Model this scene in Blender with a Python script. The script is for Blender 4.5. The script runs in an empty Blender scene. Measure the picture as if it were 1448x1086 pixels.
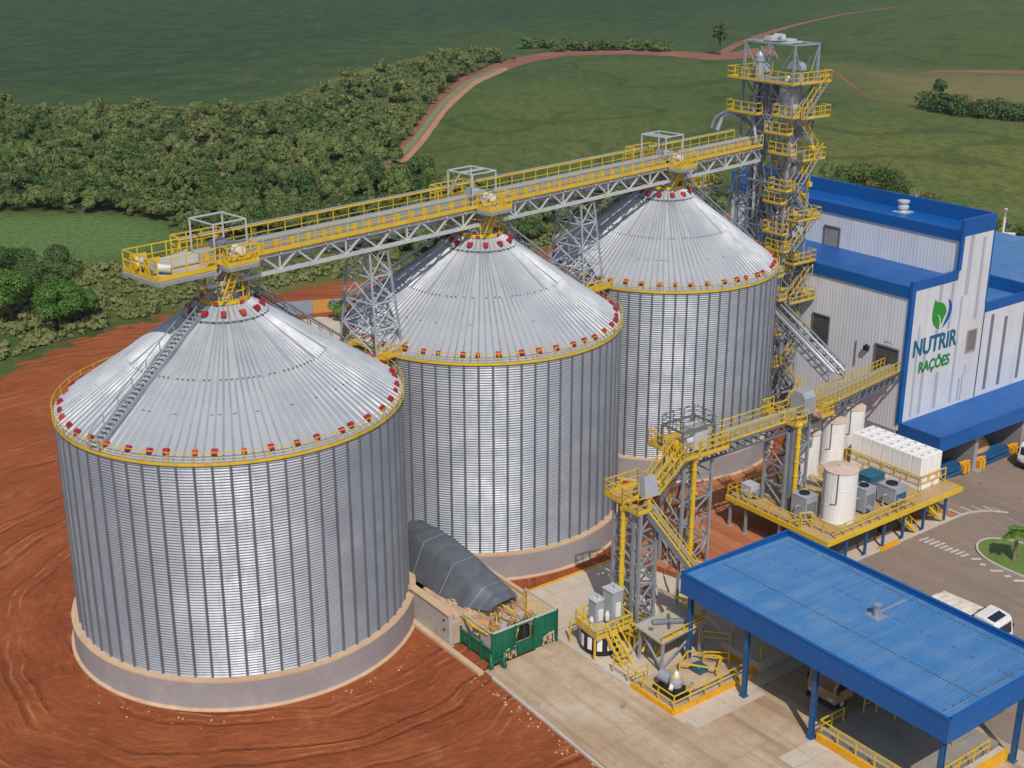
import bpy, bmesh, math, random
import numpy as np
from mathutils import Vector, Matrix

random.seed(7); RNG = np.random.default_rng(11)
scene = bpy.context.scene
COL = scene.collection
PI = math.pi

# ---------------------------------------------------------------- camera model (measured lens of the photograph)
F_PX, PITCH, CAM_Z = 1829.0, 0.351, 52.092
cP, sP = math.cos(PITCH), math.sin(PITCH)

def at(px, py, z=0.0):
    """plan position of the point at height z seen at photo pixel px,py (photo 1448 wide)"""
    u = (px - 724) / F_PX; v = -(py - 543) / F_PX
    dx, dy, dz = u, cP + v * sP, -sP + v * cP
    t = (z - CAM_Z) / dz
    return (dx * t, dy * t)

# ---------------------------------------------------------------- frames
U2 = (0.6, -0.8); V2 = (0.8, 0.6)                     # plant yard axes
def S(u, v, z): return (0.6 * u + 0.8 * v, -0.8 * u + 0.6 * v, z)
D2 = (0.6967, 0.7174); N2 = (0.7174, -0.6967); S1C = (-20.7, 89.58)
def K(t, o, z): return (S1C[0] + D2[0] * t + N2[0] * o, S1C[1] + D2[1] * t + N2[1] * o, z)
def W(x, y, z): return (x, y, z)

def ramp_z(x, y):
    v = 0.8 * x + 0.6 * y
    a = np.clip((v - 96.5) / 18.0, 0, 1); b = 1 - np.clip((v - 165) / 90.0, 0, 1)
    a = a * a * (3 - 2 * a); b = b * b * (3 - 2 * b)
    return -4.43 * a * b

# ---------------------------------------------------------------- mesh builder
class MB:
    def __init__(self, f=W): self.f = f; self.v = []; self.q = []; self.mi = []; self.cur = 0
    def mat(self, i): self.cur = i; return self
    def P(self, a, b, z): return self.f(a, b, z)
    def add(self, vs, fs):
        n = len(self.v); self.v += vs
        for f in fs: self.q.append(tuple(i + n for i in f)); self.mi.append(self.cur)
    def box(self, a0, a1, b0, b1, z0, z1):
        p = [self.f(a, b, z) for z in (z0, z1) for (a, b) in ((a0, b0), (a1, b0), (a1, b1), (a0, b1))]
        self.add(p, [(3, 2, 1, 0), (4, 5, 6, 7), (0, 1, 5, 4), (1, 2, 6, 5), (2, 3, 7, 6), (3, 0, 4, 7)]); return self
    def bar(self, p, q, w=0.12, h=None, raw=False):
        h = w if h is None else h
        if not raw: p = self.f(*p); q = self.f(*q)
        p = Vector(p); q = Vector(q); d = q - p
        if d.length < 1e-6: return self
        d.normalize()
        s = d.cross(Vector((0, 0, 1)))
        if s.length < 1e-3: s = Vector((0.6, -0.8, 0))
        s.normalize(); t = s.cross(d)
        s *= w / 2; t *= h / 2
        vs = [tuple(o + a * s + b * t) for o in (p, q) for (a, b) in ((-1, -1), (1, -1), (1, 1), (-1, 1))]
        self.add(vs, [(3, 2, 1, 0), (4, 5, 6, 7), (0, 1, 5, 4), (1, 2, 6, 5), (2, 3, 7, 6), (3, 0, 4, 7)]); return self
    def tube(self, pts, r=0.1, n=8, raw=False, cap=True):
        P = [Vector(p) if raw else Vector(self.f(*p)) for p in pts]
        rings = []
        for i, p in enumerate(P):
            d = (P[min(i + 1, len(P) - 1)] - P[max(i - 1, 0)]).normalized()
            s = d.cross(Vector((0, 0, 1)))
            if s.length < 1e-3: s = d.cross(Vector((0, 1, 0)))
            s.normalize(); t = s.cross(d)
            rr = r[i] if isinstance(r, (list, tuple)) else r
            rings.append([tuple(p + rr * (math.cos(2 * PI * k / n) * s + math.sin(2 * PI * k / n) * t)) for k in range(n)])
        vs = [v for g in rings for v in g]; fs = []
        for i in range(len(P) - 1):
            for k in range(n):
                a = i * n + k; b = i * n + (k + 1) % n
                fs.append((a, b, b + n, a + n))
        if cap: fs.append(tuple(range(n))[::-1]); fs.append(tuple(range((len(P) - 1) * n, len(P) * n)))
        self.add(vs, fs); return self
    def lathe(self, a, b, prof, n=24, cap=True):
        vs = []; fs = []
        c = self.f(a, b, 0)
        for (r, z) in prof:
            for k in range(n): vs.append((c[0] + r * math.cos(2 * PI * k / n), c[1] + r * math.sin(2 * PI * k / n), z + c[2]))
        for i in range(len(prof) - 1):
            for k in range(n):
                p = i * n + k; q = i * n + (k + 1) % n
                fs.append((p, q, q + n, p + n))
        if cap: fs.append(tuple(range(n))[::-1]); fs.append(tuple(range((len(prof) - 1) * n, len(prof) * n)))
        self.add(vs, fs); return self
    def prism(self, poly, z0, z1):
        n = len(poly)
        vs = [self.f(a, b, z0) for a, b in poly] + [self.f(a, b, z1) for a, b in poly]
        fs = [tuple(range(n))[::-1], tuple(range(n, 2 * n))] + [(i, (i + 1) % n, (i + 1) % n + n, i + n) for i in range(n)]
        self.add(vs, fs); return self
    def quad(self, *pts):
        self.add([self.f(*p) for p in pts], [tuple(range(len(pts)))]); return self
    def rail(self, pts, h=1.1, step=1.4, w=0.065, toe=0.16, closed=False, mid=True, top=True):
        P = [Vector(self.f(*p)) for p in pts]
        if closed: P.append(P[0])
        for i in range(len(P) - 1):
            a, b = P[i], P[i + 1]; L = (b - a).length
            n = max(1, round(L / step)); up = Vector((0, 0, h))
            for k in range(n + (1 if (i == len(P) - 2 and not closed) else 0)):
                p = a.lerp(b, k / n); self.bar(p, p + up, w, raw=True)
            if top: self.bar(a + up, b + up, w, raw=True)
            if mid: self.bar(a + up * 0.55, b + up * 0.55, w * 0.8, raw=True)
            if toe: self.bar(a + Vector((0, 0, toe / 2 + 0.01)), b + Vector((0, 0, toe / 2 + 0.01)), 0.03, toe, raw=True)
        return self
    def build(self, name, mats, parent=None, smooth=False, label=None):
        me = bpy.data.meshes.new(name)
        off = Vector((0, 0, 0)); r = parent
        while r is not None:
            off += r.location; r = r.parent
        vs = [(v[0] - off.x, v[1] - off.y, v[2] - off.z) for v in self.v]
        me.from_pydata(vs, [], self.q)
        for m in (mats if isinstance(mats, (list, tuple)) else [mats]): me.materials.append(m)
        if any(self.mi): me.polygons.foreach_set('material_index', self.mi)
        if smooth: me.polygons.foreach_set('use_smooth', [True] * len(me.polygons))
        me.update()
        o = bpy.data.objects.new(name, me); COL.objects.link(o)
        if parent is not None: o.parent = parent
        if label: o['label'] = label
        return o

def thing(name, label, cat, loc=(0, 0, 0), group=None, rz=0):
    o = bpy.data.objects.new(name, None); COL.objects.link(o)
    o.empty_display_size = 0.5
    o.location = loc; o.rotation_euler = (0, 0, rz); o['label'] = label; o['category'] = cat
    if group: o['group'] = group
    return o
def tag(o, label, cat, group=None):
    o['label'] = label; o['category'] = cat
    if group: o['group'] = group
    return o
def structure(o): o['kind'] = 'structure'; return o

# ---------------------------------------------------------------- materials
def srgb(r, g, b):
    return tuple(((c / 255) / 12.92 if c / 255 <= 0.04045 else ((c / 255 + 0.055) / 1.055) ** 2.4) for c in (r, g, b)) + (1,)
class NT:
    def __init__(s, name):
        s.m = bpy.data.materials.new(name); s.m.use_nodes = True
        s.t = s.m.node_tree; s.t.nodes.clear()
        s.out = s.n('ShaderNodeOutputMaterial'); s.b = s.n('ShaderNodeBsdfPrincipled')
        s.t.links.new(s.b.outputs[0], s.out.inputs[0])
    def n(s, k, **kw):
        x = s.t.nodes.new(k)
        for a, v in kw.items(): setattr(x, a, v)
        return x
    def l(s, a, b): s.t.links.new(a, b)
    def set(s, x, i, v):
        if hasattr(v, 'is_linked') or isinstance(v, bpy.types.NodeSocket): s.l(v, x.inputs[i])
        else: x.inputs[i].default_value = v
    def coord(s, which='Object', scale=(1, 1, 1)):
        c = s.n('ShaderNodeTexCoord'); m = s.n('ShaderNodeMapping'); s.l(c.outputs[which], m.inputs[0])
        m.inputs['Scale'].default_value = scale; return m.outputs[0]
    def pos(s, scale=(1, 1, 1), rot=0):
        g = s.n('ShaderNodeNewGeometry'); m = s.n('ShaderNodeMapping'); s.l(g.outputs['Position'], m.inputs[0])
        m.inputs['Scale'].default_value = scale; m.inputs['Rotation'].default_value = (0, 0, rot); return m.outputs[0]
    def noise(s, vec, scale=1.0, detail=4, rough=0.55, dist=0.0):
        x = s.n('ShaderNodeTexNoise'); s.l(vec, x.inputs['Vector'])
        x.inputs['Scale'].default_value = scale; x.inputs['Detail'].default_value = detail
        x.inputs['Roughness'].default_value = rough; x.inputs['Distortion'].default_value = dist
        return x.outputs['Fac']
    def ramp(s, fac, a, b, lo=0.0, hi=1.0):
        x = s.n('ShaderNodeMapRange'); s.l(fac, x.inputs[0])
        x.inputs[1].default_value = a; x.inputs[2].default_value = b; x.inputs[3].default_value = lo; x.inputs[4].default_value = hi
        return x.outputs[0]
    def mix(s, f, a, b):
        x = s.n('ShaderNodeMix', data_type='RGBA'); s.set(x, 0, f); s.set(x, 6, a); s.set(x, 7, b); return x.outputs[2]
    def math(s, op, a, b=0.0, clamp=False):
        x = s.n('ShaderNodeMath', operation=op); x.use_clamp = clamp; s.set(x, 0, a); s.set(x, 1, b); return x.outputs[0]
    def bump(s, h, strength=0.3, dist=0.05):
        x = s.n('ShaderNodeBump'); s.l(h, x.inputs['Height']); x.inputs['Strength'].default_value = strength
        x.inputs['Distance'].default_value = dist; s.l(x.outputs[0], s.b.inputs['Normal']); return x.outputs[0]
    def attr(s, name):
        x = s.n('ShaderNodeAttribute', attribute_name=name); return x.outputs['Fac']

def paint(name, c, c2=None, rough=0.5, metal=0.0, scale=0.6, dirt=None, dirt_amt=0.25, spec=0.5, bump=0.0, streak=False):
    """painted or plain surface with uneven tone, grime patches and slight bump"""
    s = NT(name); v = s.coord('Object', (1, 1, 0.18) if streak else (1, 1, 1))
    n1 = s.noise(v, scale, 5, 0.6); c2 = c2 or tuple(x * 0.78 for x in c[:3]) + (1,)
    col = s.mix(s.ramp(n1, 0.3, 0.7), c, c2)
    if dirt:
        n2 = s.noise(v, scale * 3.1, 6, 0.7)
        col = s.mix(s.ramp(n2, 0.52, 0.74, 0, dirt_amt), col, dirt)
    s.l(col, s.b.inputs['Base Color'])
    s.b.inputs['Metallic'].default_value = metal
    s.l(s.ramp(n1, 0.3, 0.7, rough * 0.85, min(1, rough * 1.15)), s.b.inputs['Roughness'])
    s.b.inputs['Specular IOR Level'].default_value = spec
    if bump: s.bump(s.noise(s.coord('Object'), 14, 3), bump, 0.03)
    return s.m

DUST = srgb(150, 95, 62)
M = {}
M['yellow'] = paint('yellow_paint', srgb(218, 184, 44), srgb(200, 162, 36), 0.55, dirt=srgb(150, 112, 50), dirt_amt=0.4, scale=0.8)
M['yellow_deck'] = paint('dusty_deck_plate', srgb(182, 154, 112), srgb(164, 134, 94), 0.85, dirt=srgb(150, 110, 76), scale=0.8)
M['deck'] = paint('grey_deck_grating', srgb(182, 172, 156), srgb(164, 152, 136), 0.8, dirt=srgb(150, 115, 85), dirt_amt=0.4)
M['steel'] = paint('galvanised_steel', srgb(172, 177, 183), srgb(146, 152, 160), 0.5, 0.4, scale=0.7)
M['steel_dark'] = paint('weathered_steel', srgb(128, 134, 142), srgb(106, 112, 120), 0.55, 0.4, scale=0.7)
M['steel_light'] = paint('bright_steel', srgb(206, 208, 210), srgb(184, 187, 191), 0.5, 0.25, scale=0.7)
M['belt'] = paint('conveyor_cover', srgb(142, 152, 150), srgb(160, 154, 134), 0.65, 0.1, dirt=srgb(160, 140, 100), dirt_amt=0.5)
M['teal'] = paint('teal_paint', srgb(28, 102, 124), srgb(20, 78, 100), 0.5, dirt=srgb(90, 90, 80))
M['green'] = paint('green_paint', srgb(12, 104, 76), srgb(8, 82, 60), 0.5, dirt=srgb(70, 90, 70), dirt_amt=0.3, scale=1.0)
M['black'] = paint('black_rubber', srgb(34, 34, 36), srgb(24, 24, 26), 0.7)
M['grey_cab'] = paint('grey_cabinet_paint', srgb(158, 162, 168), srgb(140, 144, 150), 0.5, dirt=srgb(150, 120, 95))
M['white'] = paint('white_paint', srgb(226, 224, 220), srgb(206, 203, 198), 0.5, dirt=srgb(160, 130, 105), dirt_amt=0.35, scale=0.9)
M['tote'] = paint('white_plastic', srgb(236, 234, 230), srgb(222, 219, 214), 0.45, dirt=srgb(180, 160, 140), dirt_amt=0.25)
M['tank'] = paint('dusty_white_tank', srgb(234, 232, 230), srgb(216, 212, 208), 0.5, dirt=srgb(182, 158, 138), dirt_amt=0.4, scale=0.9, streak=True)
M['tanktop'] = paint('dust_covered_tank_top', srgb(190, 164, 144), srgb(204, 186, 170), 0.85)
M['red'] = paint('red_paint', srgb(164, 30, 38), srgb(138, 26, 34), 0.6, dirt=srgb(120, 66, 48), dirt_amt=0.45, scale=1.6)
M['redworn'] = paint('faded_orange_red_paint', srgb(184, 72, 36), srgb(160, 50, 30), 0.6, dirt=srgb(120, 90, 40), dirt_amt=0.5)
M['glass'] = paint('dark_glass', srgb(36, 42, 48), srgb(28, 34, 40), 0.12, spec=0.7)
M['door'] = paint('grey_door', srgb(158, 150, 142), srgb(142, 136, 128), 0.6)
M['opening'] = paint('painted_dim_opening', srgb(84, 80, 76), srgb(64, 62, 60), 0.8)  # dark tone paints the dimness inside doorways, bays and vent mouths
M['bark'] = paint('bark', srgb(104, 86, 68), srgb(76, 62, 50), 0.9, scale=3, bump=0.4)
M['bark_pale'] = paint('pale_bark', srgb(150, 138, 122), srgb(120, 108, 94), 0.9, scale=3, bump=0.4)
M['grain'] = paint('grain_heap', srgb(190, 148, 100), srgb(166, 124, 80), 0.9, scale=2, bump=0.5)
M['letters_teal'] = paint('sign_teal_paint', srgb(12, 98, 128), srgb(10, 90, 118), 0.6)
M['letters_green'] = paint('sign_green_paint', srgb(32, 128, 62), srgb(28, 118, 56), 0.6)
M['leaf_sign'] = paint('sign_leaf_green', srgb(40, 140, 44), srgb(34, 128, 40), 0.6)
M['blue_sign'] = paint('sign_leaf_blue', srgb(16, 84, 158), srgb(14, 76, 146), 0.6)
M['rust'] = paint('rusty_pipe', srgb(140, 88, 62), srgb(116, 70, 50), 0.8, dirt=srgb(90, 70, 60), scale=2)
M['orange'] = paint('orange_wall_paint', srgb(196, 144, 70), srgb(176, 124, 60), 0.7)
M['bluegrey'] = paint('blue_grey_wall_paint', srgb(122, 140, 158), srgb(136, 144, 150), 0.8, dirt=DUST, dirt_amt=0.4)
M['tan_block'] = paint('tan_rubble', srgb(196, 170, 142), srgb(170, 140, 112), 0.95, scale=1.5, bump=0.4)
M['trunkpalm'] = paint('palm_trunk', srgb(140, 122, 98), srgb(112, 96, 76), 0.9, scale=4)

def mat_blue(name, ribs=None, faded=False):
    s = NT(name); v = s.coord('Object')
    n = s.noise(v, 0.28, 6, 0.6); n2 = s.noise(s.coord('Object', (0.5, 0.5, 0.5)), 1.3, 6, 0.7)
    a, b = (srgb(62, 116, 166), srgb(92, 128, 166)) if faded else (srgb(4, 88, 158), srgb(4, 78, 146))
    col = s.mix(s.ramp(n, 0.35, 0.68), a, b)
    col = s.mix(s.ramp(n2, 0.5, 0.75, 0, 0.5 if faded else 0.22), col, srgb(112, 136, 164) if faded else srgb(30, 90, 144))
    if faded:   # every sheet has aged differently
        g = s.n('ShaderNodeMapping'); s.l(s.pos((1, 1, 1), math.atan2(0.8, 0.6)), g.inputs[0]); g.inputs['Scale'].default_value = (1.05, 0.03, 1)
        sh = s.noise(g.outputs[0], 1.0, 2, 0.5); col = s.mix(s.ramp(sh, 0.42, 0.62, 0, 0.5), col, srgb(44, 106, 160)); col = s.mix(s.ramp(sh, 0.6, 0.72, 0, 0.4), col, srgb(120, 148, 172))
        g2 = s.n('ShaderNodeMapping'); s.l(s.pos((1, 1, 1), math.atan2(0.8, 0.6)), g2.inputs[0]); g2.inputs['Scale'].default_value = (1.6, 0.35, 1)
        col = s.mix(s.ramp(s.noise(g2.outputs[0], 1.0, 6, 0.75), 0.58, 0.78, 0, 0.45), col, srgb(134, 132, 132))
    n3 = s.noise(v, 2.6, 5, 0.75)
    col = s.mix(s.ramp(n3, 0.68, 0.8, 0, 0.4 if faded else 0.2), col, srgb(150, 130, 110))
    s.l(col, s.b.inputs['Base Color']); s.l(s.ramp(n2, 0.3, 0.7, 0.36, 0.55), s.b.inputs['Roughness'])
    s.bump(s.noise(v, 3.0, 3), 0.1, 0.03)
    return s.m
M['blue'] = mat_blue('blue_cladding'); M['blue_roof'] = mat_blue('sun_faded_blue_roofing', faded=True)
M['blue_post'] = paint('blue_post_paint', srgb(22, 74, 132), srgb(30, 92, 128), 0.5, dirt=DUST, dirt_amt=0.35)

def mat_clad(name, base, base2, stain, streakscale=1.0):
    s = NT(name); v = s.coord('Object')
    n = s.noise(s.coord('Object', (1, 1, 0.06)), 0.9 * streakscale, 5, 0.65); n2 = s.noise(v, 0.25, 5)
    col = s.mix(s.ramp(n2, 0.3, 0.7), base, base2)
    col = s.mix(s.ramp(n, 0.5, 0.78, 0, 0.45), col, stain)
    s.l(col, s.b.inputs['Base Color']); s.b.inputs['Roughness'].default_value = 0.5
    return s.m
M['clad'] = mat_clad('grey_white_cladding', srgb(218, 220, 224), srgb(208, 210, 216), srgb(172, 172, 176))
M['facade'] = mat_clad('pale_facade_cladding', srgb(206, 207, 210), srgb(192, 195, 202), srgb(160, 156, 158), 0.5)
M['facade_band'] = mat_clad('weathered_facade_band', srgb(170, 174, 186), srgb(160, 162, 172), srgb(146, 142, 148), 0.5)
M['slot'] = mat_clad('grey_translucent_sheet', srgb(116, 122, 132), srgb(104, 110, 120), srgb(90, 92, 98), 0.5)

def mat_zinc(name, roof=False):
    s = NT(name); v = s.coord('Object')
    n = s.noise(v, 0.35, 5, 0.6); fine = s.noise(s.coord('Object', (1, 1, 0.25)), 3.0, 5, 0.7)
    br = s.n('ShaderNodeTexBrick'); uv = s.n('ShaderNodeUVMap', uv_map='uv'); s.l(uv.outputs[0], br.inputs['Vector'])
    br.inputs['Scale'].default_value = 1.0; br.inputs['Brick Width'].default_value = 2.45; br.inputs['Row Height'].default_value = 0.83
    br.inputs['Mortar Size'].default_value = 0.012; br.inputs['Color1'].default_value = (0, 0, 0, 1); br.inputs['Color2'].default_value = (1, 1, 1, 1)
    br.inputs['Mortar'].default_value = (0.35, 0.35, 0.35, 1)
    panel = br.outputs['Color']
    a, b = (srgb(168, 170, 173), srgb(154, 157, 162)) if roof else (srgb(182, 185, 191), srgb(158, 163, 171))
    col = s.mix(s.ramp(n, 0.3, 0.7), a, b)
    if not roof: col = s.mix(s.math('MULTIPLY', panel, 0.34), col, srgb(148, 154, 164))
    col = s.mix(s.ramp(fine, 0.52, 0.8, 0, 0.2 if roof else 0.35), col, srgb(150, 142, 132) if roof else srgb(134, 136, 140))
    s.l(col, s.b.inputs['Base Color'])
    s.b.inputs['Metallic'].default_value = 0.25 if roof else 0.56
    rg = s.ramp(fine, 0.3, 0.7, 0.6, 0.68) if roof else s.ramp(fine, 0.3, 0.7, 0.5, 0.64)
    if not roof: rg = s.math('ADD', rg, s.math('MULTIPLY', panel, 0.06))
    s.l(rg, s.b.inputs['Roughness'])
    if not roof: s.bump(s.noise(v, 2.4, 3), 0.05, 0.02)
    return s.m
M['zinc'] = mat_zinc('corrugated_zinc'); M['zinc_roof'] = mat_zinc('ribbed_zinc_roof', True)
M['rib_dark'] = paint('dull_zinc_stiffener', srgb(118, 118, 123), srgb(97, 97, 103), 0.6, 0.3, scale=0.5, streak=True)
M['rib_roof'] = paint('roof_seam_zinc', srgb(182, 184, 187), srgb(152, 156, 162), 0.6, 0.2, scale=0.5)
M['ring_dark'] = paint('dark_roof_ring', srgb(76, 82, 92), srgb(60, 66, 76), 0.6, 0.3)
M['tarp'] = paint('dark_grey_tarpaulin', srgb(116, 120, 127), srgb(98, 103, 110), 0.32, 0.35, scale=0.9, dirt=srgb(120, 116, 112), dirt_amt=0.2)

def mat_concrete(name, a, b, dust, amt=0.5, lip=None):
    s = NT(name); v = s.coord('Object')
    n = s.noise(v, 0.22, 6, 0.6); f = s.noise(v, 1.6, 7, 0.7); st = s.noise(s.coord('Object', (1, 1, 0.2)), 0.8, 5, 0.65)
    col = s.mix(s.ramp(n, 0.3, 0.7), a, b)
    col = s.mix(s.ramp(f, 0.45, 0.75, 0, amt), col, dust)
    col = s.mix(s.ramp(st, 0.5, 0.8, 0, 0.35), col, tuple(x * 0.6 for x in a[:3]) + (1,))
    s.l(col, s.b.inputs['Base Color']); s.b.inputs['Roughness'].default_value = 0.9
    s.bump(s.noise(v, 6, 5), 0.25, 0.03)
    return s.m
M['conc_base'] = mat_concrete('grey_foundation_concrete', srgb(160, 155, 156), srgb(140, 134, 136), srgb(150, 124, 110), 0.5)
M['conc_lip'] = mat_concrete('dusty_concrete_ledge', srgb(206, 180, 150), srgb(190, 158, 126), srgb(178, 132, 98), 0.5)
M['conc_wall'] = mat_concrete('pale_pit_concrete', srgb(182, 176, 170), srgb(168, 160, 152), srgb(120, 112, 106), 0.5)
M['kerb_y'] = paint('yellow_kerb_paint', srgb(232, 170, 12), srgb(206, 146, 16), 0.7, dirt=srgb(150, 120, 80), dirt_amt=0.5, scale=1.2)

def mat_pavement(name, a, b, c, joint=0.0, tracks=True):
    """yard paving: large pale and dusty patches, fine grain, tyre-worn streaks along the lanes"""
    s = NT(name); p = s.pos((1, 1, 1)); rot = s.pos((1, 1, 1), rot=math.atan2(0.8, 0.6))   # x along U
    n = s.noise(p, 0.16, 6, 0.6, 0.4); f = s.noise(p, 1.1, 8, 0.72)
    col = s.mix(s.ramp(n, 0.35, 0.66), a, b)
    col = s.mix(s.ramp(f, 0.42, 0.72, 0, 0.55), col, c)
    if tracks:
        g = s.n('ShaderNodeMapping'); s.l(rot, g.inputs[0]); g.inputs['Scale'].default_value = (0.05, 0.9, 1)
        t = s.noise(g.outputs[0], 1.0, 5, 0.6, 0.5)
        col = s.mix(s.ramp(t, 0.48, 0.7, 0, 0.6), col, tuple(x * 0.62 for x in c[:3]) + (1,))
    sp2 = s.noise(p, 0.5, 6, 0.7); col = s.mix(s.ramp(sp2, 0.6, 0.72, 0, 0.45), col, tuple(x * 0.5 for x in c[:3]) + (1,))
    oil = s.noise(p, 0.85, 2, 0.4); col = s.mix(s.ramp(oil, 0.72, 0.78, 0, 0.5), col, srgb(70, 60, 54))
    if joint:
        br = s.n('ShaderNodeTexBrick'); s.l(rot, br.inputs['Vector']); br.offset = 0.0
        br.inputs['Scale'].default_value = 1; br.inputs['Brick Width'].default_value = joint; br.inputs['Row Height'].default_value = joint * 0.72
        br.inputs['Mortar Size'].default_value = 0.022; br.inputs['Mortar Smooth'].default_value = 0.3
        col = s.mix(s.math('MULTIPLY', br.outputs['Fac'], 0.5), col, srgb(96, 78, 64))
    s.l(col, s.b.inputs['Base Color']); s.b.inputs['Roughness'].default_value = 0.9
    s.bump(s.noise(p, 3.2, 6), 0.3, 0.03)
    return s.m
M['apron'] = mat_pavement('dusty_concrete_apron', srgb(192, 174, 150), srgb(174, 148, 118), srgb(158, 124, 92), 6.0)
M['slab_pale'] = mat_pavement('pale_concrete_slab', srgb(200, 188, 172), srgb(186, 170, 150), srgb(178, 152, 126), 4.5, False)
M['slab_red'] = mat_pavement('red_dusted_slab', srgb(186, 120, 80), srgb(172, 104, 66), srgb(150, 84, 50), 5.0)
M['asphalt'] = mat_pavement('dusty_asphalt', srgb(140, 121, 106), srgb(126, 110, 98), srgb(152, 130, 110), 0.0)
M['slab_grey'] = mat_pavement('grey_concrete_floor', srgb(150, 146, 138), srgb(136, 130, 122), srgb(150, 126, 102), 5.0)
M['mark_white'] = paint('worn_white_road_paint', srgb(206, 200, 190), srgb(170, 160, 146), 0.8, scale=2.5)
M['mark_yellow'] = paint('worn_yellow_road_paint', srgb(214, 160, 40), srgb(190, 140, 50), 0.8, scale=2.5)
M['kerb'] = mat_concrete('kerb_concrete', srgb(196, 190, 180), srgb(176, 168, 156), srgb(170, 140, 112), 0.5)

def mat_leaf(name, a, b, c, vary=0.35):
    s = NT(name)
    g = s.n('ShaderNodeNewGeometry'); oi = s.n('ShaderNodeObjectInfo')
    n = s.noise(s.coord('Object'), 0.55, 3)
    col = s.mix(g.outputs['Random Per Island'], a, b)
    tint = s.math('ADD', s.attr('tint'), s.math('MULTIPLY', oi.outputs['Random'], vary), True)
    col = s.mix(s.math('MULTIPLY', s.ramp(n, 0.3, 0.6, 0.35, 1.0), tint, True), col, c)
    s.l(col, s.b.inputs['Base Color']); s.b.inputs['Roughness'].default_value = 0.6; s.b.inputs['Specular IOR Level'].default_value = 0.25
    tr = s.n('ShaderNodeBsdfTranslucent'); s.l(col, tr.inputs[0]); ms = s.n('ShaderNodeMixShader'); ms.inputs[0].default_value = 0.14
    s.l(s.b.outputs[0], ms.inputs[1]); s.l(tr.outputs[0], ms.inputs[2]); s.l(ms.outputs[0], s.out.inputs[0])
    return s.m
M['leaf'] = mat_leaf('forest_foliage', srgb(60, 82, 32), srgb(78, 98, 42), srgb(118, 124, 72), 0.7)
M['leaf_bright'] = mat_leaf('bright_green_foliage', srgb(60, 94, 34), srgb(84, 118, 44), srgb(104, 128, 60), 0.4)
M['leaf_dark'] = mat_leaf('dark_green_foliage', srgb(54, 78, 34), srgb(70, 94, 42), srgb(98, 112, 60), 0.5)
M['leaf_dry'] = mat_leaf('olive_scrub_foliage', srgb(78, 102, 44), srgb(98, 116, 56), srgb(132, 130, 82), 0.6)
M['palm_leaf'] = mat_leaf('palm_frond', srgb(70, 112, 34), srgb(100, 138, 50), srgb(128, 146, 66), 0.2)

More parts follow.
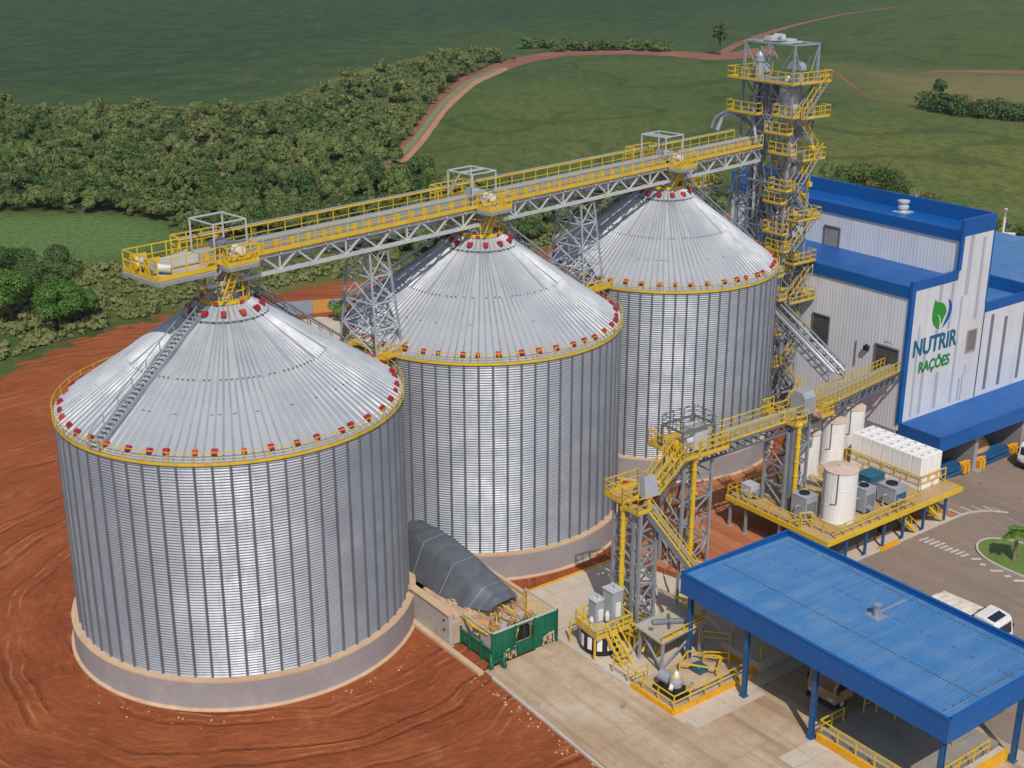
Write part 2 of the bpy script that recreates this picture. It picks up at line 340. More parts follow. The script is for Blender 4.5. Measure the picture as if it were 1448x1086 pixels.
def mat_ground():
    s = NT('land_surface'); p = s.pos()
    big = s.noise(p, 0.012, 6, 0.6); mid = s.noise(p, 0.09, 6, 0.65); fine = s.noise(p, 0.9, 7, 0.75); edge = s.noise(p, 0.35, 6, 0.7)
    rows = s.n('ShaderNodeTexWave'); g = s.n('ShaderNodeMapping'); s.l(p, g.inputs[0]); g.inputs['Rotation'].default_value = (0, 0, 0.35)
    s.l(g.outputs[0], rows.inputs['Vector']); rows.inputs['Scale'].default_value = 0.35; rows.inputs['Distortion'].default_value = 3.0
    rows.inputs['Detail'].default_value = 4; rows.inputs['Detail Scale'].default_value = 0.6
    crop = s.mix(s.ramp(big, 0.35, 0.65), srgb(74, 94, 48), srgb(92, 106, 54))
    crop = s.mix(s.attr('dark'), crop, srgb(42, 66, 48))
    crop = s.mix(s.attr('yellow'), crop, srgb(138, 132, 60))
    crop = s.mix(s.ramp(mid, 0.4, 0.7, 0, 0.35), crop, srgb(118, 126, 74))
    crop = s.mix(s.ramp(fine, 0.35, 0.62, 0.5, 0), crop, srgb(50, 70, 40))
    crop = s.mix(s.ramp(s.noise(s.pos((1, .5, 1), .1), 0.42, 5, 0.7), 0.36, 0.58, 0.5, 0), crop, srgb(46, 68, 38))
    crop = s.mix(s.ramp(s.noise(s.pos((1, .45, 1), -.2), 0.3, 6, 0.75), 0.54, 0.7, 0, 0.26), crop, srgb(120, 132, 76))
    crop = s.mix(s.math('MULTIPLY', rows.outputs['Fac'], 0.10), crop, srgb(60, 80, 44))
    scrub = s.mix(s.ramp(mid, 0.35, 0.65), srgb(78, 100, 44), srgb(108, 116, 60))
    scrub = s.mix(s.ramp(fine, 0.5, 0.8, 0, 0.8), scrub, srgb(140, 122, 84))
    scrub = s.mix(s.ramp(s.noise(p, 0.22, 6, 0.75), 0.56, 0.66, 0, 0.75), scrub, srgb(148, 104, 72))
    scrub = s.mix(s.ramp(fine, 0.25, 0.5, 0.75, 0), scrub, srgb(48, 62, 30))
    meadow = s.mix(s.ramp(mid, 0.35, 0.65), srgb(104, 108, 66), srgb(128, 114, 72))
    ter = s.math('SINE', s.math('ADD', s.math('MULTIPLY', s.noise(p, 0.006, 3, 0.5), 60.0), s.math('MULTIPLY', mid, 1.5)))
    crop = s.mix(s.ramp(ter, 0.86, 1.0, 0, 0.4), crop, srgb(48, 66, 38))
    crop = s.mix(s.attr('meadow'), crop, meadow)
    crop = s.mix(s.attr('fresh'), crop, s.mix(s.ramp(fine, 0.35, 0.65), srgb(70, 96, 50), srgb(112, 136, 76)))
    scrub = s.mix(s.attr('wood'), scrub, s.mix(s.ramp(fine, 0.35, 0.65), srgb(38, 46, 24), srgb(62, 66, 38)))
    e = s.math('SUBTRACT', edge, 0.5); e = s.math('MULTIPLY', e, 1.1)
    sc = s.ramp(s.math('ADD', s.attr('scrub'), e), 0.42, 0.58)
    col = s.mix(sc, crop, scrub)
    # red soil: packed haul tracks in arcs round the nearest silo, loose lighter crumbs, damp darker patches
    soil = s.mix(s.ramp(mid, 0.32, 0.66), srgb(158, 88, 52), srgb(136, 72, 43))
    sp_ = s.n('ShaderNodeSeparateXYZ'); s.l(p, sp_.inputs[0]); dx = s.math('ADD', sp_.outputs[0], 16.0); dy = s.math('SUBTRACT', sp_.outputs[1], 96.0)
    dx = s.math('ADD', dx, s.math('MULTIPLY', s.noise(p, 0.05, 3), 7.0)); dy = s.math('ADD', dy, s.math('MULTIPLY', s.noise(s.pos((1, 1, 1), 1.0), 0.06, 3), 7.0))
    rad = s.math('SQRT', s.math('ADD', s.math('MULTIPLY', dx, dx), s.math('MULTIPLY', dy, dy))); ang = s.math('ARCTAN2', dy, dx)
    def streak(kr, ka, det):
        cb = s.n('ShaderNodeCombineXYZ'); s.l(s.math('MULTIPLY', rad, kr), cb.inputs[0]); s.l(s.math('MULTIPLY', ang, ka), cb.inputs[1]); return s.noise(cb.outputs[0], 1.0, det, 0.65)
    sw = streak(0.45, 2.2, 5); sw2 = streak(2.4, 9.0, 6)
    soil = s.mix(s.ramp(sw, 0.5, 0.68, 0, 0.28), soil, srgb(178, 106, 66))
    soil = s.mix(s.ramp(sw, 0.48, 0.34, 0, 0.3), soil, srgb(116, 64, 44))
    soil = s.mix(s.ramp(sw2, 0.55, 0.68, 0, 0.35), soil, srgb(186, 114, 72))
    soil = s.mix(s.ramp(sw2, 0.46, 0.34, 0, 0.4), soil, srgb(108, 56, 34))
    # wheel ruts: pairs of narrow bands following the arcs, broken along their length, with tread marks
    fr = s.math('FRACT', s.math('ADD', s.math('MULTIPLY', rad, 0.21), s.math('MULTIPLY', s.noise(p, 0.03, 2), 2.2)))
    rut = s.math('MAXIMUM', s.ramp(s.math('ABSOLUTE', s.math('SUBTRACT', fr, 0.35)), 0.055, 0.02), s.ramp(s.math('ABSOLUTE', s.math('SUBTRACT', fr, 0.68)), 0.055, 0.02))
    rut = s.math('MULTIPLY', rut, s.ramp(streak(0.12, 1.6, 2), 0.44, 0.56))
    tread = s.ramp(s.math('SINE', s.math('MULTIPLY', s.math('MULTIPLY', ang, rad), 9.0)), -0.4, 0.4, 0.45, 1.0)
    soil = s.mix(s.math('MULTIPLY', s.math('MULTIPLY', rut, tread), 0.6), soil, srgb(104, 54, 34))
    berm = s.math('MAXIMUM', s.ramp(s.math('ABSOLUTE', s.math('SUBTRACT', fr, 0.43)), 0.03, 0.01), s.ramp(s.math('ABSOLUTE', s.math('SUBTRACT', fr, 0.60)), 0.03, 0.01))
    soil = s.mix(s.math('MULTIPLY', s.math('MULTIPLY', berm, s.ramp(streak(0.3, 5.0, 3), 0.46, 0.6)), 0.42), soil, srgb(212, 142, 98))
    soil = s.mix(s.ramp(fine, 0.55, 0.8, 0, 0.6), soil, srgb(194, 122, 84))
    soil = s.mix(s.ramp(fine, 0.2, 0.42, 0.55, 0), soil, srgb(98, 48, 32))
    crumbs = s.noise(p, 2.6, 5, 0.8)
    soil = s.mix(s.ramp(crumbs, 0.68, 0.78, 0, 0.5), soil, srgb(206, 160, 124))
    pale = s.ramp(s.noise(p, 0.13, 5, 0.7), 0.6, 0.72, 0, 0.55)
    soil = s.mix(pale, soil, srgb(176, 122, 86))
    so = s.ramp(s.math('ADD', s.attr('soil'), s.math('MULTIPLY', e, 1.0)), 0.44, 0.56)
    col = s.mix(so, col, soil)
    s.l(col, s.b.inputs['Base Color']); s.b.inputs['Roughness'].default_value = 0.95; s.b.inputs['Specular IOR Level'].default_value = 0.1
    hs = s.math('ADD', s.math('SUBTRACT', s.math('MULTIPLY', sw, 0.35), s.math('MULTIPLY', rut, 0.35)), s.math('ADD', s.math('MULTIPLY', fine, 1.0), s.math('MULTIPLY', sw2, 0.6)))
    hc = s.math('ADD', s.math('MULTIPLY', fine, 1.6), s.math('MULTIPLY', s.noise(p, 2.2, 4), 0.8))
    hm = s.n('ShaderNodeMix', data_type='FLOAT'); s.l(so, hm.inputs[0]); s.l(hc, hm.inputs[2]); s.l(hs, hm.inputs[3])
    s.bump(hm.outputs[0], 0.75, 0.35)
    return s.m
def mat_road():
    s = NT('red_dirt_track'); p = s.pos(); n = s.noise(p, 0.06, 6, 0.65); f = s.noise(p, 0.6, 6, 0.7)
    col = s.mix(s.ramp(n, 0.35, 0.65), srgb(128, 78, 56), srgb(144, 94, 70)); col = s.mix(s.ramp(f, 0.5, 0.75, 0, 0.6), col, srgb(110, 62, 44))
    s.l(col, s.b.inputs['Base Color']); s.b.inputs['Roughness'].default_value = 0.95; s.bump(f, 0.4, 0.2); return s.m
def mat_verge(name, a, b):
    s = NT(name); p = s.pos(); n = s.noise(p, 0.3, 6, 0.7)
    col = s.mix(s.ramp(n, 0.35, 0.65), a, b); s.l(col, s.b.inputs['Base Color']); s.b.inputs['Roughness'].default_value = 0.95
    s.bump(s.noise(p, 2.0, 5), 0.6, 0.15); return s.m
M['lawn'] = mat_verge('island_lawn', srgb(106, 124, 58), srgb(90, 110, 48))
M['verge'] = mat_verge('track_verge_grass', srgb(104, 116, 80), srgb(126, 128, 92))
M['dark_verge'] = mat_verge('dark_field_edge', srgb(40, 54, 40), srgb(50, 60, 44))
M['verge_pale'] = mat_verge('pale_sand_track', srgb(176, 132, 100), srgb(160, 112, 82))

#@@GROUND
# ---------------------------------------------------------------- land
def poly_sd(px, py, poly):
    """signed distance, positive inside"""
    P = np.array(poly); Q = np.roll(P, -1, 0); d = np.full(px.shape, 1e9); ins = np.zeros(px.shape, bool)
    for (x0, y0), (x1, y1) in zip(P, Q):
        ex, ey = x1 - x0, y1 - y0; L = ex * ex + ey * ey + 1e-12
        t = np.clip(((px - x0) * ex + (py - y0) * ey) / L, 0, 1)
        d = np.minimum(d, np.hypot(px - x0 - t * ex, py - y0 - t * ey))
        c = ((y0 > py) != (y1 > py)) & (px < (x1 - x0) * (py - y0) / (y1 - y0 + 1e-12) + x0); ins ^= c
    return np.where(ins, d, -d)
def pp(pts, z=0): return [at(x, y, z) for x, y in pts]
SOIL = pp([(-420, 700), (-200, 600), (0, 532), (50, 505), (120, 478), (190, 458), (250, 443), (330, 428), (420, 407), (490, 399), (560, 388), (640, 366), (700, 345), (750, 326),
           (800, 308), (860, 290), (930, 276), (1000, 270), (1100, 280), (1250, 300), (1400, 322), (1448, 328), (1700, 345)]) + [(400, 150), (250, 30), (-120, 20)]
SCRUB = pp([(-500, 330), (-40, 372), (60, 372), (170, 366), (235, 352), (262, 322), (230, 308), (150, 300), (0, 300), (-300, 296), (-400, 140), (-100, 138), (0, 135), (130, 131), (300, 130), (420, 118), (500, 95), (560, 84), (640, 66), (720, 78),
            (700, 92), (650, 110), (600, 145), (565, 180), (548, 208), (620, 232), (760, 250), (880, 236), (1040, 248), (1180, 222), (1300, 244), (1448, 290), (1700, 330)]) + [(300, 190), (60, 190), (-160, 150)]
YELLOW = pp([(1180, 190), (1448, 195), (1800, 200), (1800, 330), (1448, 292), (1300, 246), (1180, 214)])
YELLOW2 = pp([(640, 165), (760, 120), (900, 150), (1030, 190), (1020, 240), (760, 240), (620, 225)])
DARK = pp([(-900, -60), (-300, 120), (0, 130), (300, 128), (560, 78), (720, 50), (1000, 60), (1100, 30), (1300, -40), (900, -90)])
MEADOW = pp([(1185, 92), (1300, 103), (1700, 110), (1700, 205), (1448, 165), (1330, 150), (1260, 140)])

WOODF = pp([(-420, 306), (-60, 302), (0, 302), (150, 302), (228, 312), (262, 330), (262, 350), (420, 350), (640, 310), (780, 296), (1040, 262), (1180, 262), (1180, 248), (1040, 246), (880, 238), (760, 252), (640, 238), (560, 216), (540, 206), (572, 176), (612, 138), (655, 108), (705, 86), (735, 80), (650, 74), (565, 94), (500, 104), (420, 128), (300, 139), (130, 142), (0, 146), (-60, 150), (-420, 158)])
def axis(lo, hi, a, b, step, grow, far):
    mid = list(np.arange(a, b + 1e-6, step)); L = []; x = a; s = step
    while x > lo: s = min(s * grow, far); x -= s; L.append(x)
    R = []; x = b; s = step
    while x < hi: s = min(s * grow, far); x += s; R.append(x)
    return np.array(L[::-1] + mid + R)
gx = axis(-1500, 1500, -140, 150, 1.3, 1.05, 120); gy = axis(-100, 2200, 40, 300, 1.3, 1.02, 120)
X, Y = np.meshgrid(gx, gy); Zg = ramp_z(X, Y)
r = np.hypot(X, Y)
Zg = Zg + np.clip((r - 260) / 300, 0, 1) * (1.6 * np.sin(X / 61 + 1) * np.sin(Y / 83) + 1.2 * np.sin(X / 143 + Y / 97))
nx, ny = len(gx), len(gy)
def land_z(x, y):
    i = np.clip(np.searchsorted(gx, x) - 1, 0, nx - 2); j = np.clip(np.searchsorted(gy, y) - 1, 0, ny - 2)
    fx = (x - gx[i]) / (gx[i + 1] - gx[i]); fy = (y - gy[j]) / (gy[j + 1] - gy[j])
    return float(Zg[j, i] * (1 - fx) * (1 - fy) + Zg[j, i + 1] * fx * (1 - fy) + Zg[j + 1, i] * (1 - fx) * fy + Zg[j + 1, i + 1] * fx * fy)
me = bpy.data.meshes.new('ground')
vv = np.stack([X.ravel(), Y.ravel(), Zg.ravel()], 1)
ii = np.arange(nx * ny).reshape(ny, nx)
fc = np.stack([ii[:-1, :-1].ravel(), ii[:-1, 1:].ravel(), ii[1:, 1:].ravel(), ii[1:, :-1].ravel()], 1)
me.vertices.add(len(vv)); me.vertices.foreach_set('co', vv.ravel())
me.loops.add(fc.size); me.loops.foreach_set('vertex_index', fc.ravel())
me.polygons.add(len(fc)); me.polygons.foreach_set('loop_start', np.arange(0, fc.size, 4)); me.polygons.foreach_set('loop_total', np.full(len(fc), 4))
me.polygons.foreach_set('use_smooth', np.ones(len(fc), bool))
me.update(); me.validate()
FRESH = pp([(-200, 310), (0, 306), (150, 304), (228, 314), (256, 334), (238, 352), (170, 366), (60, 372), (-200, 376)])
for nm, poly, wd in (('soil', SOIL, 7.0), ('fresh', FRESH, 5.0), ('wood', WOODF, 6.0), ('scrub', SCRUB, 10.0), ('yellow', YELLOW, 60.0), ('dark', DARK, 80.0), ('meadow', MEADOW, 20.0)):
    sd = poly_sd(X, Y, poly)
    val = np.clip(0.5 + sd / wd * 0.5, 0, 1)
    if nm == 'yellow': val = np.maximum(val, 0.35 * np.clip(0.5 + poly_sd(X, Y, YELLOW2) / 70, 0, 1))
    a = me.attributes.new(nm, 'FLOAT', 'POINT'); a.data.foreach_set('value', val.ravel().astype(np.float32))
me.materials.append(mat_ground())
structure(bpy.data.objects.new('ground', me)); COL.objects.link(bpy.data.objects['ground'])

def ribbon(name, left, right, m, dz=0.03, sub=6):
    """a track between two edge lines given as plan points"""
    def dense(L):
        out = []
        for (a, b) in zip(L[:-1], L[1:]):
            for k in range(sub): out.append((a[0] + (b[0] - a[0]) * k / sub, a[1] + (b[1] - a[1]) * k / sub))
        return out + [L[-1]]
    A, B = dense(left), dense(right); mb = MB(); n = len(A); vs = []; ncr = 5
    for (a, b) in zip(A, B):
        w = math.hypot(a[0] - b[0], a[1] - b[1])
        ja = random.uniform(-0.06, 0.06); jb = random.uniform(-0.06, 0.06)
        for k in range(ncr + 1):
            t = (k / ncr) * (1 - ja - jb) + ja
            x, y = a[0] + (b[0] - a[0]) * t, a[1] + (b[1] - a[1]) * t
            vs.append((x, y, land_z(x, y) + dz))
    c = ncr + 1
    fs = [(i * c + k, i * c + k + 1, (i + 1) * c + k + 1, (i + 1) * c + k) for i in range(n - 1) for k in range(ncr)]
    mb.add(vs, fs); return structure(mb.build(name, m))
Mroad = mat_road()
ribbon('dirt_road', pp([(538, 206), (575, 172), (612, 132), (655, 103), (700, 85), (750, 74), (800, 69), (880, 68), (950, 71), (1010, 74), (1050, 71), (1090, 66)]),
       pp([(566, 210), (590, 183), (628, 146), (672, 113), (712, 94), (756, 82), (802, 76), (880, 74), (950, 77), (1010, 82), (1060, 80), (1100, 77)]), Mroad)
ribbon('dirt_road', pp([(1010, 74), (1040, 62), (1090, 47), (1140, 33), (1190, 20), (1270, 8)]), pp([(1022, 76), (1050, 64), (1095, 49.5), (1142, 34.8), (1191.5, 21.2), (1270.5, 8.7)]), Mroad, 0.05)
ribbon('dirt_road', pp([(1176, 96), (1200, 113), (1222, 130), (1246, 141)]), pp([(1178.5, 95.5), (1202.5, 112.5), (1224, 129.5), (1247, 140.7)]), Mroad)
ribbon('dirt_road', pp([(1296, 102), (1330, 98), (1370, 99), (1448, 101), (1600, 104)]), pp([(1296, 103), (1335, 101), (1372, 102.5), (1448, 105.5), (1600, 110)]), Mroad)
ribbon('field_track', pp([(48, 41), (110, 49), (200, 56), (300, 63), (400, 66)]), pp([(48, 41.9), (110, 50), (200, 57.4), (300, 64), (400, 66.7)]), M['dark_verge'], 0.05)
ribbon('grass_verge', pp([(547, 205), (583, 173), (621, 135), (663, 107), (704, 90)]), pp([(555, 207), (588, 178), (625, 140), (668, 110), (708, 92)]), M['verge'], 0.07)
ribbon('sand_track', pp([(560, 207), (592, 176), (629, 138), (672, 108), (714, 90)]), pp([(568, 210), (598, 180), (634, 142), (677, 112), (719, 93)]), M['verge_pale'], 0.07)

# ---------------------------------------------------------------- paving
def sheet(name, poly, m, dz, frame=S, sub=0):
    """flat paving sheet following the land, poly in frame coordinates (quad -> grid)"""
    mb = MB()
    if sub and len(poly) == 4:
        a, b, c, d = [Vector((p[0], p[1])) for p in poly]; vs = []
        for i in range(sub + 1):
            for j in range(sub + 1):
                p = (a * (1 - i / sub) + b * (i / sub)) * (1 - j / sub) + (d * (1 - i / sub) + c * (i / sub)) * (j / sub)
                w = frame(p.x, p.y, 0); vs.append((w[0], w[1], float(ramp_z(w[0], w[1])) + dz))
        fs = [(i * (sub + 1) + j, (i + 1) * (sub + 1) + j, (i + 1) * (sub + 1) + j + 1, i * (sub + 1) + j + 1) for i in range(sub) for j in range(sub)]
        mb.add(vs, fs)
    else:
        mb.add([frame(p[0], p[1], dz) for p in poly], [tuple(range(len(poly)))])
    return structure(mb.build(name, m))
sheet('asphalt_road', [(-61.2, 70), (-10, 70), (-10, 160), (-61.2, 160)], M['asphalt'], 0.020, sub=90)
sheet('dock_road', [(-76.2, 96.6), (-61.2, 96.6), (-61.2, 160), (-76.2, 160)], M['asphalt'], 0.024, sub=90)
sheet('concrete_apron', [(-66.3, 47.2), (-20, 46.2), (-20, 60), (-53, 60), (-53, 54.5), (-66.3, 54.5)], M['apron'], 0.020)
sheet('concrete_apron', [(-73.6, 52.0), (-66.32, 52.0), (-66.32, 54.3), (-52.9, 54.3), (-52.9, 78.4), (-61.2, 78.4), (-61.2, 70), (-73.6, 66.6)], M['slab_pale'], 0.024)
sheet('concrete_apron', [(-53, 60), (-20, 60), (-20, 70), (-53, 70)], M['apron'], 0.0235)
sheet('red_dusted_slab', [(-80.5, 66.6), (-61.2, 70), (-61.2, 97), (-80.5, 97)], M['slab_red'], 0.018)
sheet('pavement', [(-62.6, 79), (-61.2, 79), (-61.2, 105), (-62.6, 105)], M['slab_pale'], 0.028, sub=14)

def kerb(name, pts, m, h=0.14, w=0.22, f=S, follow=True):
    mb = MB(f)
    for a, b in zip(pts[:-1], pts[1:]):
        n = max(1, int(math.hypot(b[0] - a[0], b[1] - a[1]) / 3))
        for k in range(n):
            p = [a[i] + (b[i] - a[i]) * k / n for i in (0, 1)]; q = [a[i] + (b[i] - a[i]) * (k + 1) / n for i in (0, 1)]
            wp, wq = f(p[0], p[1], 0), f(q[0], q[1], 0)
            zp = float(ramp_z(wp[0], wp[1])) if follow else 0; zq = float(ramp_z(wq[0], wq[1])) if follow else 0
            mb.bar((p[0], p[1], zp + h / 2), (q[0], q[1], zq + h / 2), w, h)
    return structure(mb.build(name, m))
kerb('kerb', [(-65.1, 47.1), (-52.6, 46.6), (-30, 46.2)], M['kerb'], 0.16)
kerb('kerb', [(-66.6, 54.3), (-58.4, 54.3)], M['kerb'], 0.14)
kerb('kerb', [(-61.1, 79), (-61.1, 105)], M['kerb'], 0.16)
kerb('kerb', [(-73.7, 53.0), (-73.7, 66.6)], M['kerb_y'], 0.10, 0.16)
kerb('kerb', [(-61.1, 85.6), (-61.1, 88.2)], M['kerb_y'], 0.19, 0.5)
def mark(name, u0, v0, u1, v1, w, m, dz=0.034):
    mb = MB(S); du, dv = u1 - u0, v1 - v0; L = math.hypot(du, dv); nu, nv = -dv / L * w / 2, du / L * w / 2
    n = max(1, int(L / 1.5)); vs = []
    for k in range(n + 1):
        for sg in (1, -1):
            a, b = u0 + du * k / n + sg * nu, v0 + dv * k / n + sg * nv; x = S(a, b, 0)
            vs.append((x[0], x[1], float(ramp_z(x[0], x[1])) + dz))
    mb.add(vs, [(2 * k, 2 * k + 2, 2 * k + 3, 2 * k + 1) for k in range(n)])
    return mb.build(name, m)
def cross(us):
    r = thing('crosswalk', 'worn white zebra crossing painted on the asphalt beside the grassy island', 'road marking', S(-58, 92, 0))
    for k in range(9):
        u = -60.2 + k * 0.5; wdt = random.uniform(0.2, 0.28)
        mk = mark('stripe', u, 89.9 + 0.05 * k, u + 0.12, 91.2 + random.uniform(-.2, .2), wdt, M['mark_white']); mk.parent = r
        mk.location = -Vector(r.location)
cross(None)
mk = thing('lane_marking', 'broken white arrows and dashes worn into the asphalt along the island kerb', 'road marking', S(-53, 92, 0))
for (u0, v0, u1, v1) in ((-55.4, 90.6, -54.9, 91.3), (-54.4, 90.4, -54.0, 90.7), (-53.2, 90.1, -52.5, 90.9), (-51.9, 90.2, -51.6, 90.6), (-51.0, 90.1, -50.3, 91.0), (-49.6, 90.2, -49.2, 90.6)):
    o = mark('dash', u0, v0, u1, v1, 0.34, M['mark_white']); o.parent = mk; o.location = -Vector(mk.location)
for i, v in enumerate((99.0, 110.0, 121.4)):
    o = mark('lane_line', -74.5, v, -58, v, 0.16, M['mark_yellow'])
    tag(o, ['thin yellow line across the asphalt before the platform end', 'yellow line painted on the dock road beside the concrete pillar', 'yellow line painted on the dock road under the parked truck'][i], 'road marking')
o = mark('lane_line', -63, 104, -52, 99, 0.16, M['mark_white']); tag(o, 'faded white line on the asphalt beyond the palm island', 'road marking')

# grassy traffic island
isl = [(-55.6, 91.9), (-56.7, 93.2), (-56.9, 94.6), (-56.2, 95.8), (-54.1, 96.8), (-49, 97.6), (-43, 97.6), (-39, 96), (-39, 93), (-43, 91.8), (-49, 91.3), (-53.6, 91.2)]
def smooth_poly(p, n=3):
    for _ in range(n):
        q = []
        for a, b in zip(p, p[1:] + p[:1]):
            q += [(a[0] * .75 + b[0] * .25, a[1] * .75 + b[1] * .25), (a[0] * .25 + b[0] * .75, a[1] * .25 + b[1] * .75)]
        p = q
    return p
isl = smooth_poly(isl, 2)
mb = MB(); ctr = S(-48, 94.4, 0); vs = [(ctr[0], ctr[1], float(ramp_z(ctr[0], ctr[1])) + 0.25)]
for a, b in isl: x = S(a, b, 0); vs.append((x[0], x[1], float(ramp_z(x[0], x[1])) + 0.13))
mb.add(vs, [(0, i + 1, (i + 1) % len(isl) + 1) for i in range(len(isl))])
structure(mb.build('grass_island', M['lawn']))
kerb('kerb', isl + isl[:1], M['kerb'], 0.17, 0.2)
#@@END

#@@SILOS
# ---------------------------------------------------------------- silos
vent_me = None
def vent_mesh():
    """small hooded roof vent, x points down the roof slope"""
    mb = MB(); mb.mat(0)
    p = [(-.32, 0), (.30, 0), (.34, .22), (.16, .46), (-.2, .5), (-.32, .34)]
    n = len(p); vs = [(a, -.29, b) for a, b in p] + [(a, .29, b) for a, b in p]
    mb.add(vs, [tuple(range(n)), tuple(range(n, 2 * n))[::-1]] + [(i, i + n, (i + 1) % n + n, (i + 1) % n) for i in range(n)])
    mb.mat(1); mb.box(.32, .38, -.24, .24, .02, .2)
    me = bpy.data.meshes.new('roof_vent'); me.from_pydata(mb.v, [], mb.q); me.materials.append(M['red']); me.materials.append(M['opening'])
    me.polygons.foreach_set('material_index', mb.mi); me.update(); return me
vent_me = vent_mesh(); vent_me2 = vent_me.copy(); vent_me2.materials[0] = M['redworn']; vent_me2.name = 'worn_roof_vent'

def uvmesh(name, verts, nu, nv, uvs, m, parent, off):
    """closed tube grid nu around, nv rows"""
    me = bpy.data.meshes.new(name)
    v = np.array(verts) - np.array(off)
    ii = np.arange(nu * nv).reshape(nv, nu); jj = np.roll(ii, -1, 1)
    fc = np.stack([ii[:-1].ravel(), jj[:-1].ravel(), jj[1:].ravel(), ii[1:].ravel()], 1)
    return me, v, fc

def grain_silo(c, R, zE, label, ladders, seed):
    cx, cy = c; root = thing('grain_silo', label, 'silo', (cx, cy, 0), 'row of three grain silos'); rn = random.Random(seed)
    f = lambda a, r_, z: (cx + r_ * math.cos(a), cy + r_ * math.sin(a), z)
    # foundation
    zB = 2.28; Rc = R + 0.62
    mb = MB(); mb.lathe(cx, cy, [(Rc, -4), (Rc, zB - 0.02), (Rc - 0.03, zB), (R - 0.4, zB)], 128, cap=False)
    fo = mb.build('foundation', M['conc_base'], root)
    mb = MB(); mb.lathe(cx, cy, [(Rc + 0.004, zB - 0.12), (Rc + 0.012, zB + 0.004), (R - 0.3, zB + 0.006)], 128, cap=False); mb.build('ledge', M['conc_lip'], fo)
    mb = MB(); mb.lathe(cx, cy, [(Rc + 0.24, -4), (Rc + 0.24, 0.10), (Rc + 0.2, 0.14), (Rc + 0.003, 0.16)], 128, cap=False); mb.build('footing', M['conc_lip'], fo)
    # corrugated wall with stiffeners
    nw, nseg = 80, 5; nv = nw * nseg + 1; nu = 192
    a = np.arange(nu) * 2 * PI / nu; z = np.linspace(zB, zE, nv)
    rr = R + 0.055 * np.cos(np.arange(nv) * 2 * PI / nseg)
    A, Zz = np.meshgrid(a, z); RR = np.repeat(rr[:, None], nu, 1)
    verts = np.stack([RR * np.cos(A), RR * np.sin(A), Zz], 2).reshape(-1, 3)
    ii = np.arange(nu * nv).reshape(nv, nu); jj = np.roll(ii, -1, 1)
    fc = np.stack([ii[:-1].ravel(), jj[:-1].ravel(), jj[1:].ravel(), ii[1:].ravel()], 1)
    rb = MB()
    ns = 66
    for k in range(ns):
        t = 2 * PI * (k + 0.5) / ns; w = 0.1 / R
        for (z0, z1, d) in ((zB, zB + 5.6, .15), (zB + 5.6, zB + 11, .125), (zB + 11, zE - .02, .10)):
            p = [f(t - w, R - .02, z0), f(t - w * .6, R + d, z0), f(t + w * .6, R + d, z0), f(t + w, R - .02, z0)]
            q = [(x, y, z1) for x, y, _ in p]
            rb.add(p + q, [(0, 1, 5, 4), (1, 2, 6, 5), (2, 3, 7, 6), (4, 5, 6, 7), (3, 2, 1, 0)])
    rv = np.array(rb.v) - np.array((cx, cy, 0)); n0 = len(verts)
    me = bpy.data.meshes.new('wall')
    allv = np.concatenate([verts, rv]); rq = np.array([q for q in rb.q]) + n0
    allf = np.concatenate([fc, rq])
    me.vertices.add(len(allv)); me.vertices.foreach_set('co', allv.ravel())
    me.loops.add(allf.size); me.loops.foreach_set('vertex_index', allf.ravel().astype(np.int32))
    me.polygons.add(len(allf)); me.polygons.foreach_set('loop_start', np.arange(0, allf.size, 4)); me.polygons.foreach_set('loop_total', np.full(len(allf), 4))
    me.polygons.foreach_set('material_index', np.concatenate([np.zeros(len(fc), np.int32), np.ones(len(rq), np.int32)]))
    me.polygons.foreach_set('use_smooth', np.concatenate([np.ones(len(fc), bool), np.zeros(len(rq), bool)]))
    me.update()
    uvl = me.uv_layers.new(name='uv'); uu = np.zeros((len(allv), 2)); uu[:n0, 0] = (A * R).ravel(); uu[:n0, 1] = Zz.ravel()
    uvl.data.foreach_set('uv', uu[allf.ravel()].ravel())
    me.materials.append(M['zinc']); me.materials.append(M['rib_dark'])
    o = bpy.data.objects.new('wall', me); COL.objects.link(o); o.parent = root
    # roof: three overlapping tiers of ribbed sheets
    rT, zT = 1.45, zE + 7.45; Re = R + 0.07
    zr = lambda r_: zE + 0.06 + (zT - zE) * (Re - r_) / (Re - rT)
    mb = MB(); mb.mat(0); tiers = [(Re, 0.57 * R, 0.0), (0.57 * R + .1, 0.24 * R, 0.05), (0.24 * R + .1, rT, 0.10)]
    for (ra, rb_, up) in tiers:
        mb.lathe(cx, cy, [(ra, zr(ra) - .06 + up), (ra, zr(ra) + up), (rb_, zr(rb_) + up)], 128, cap=False)
    mb.mat(1); nr = 120
    for k in range(nr):
        t = 2 * PI * k / nr
        for i, (ra, rb_, up) in enumerate(tiers):
            if i == 2 and k % 3: continue
            if i == 1 and k % 6 == 5: continue
            hw = 0.085; hh = 0.12 if k % 3 else 0.14
            da, db = hw / ra, hw / rb_
            vs = [f(t - da, ra, zr(ra) + up), f(t, ra, zr(ra) + up + hh), f(t + da, ra, zr(ra) + up), f(t - db, rb_, zr(rb_) + up), f(t, rb_, zr(rb_) + up + hh), f(t + db, rb_, zr(rb_) + up)]
            mb.add(vs, [(0, 1, 4, 3), (1, 2, 5, 4), (0, 2, 1)])
    mb.mat(2)
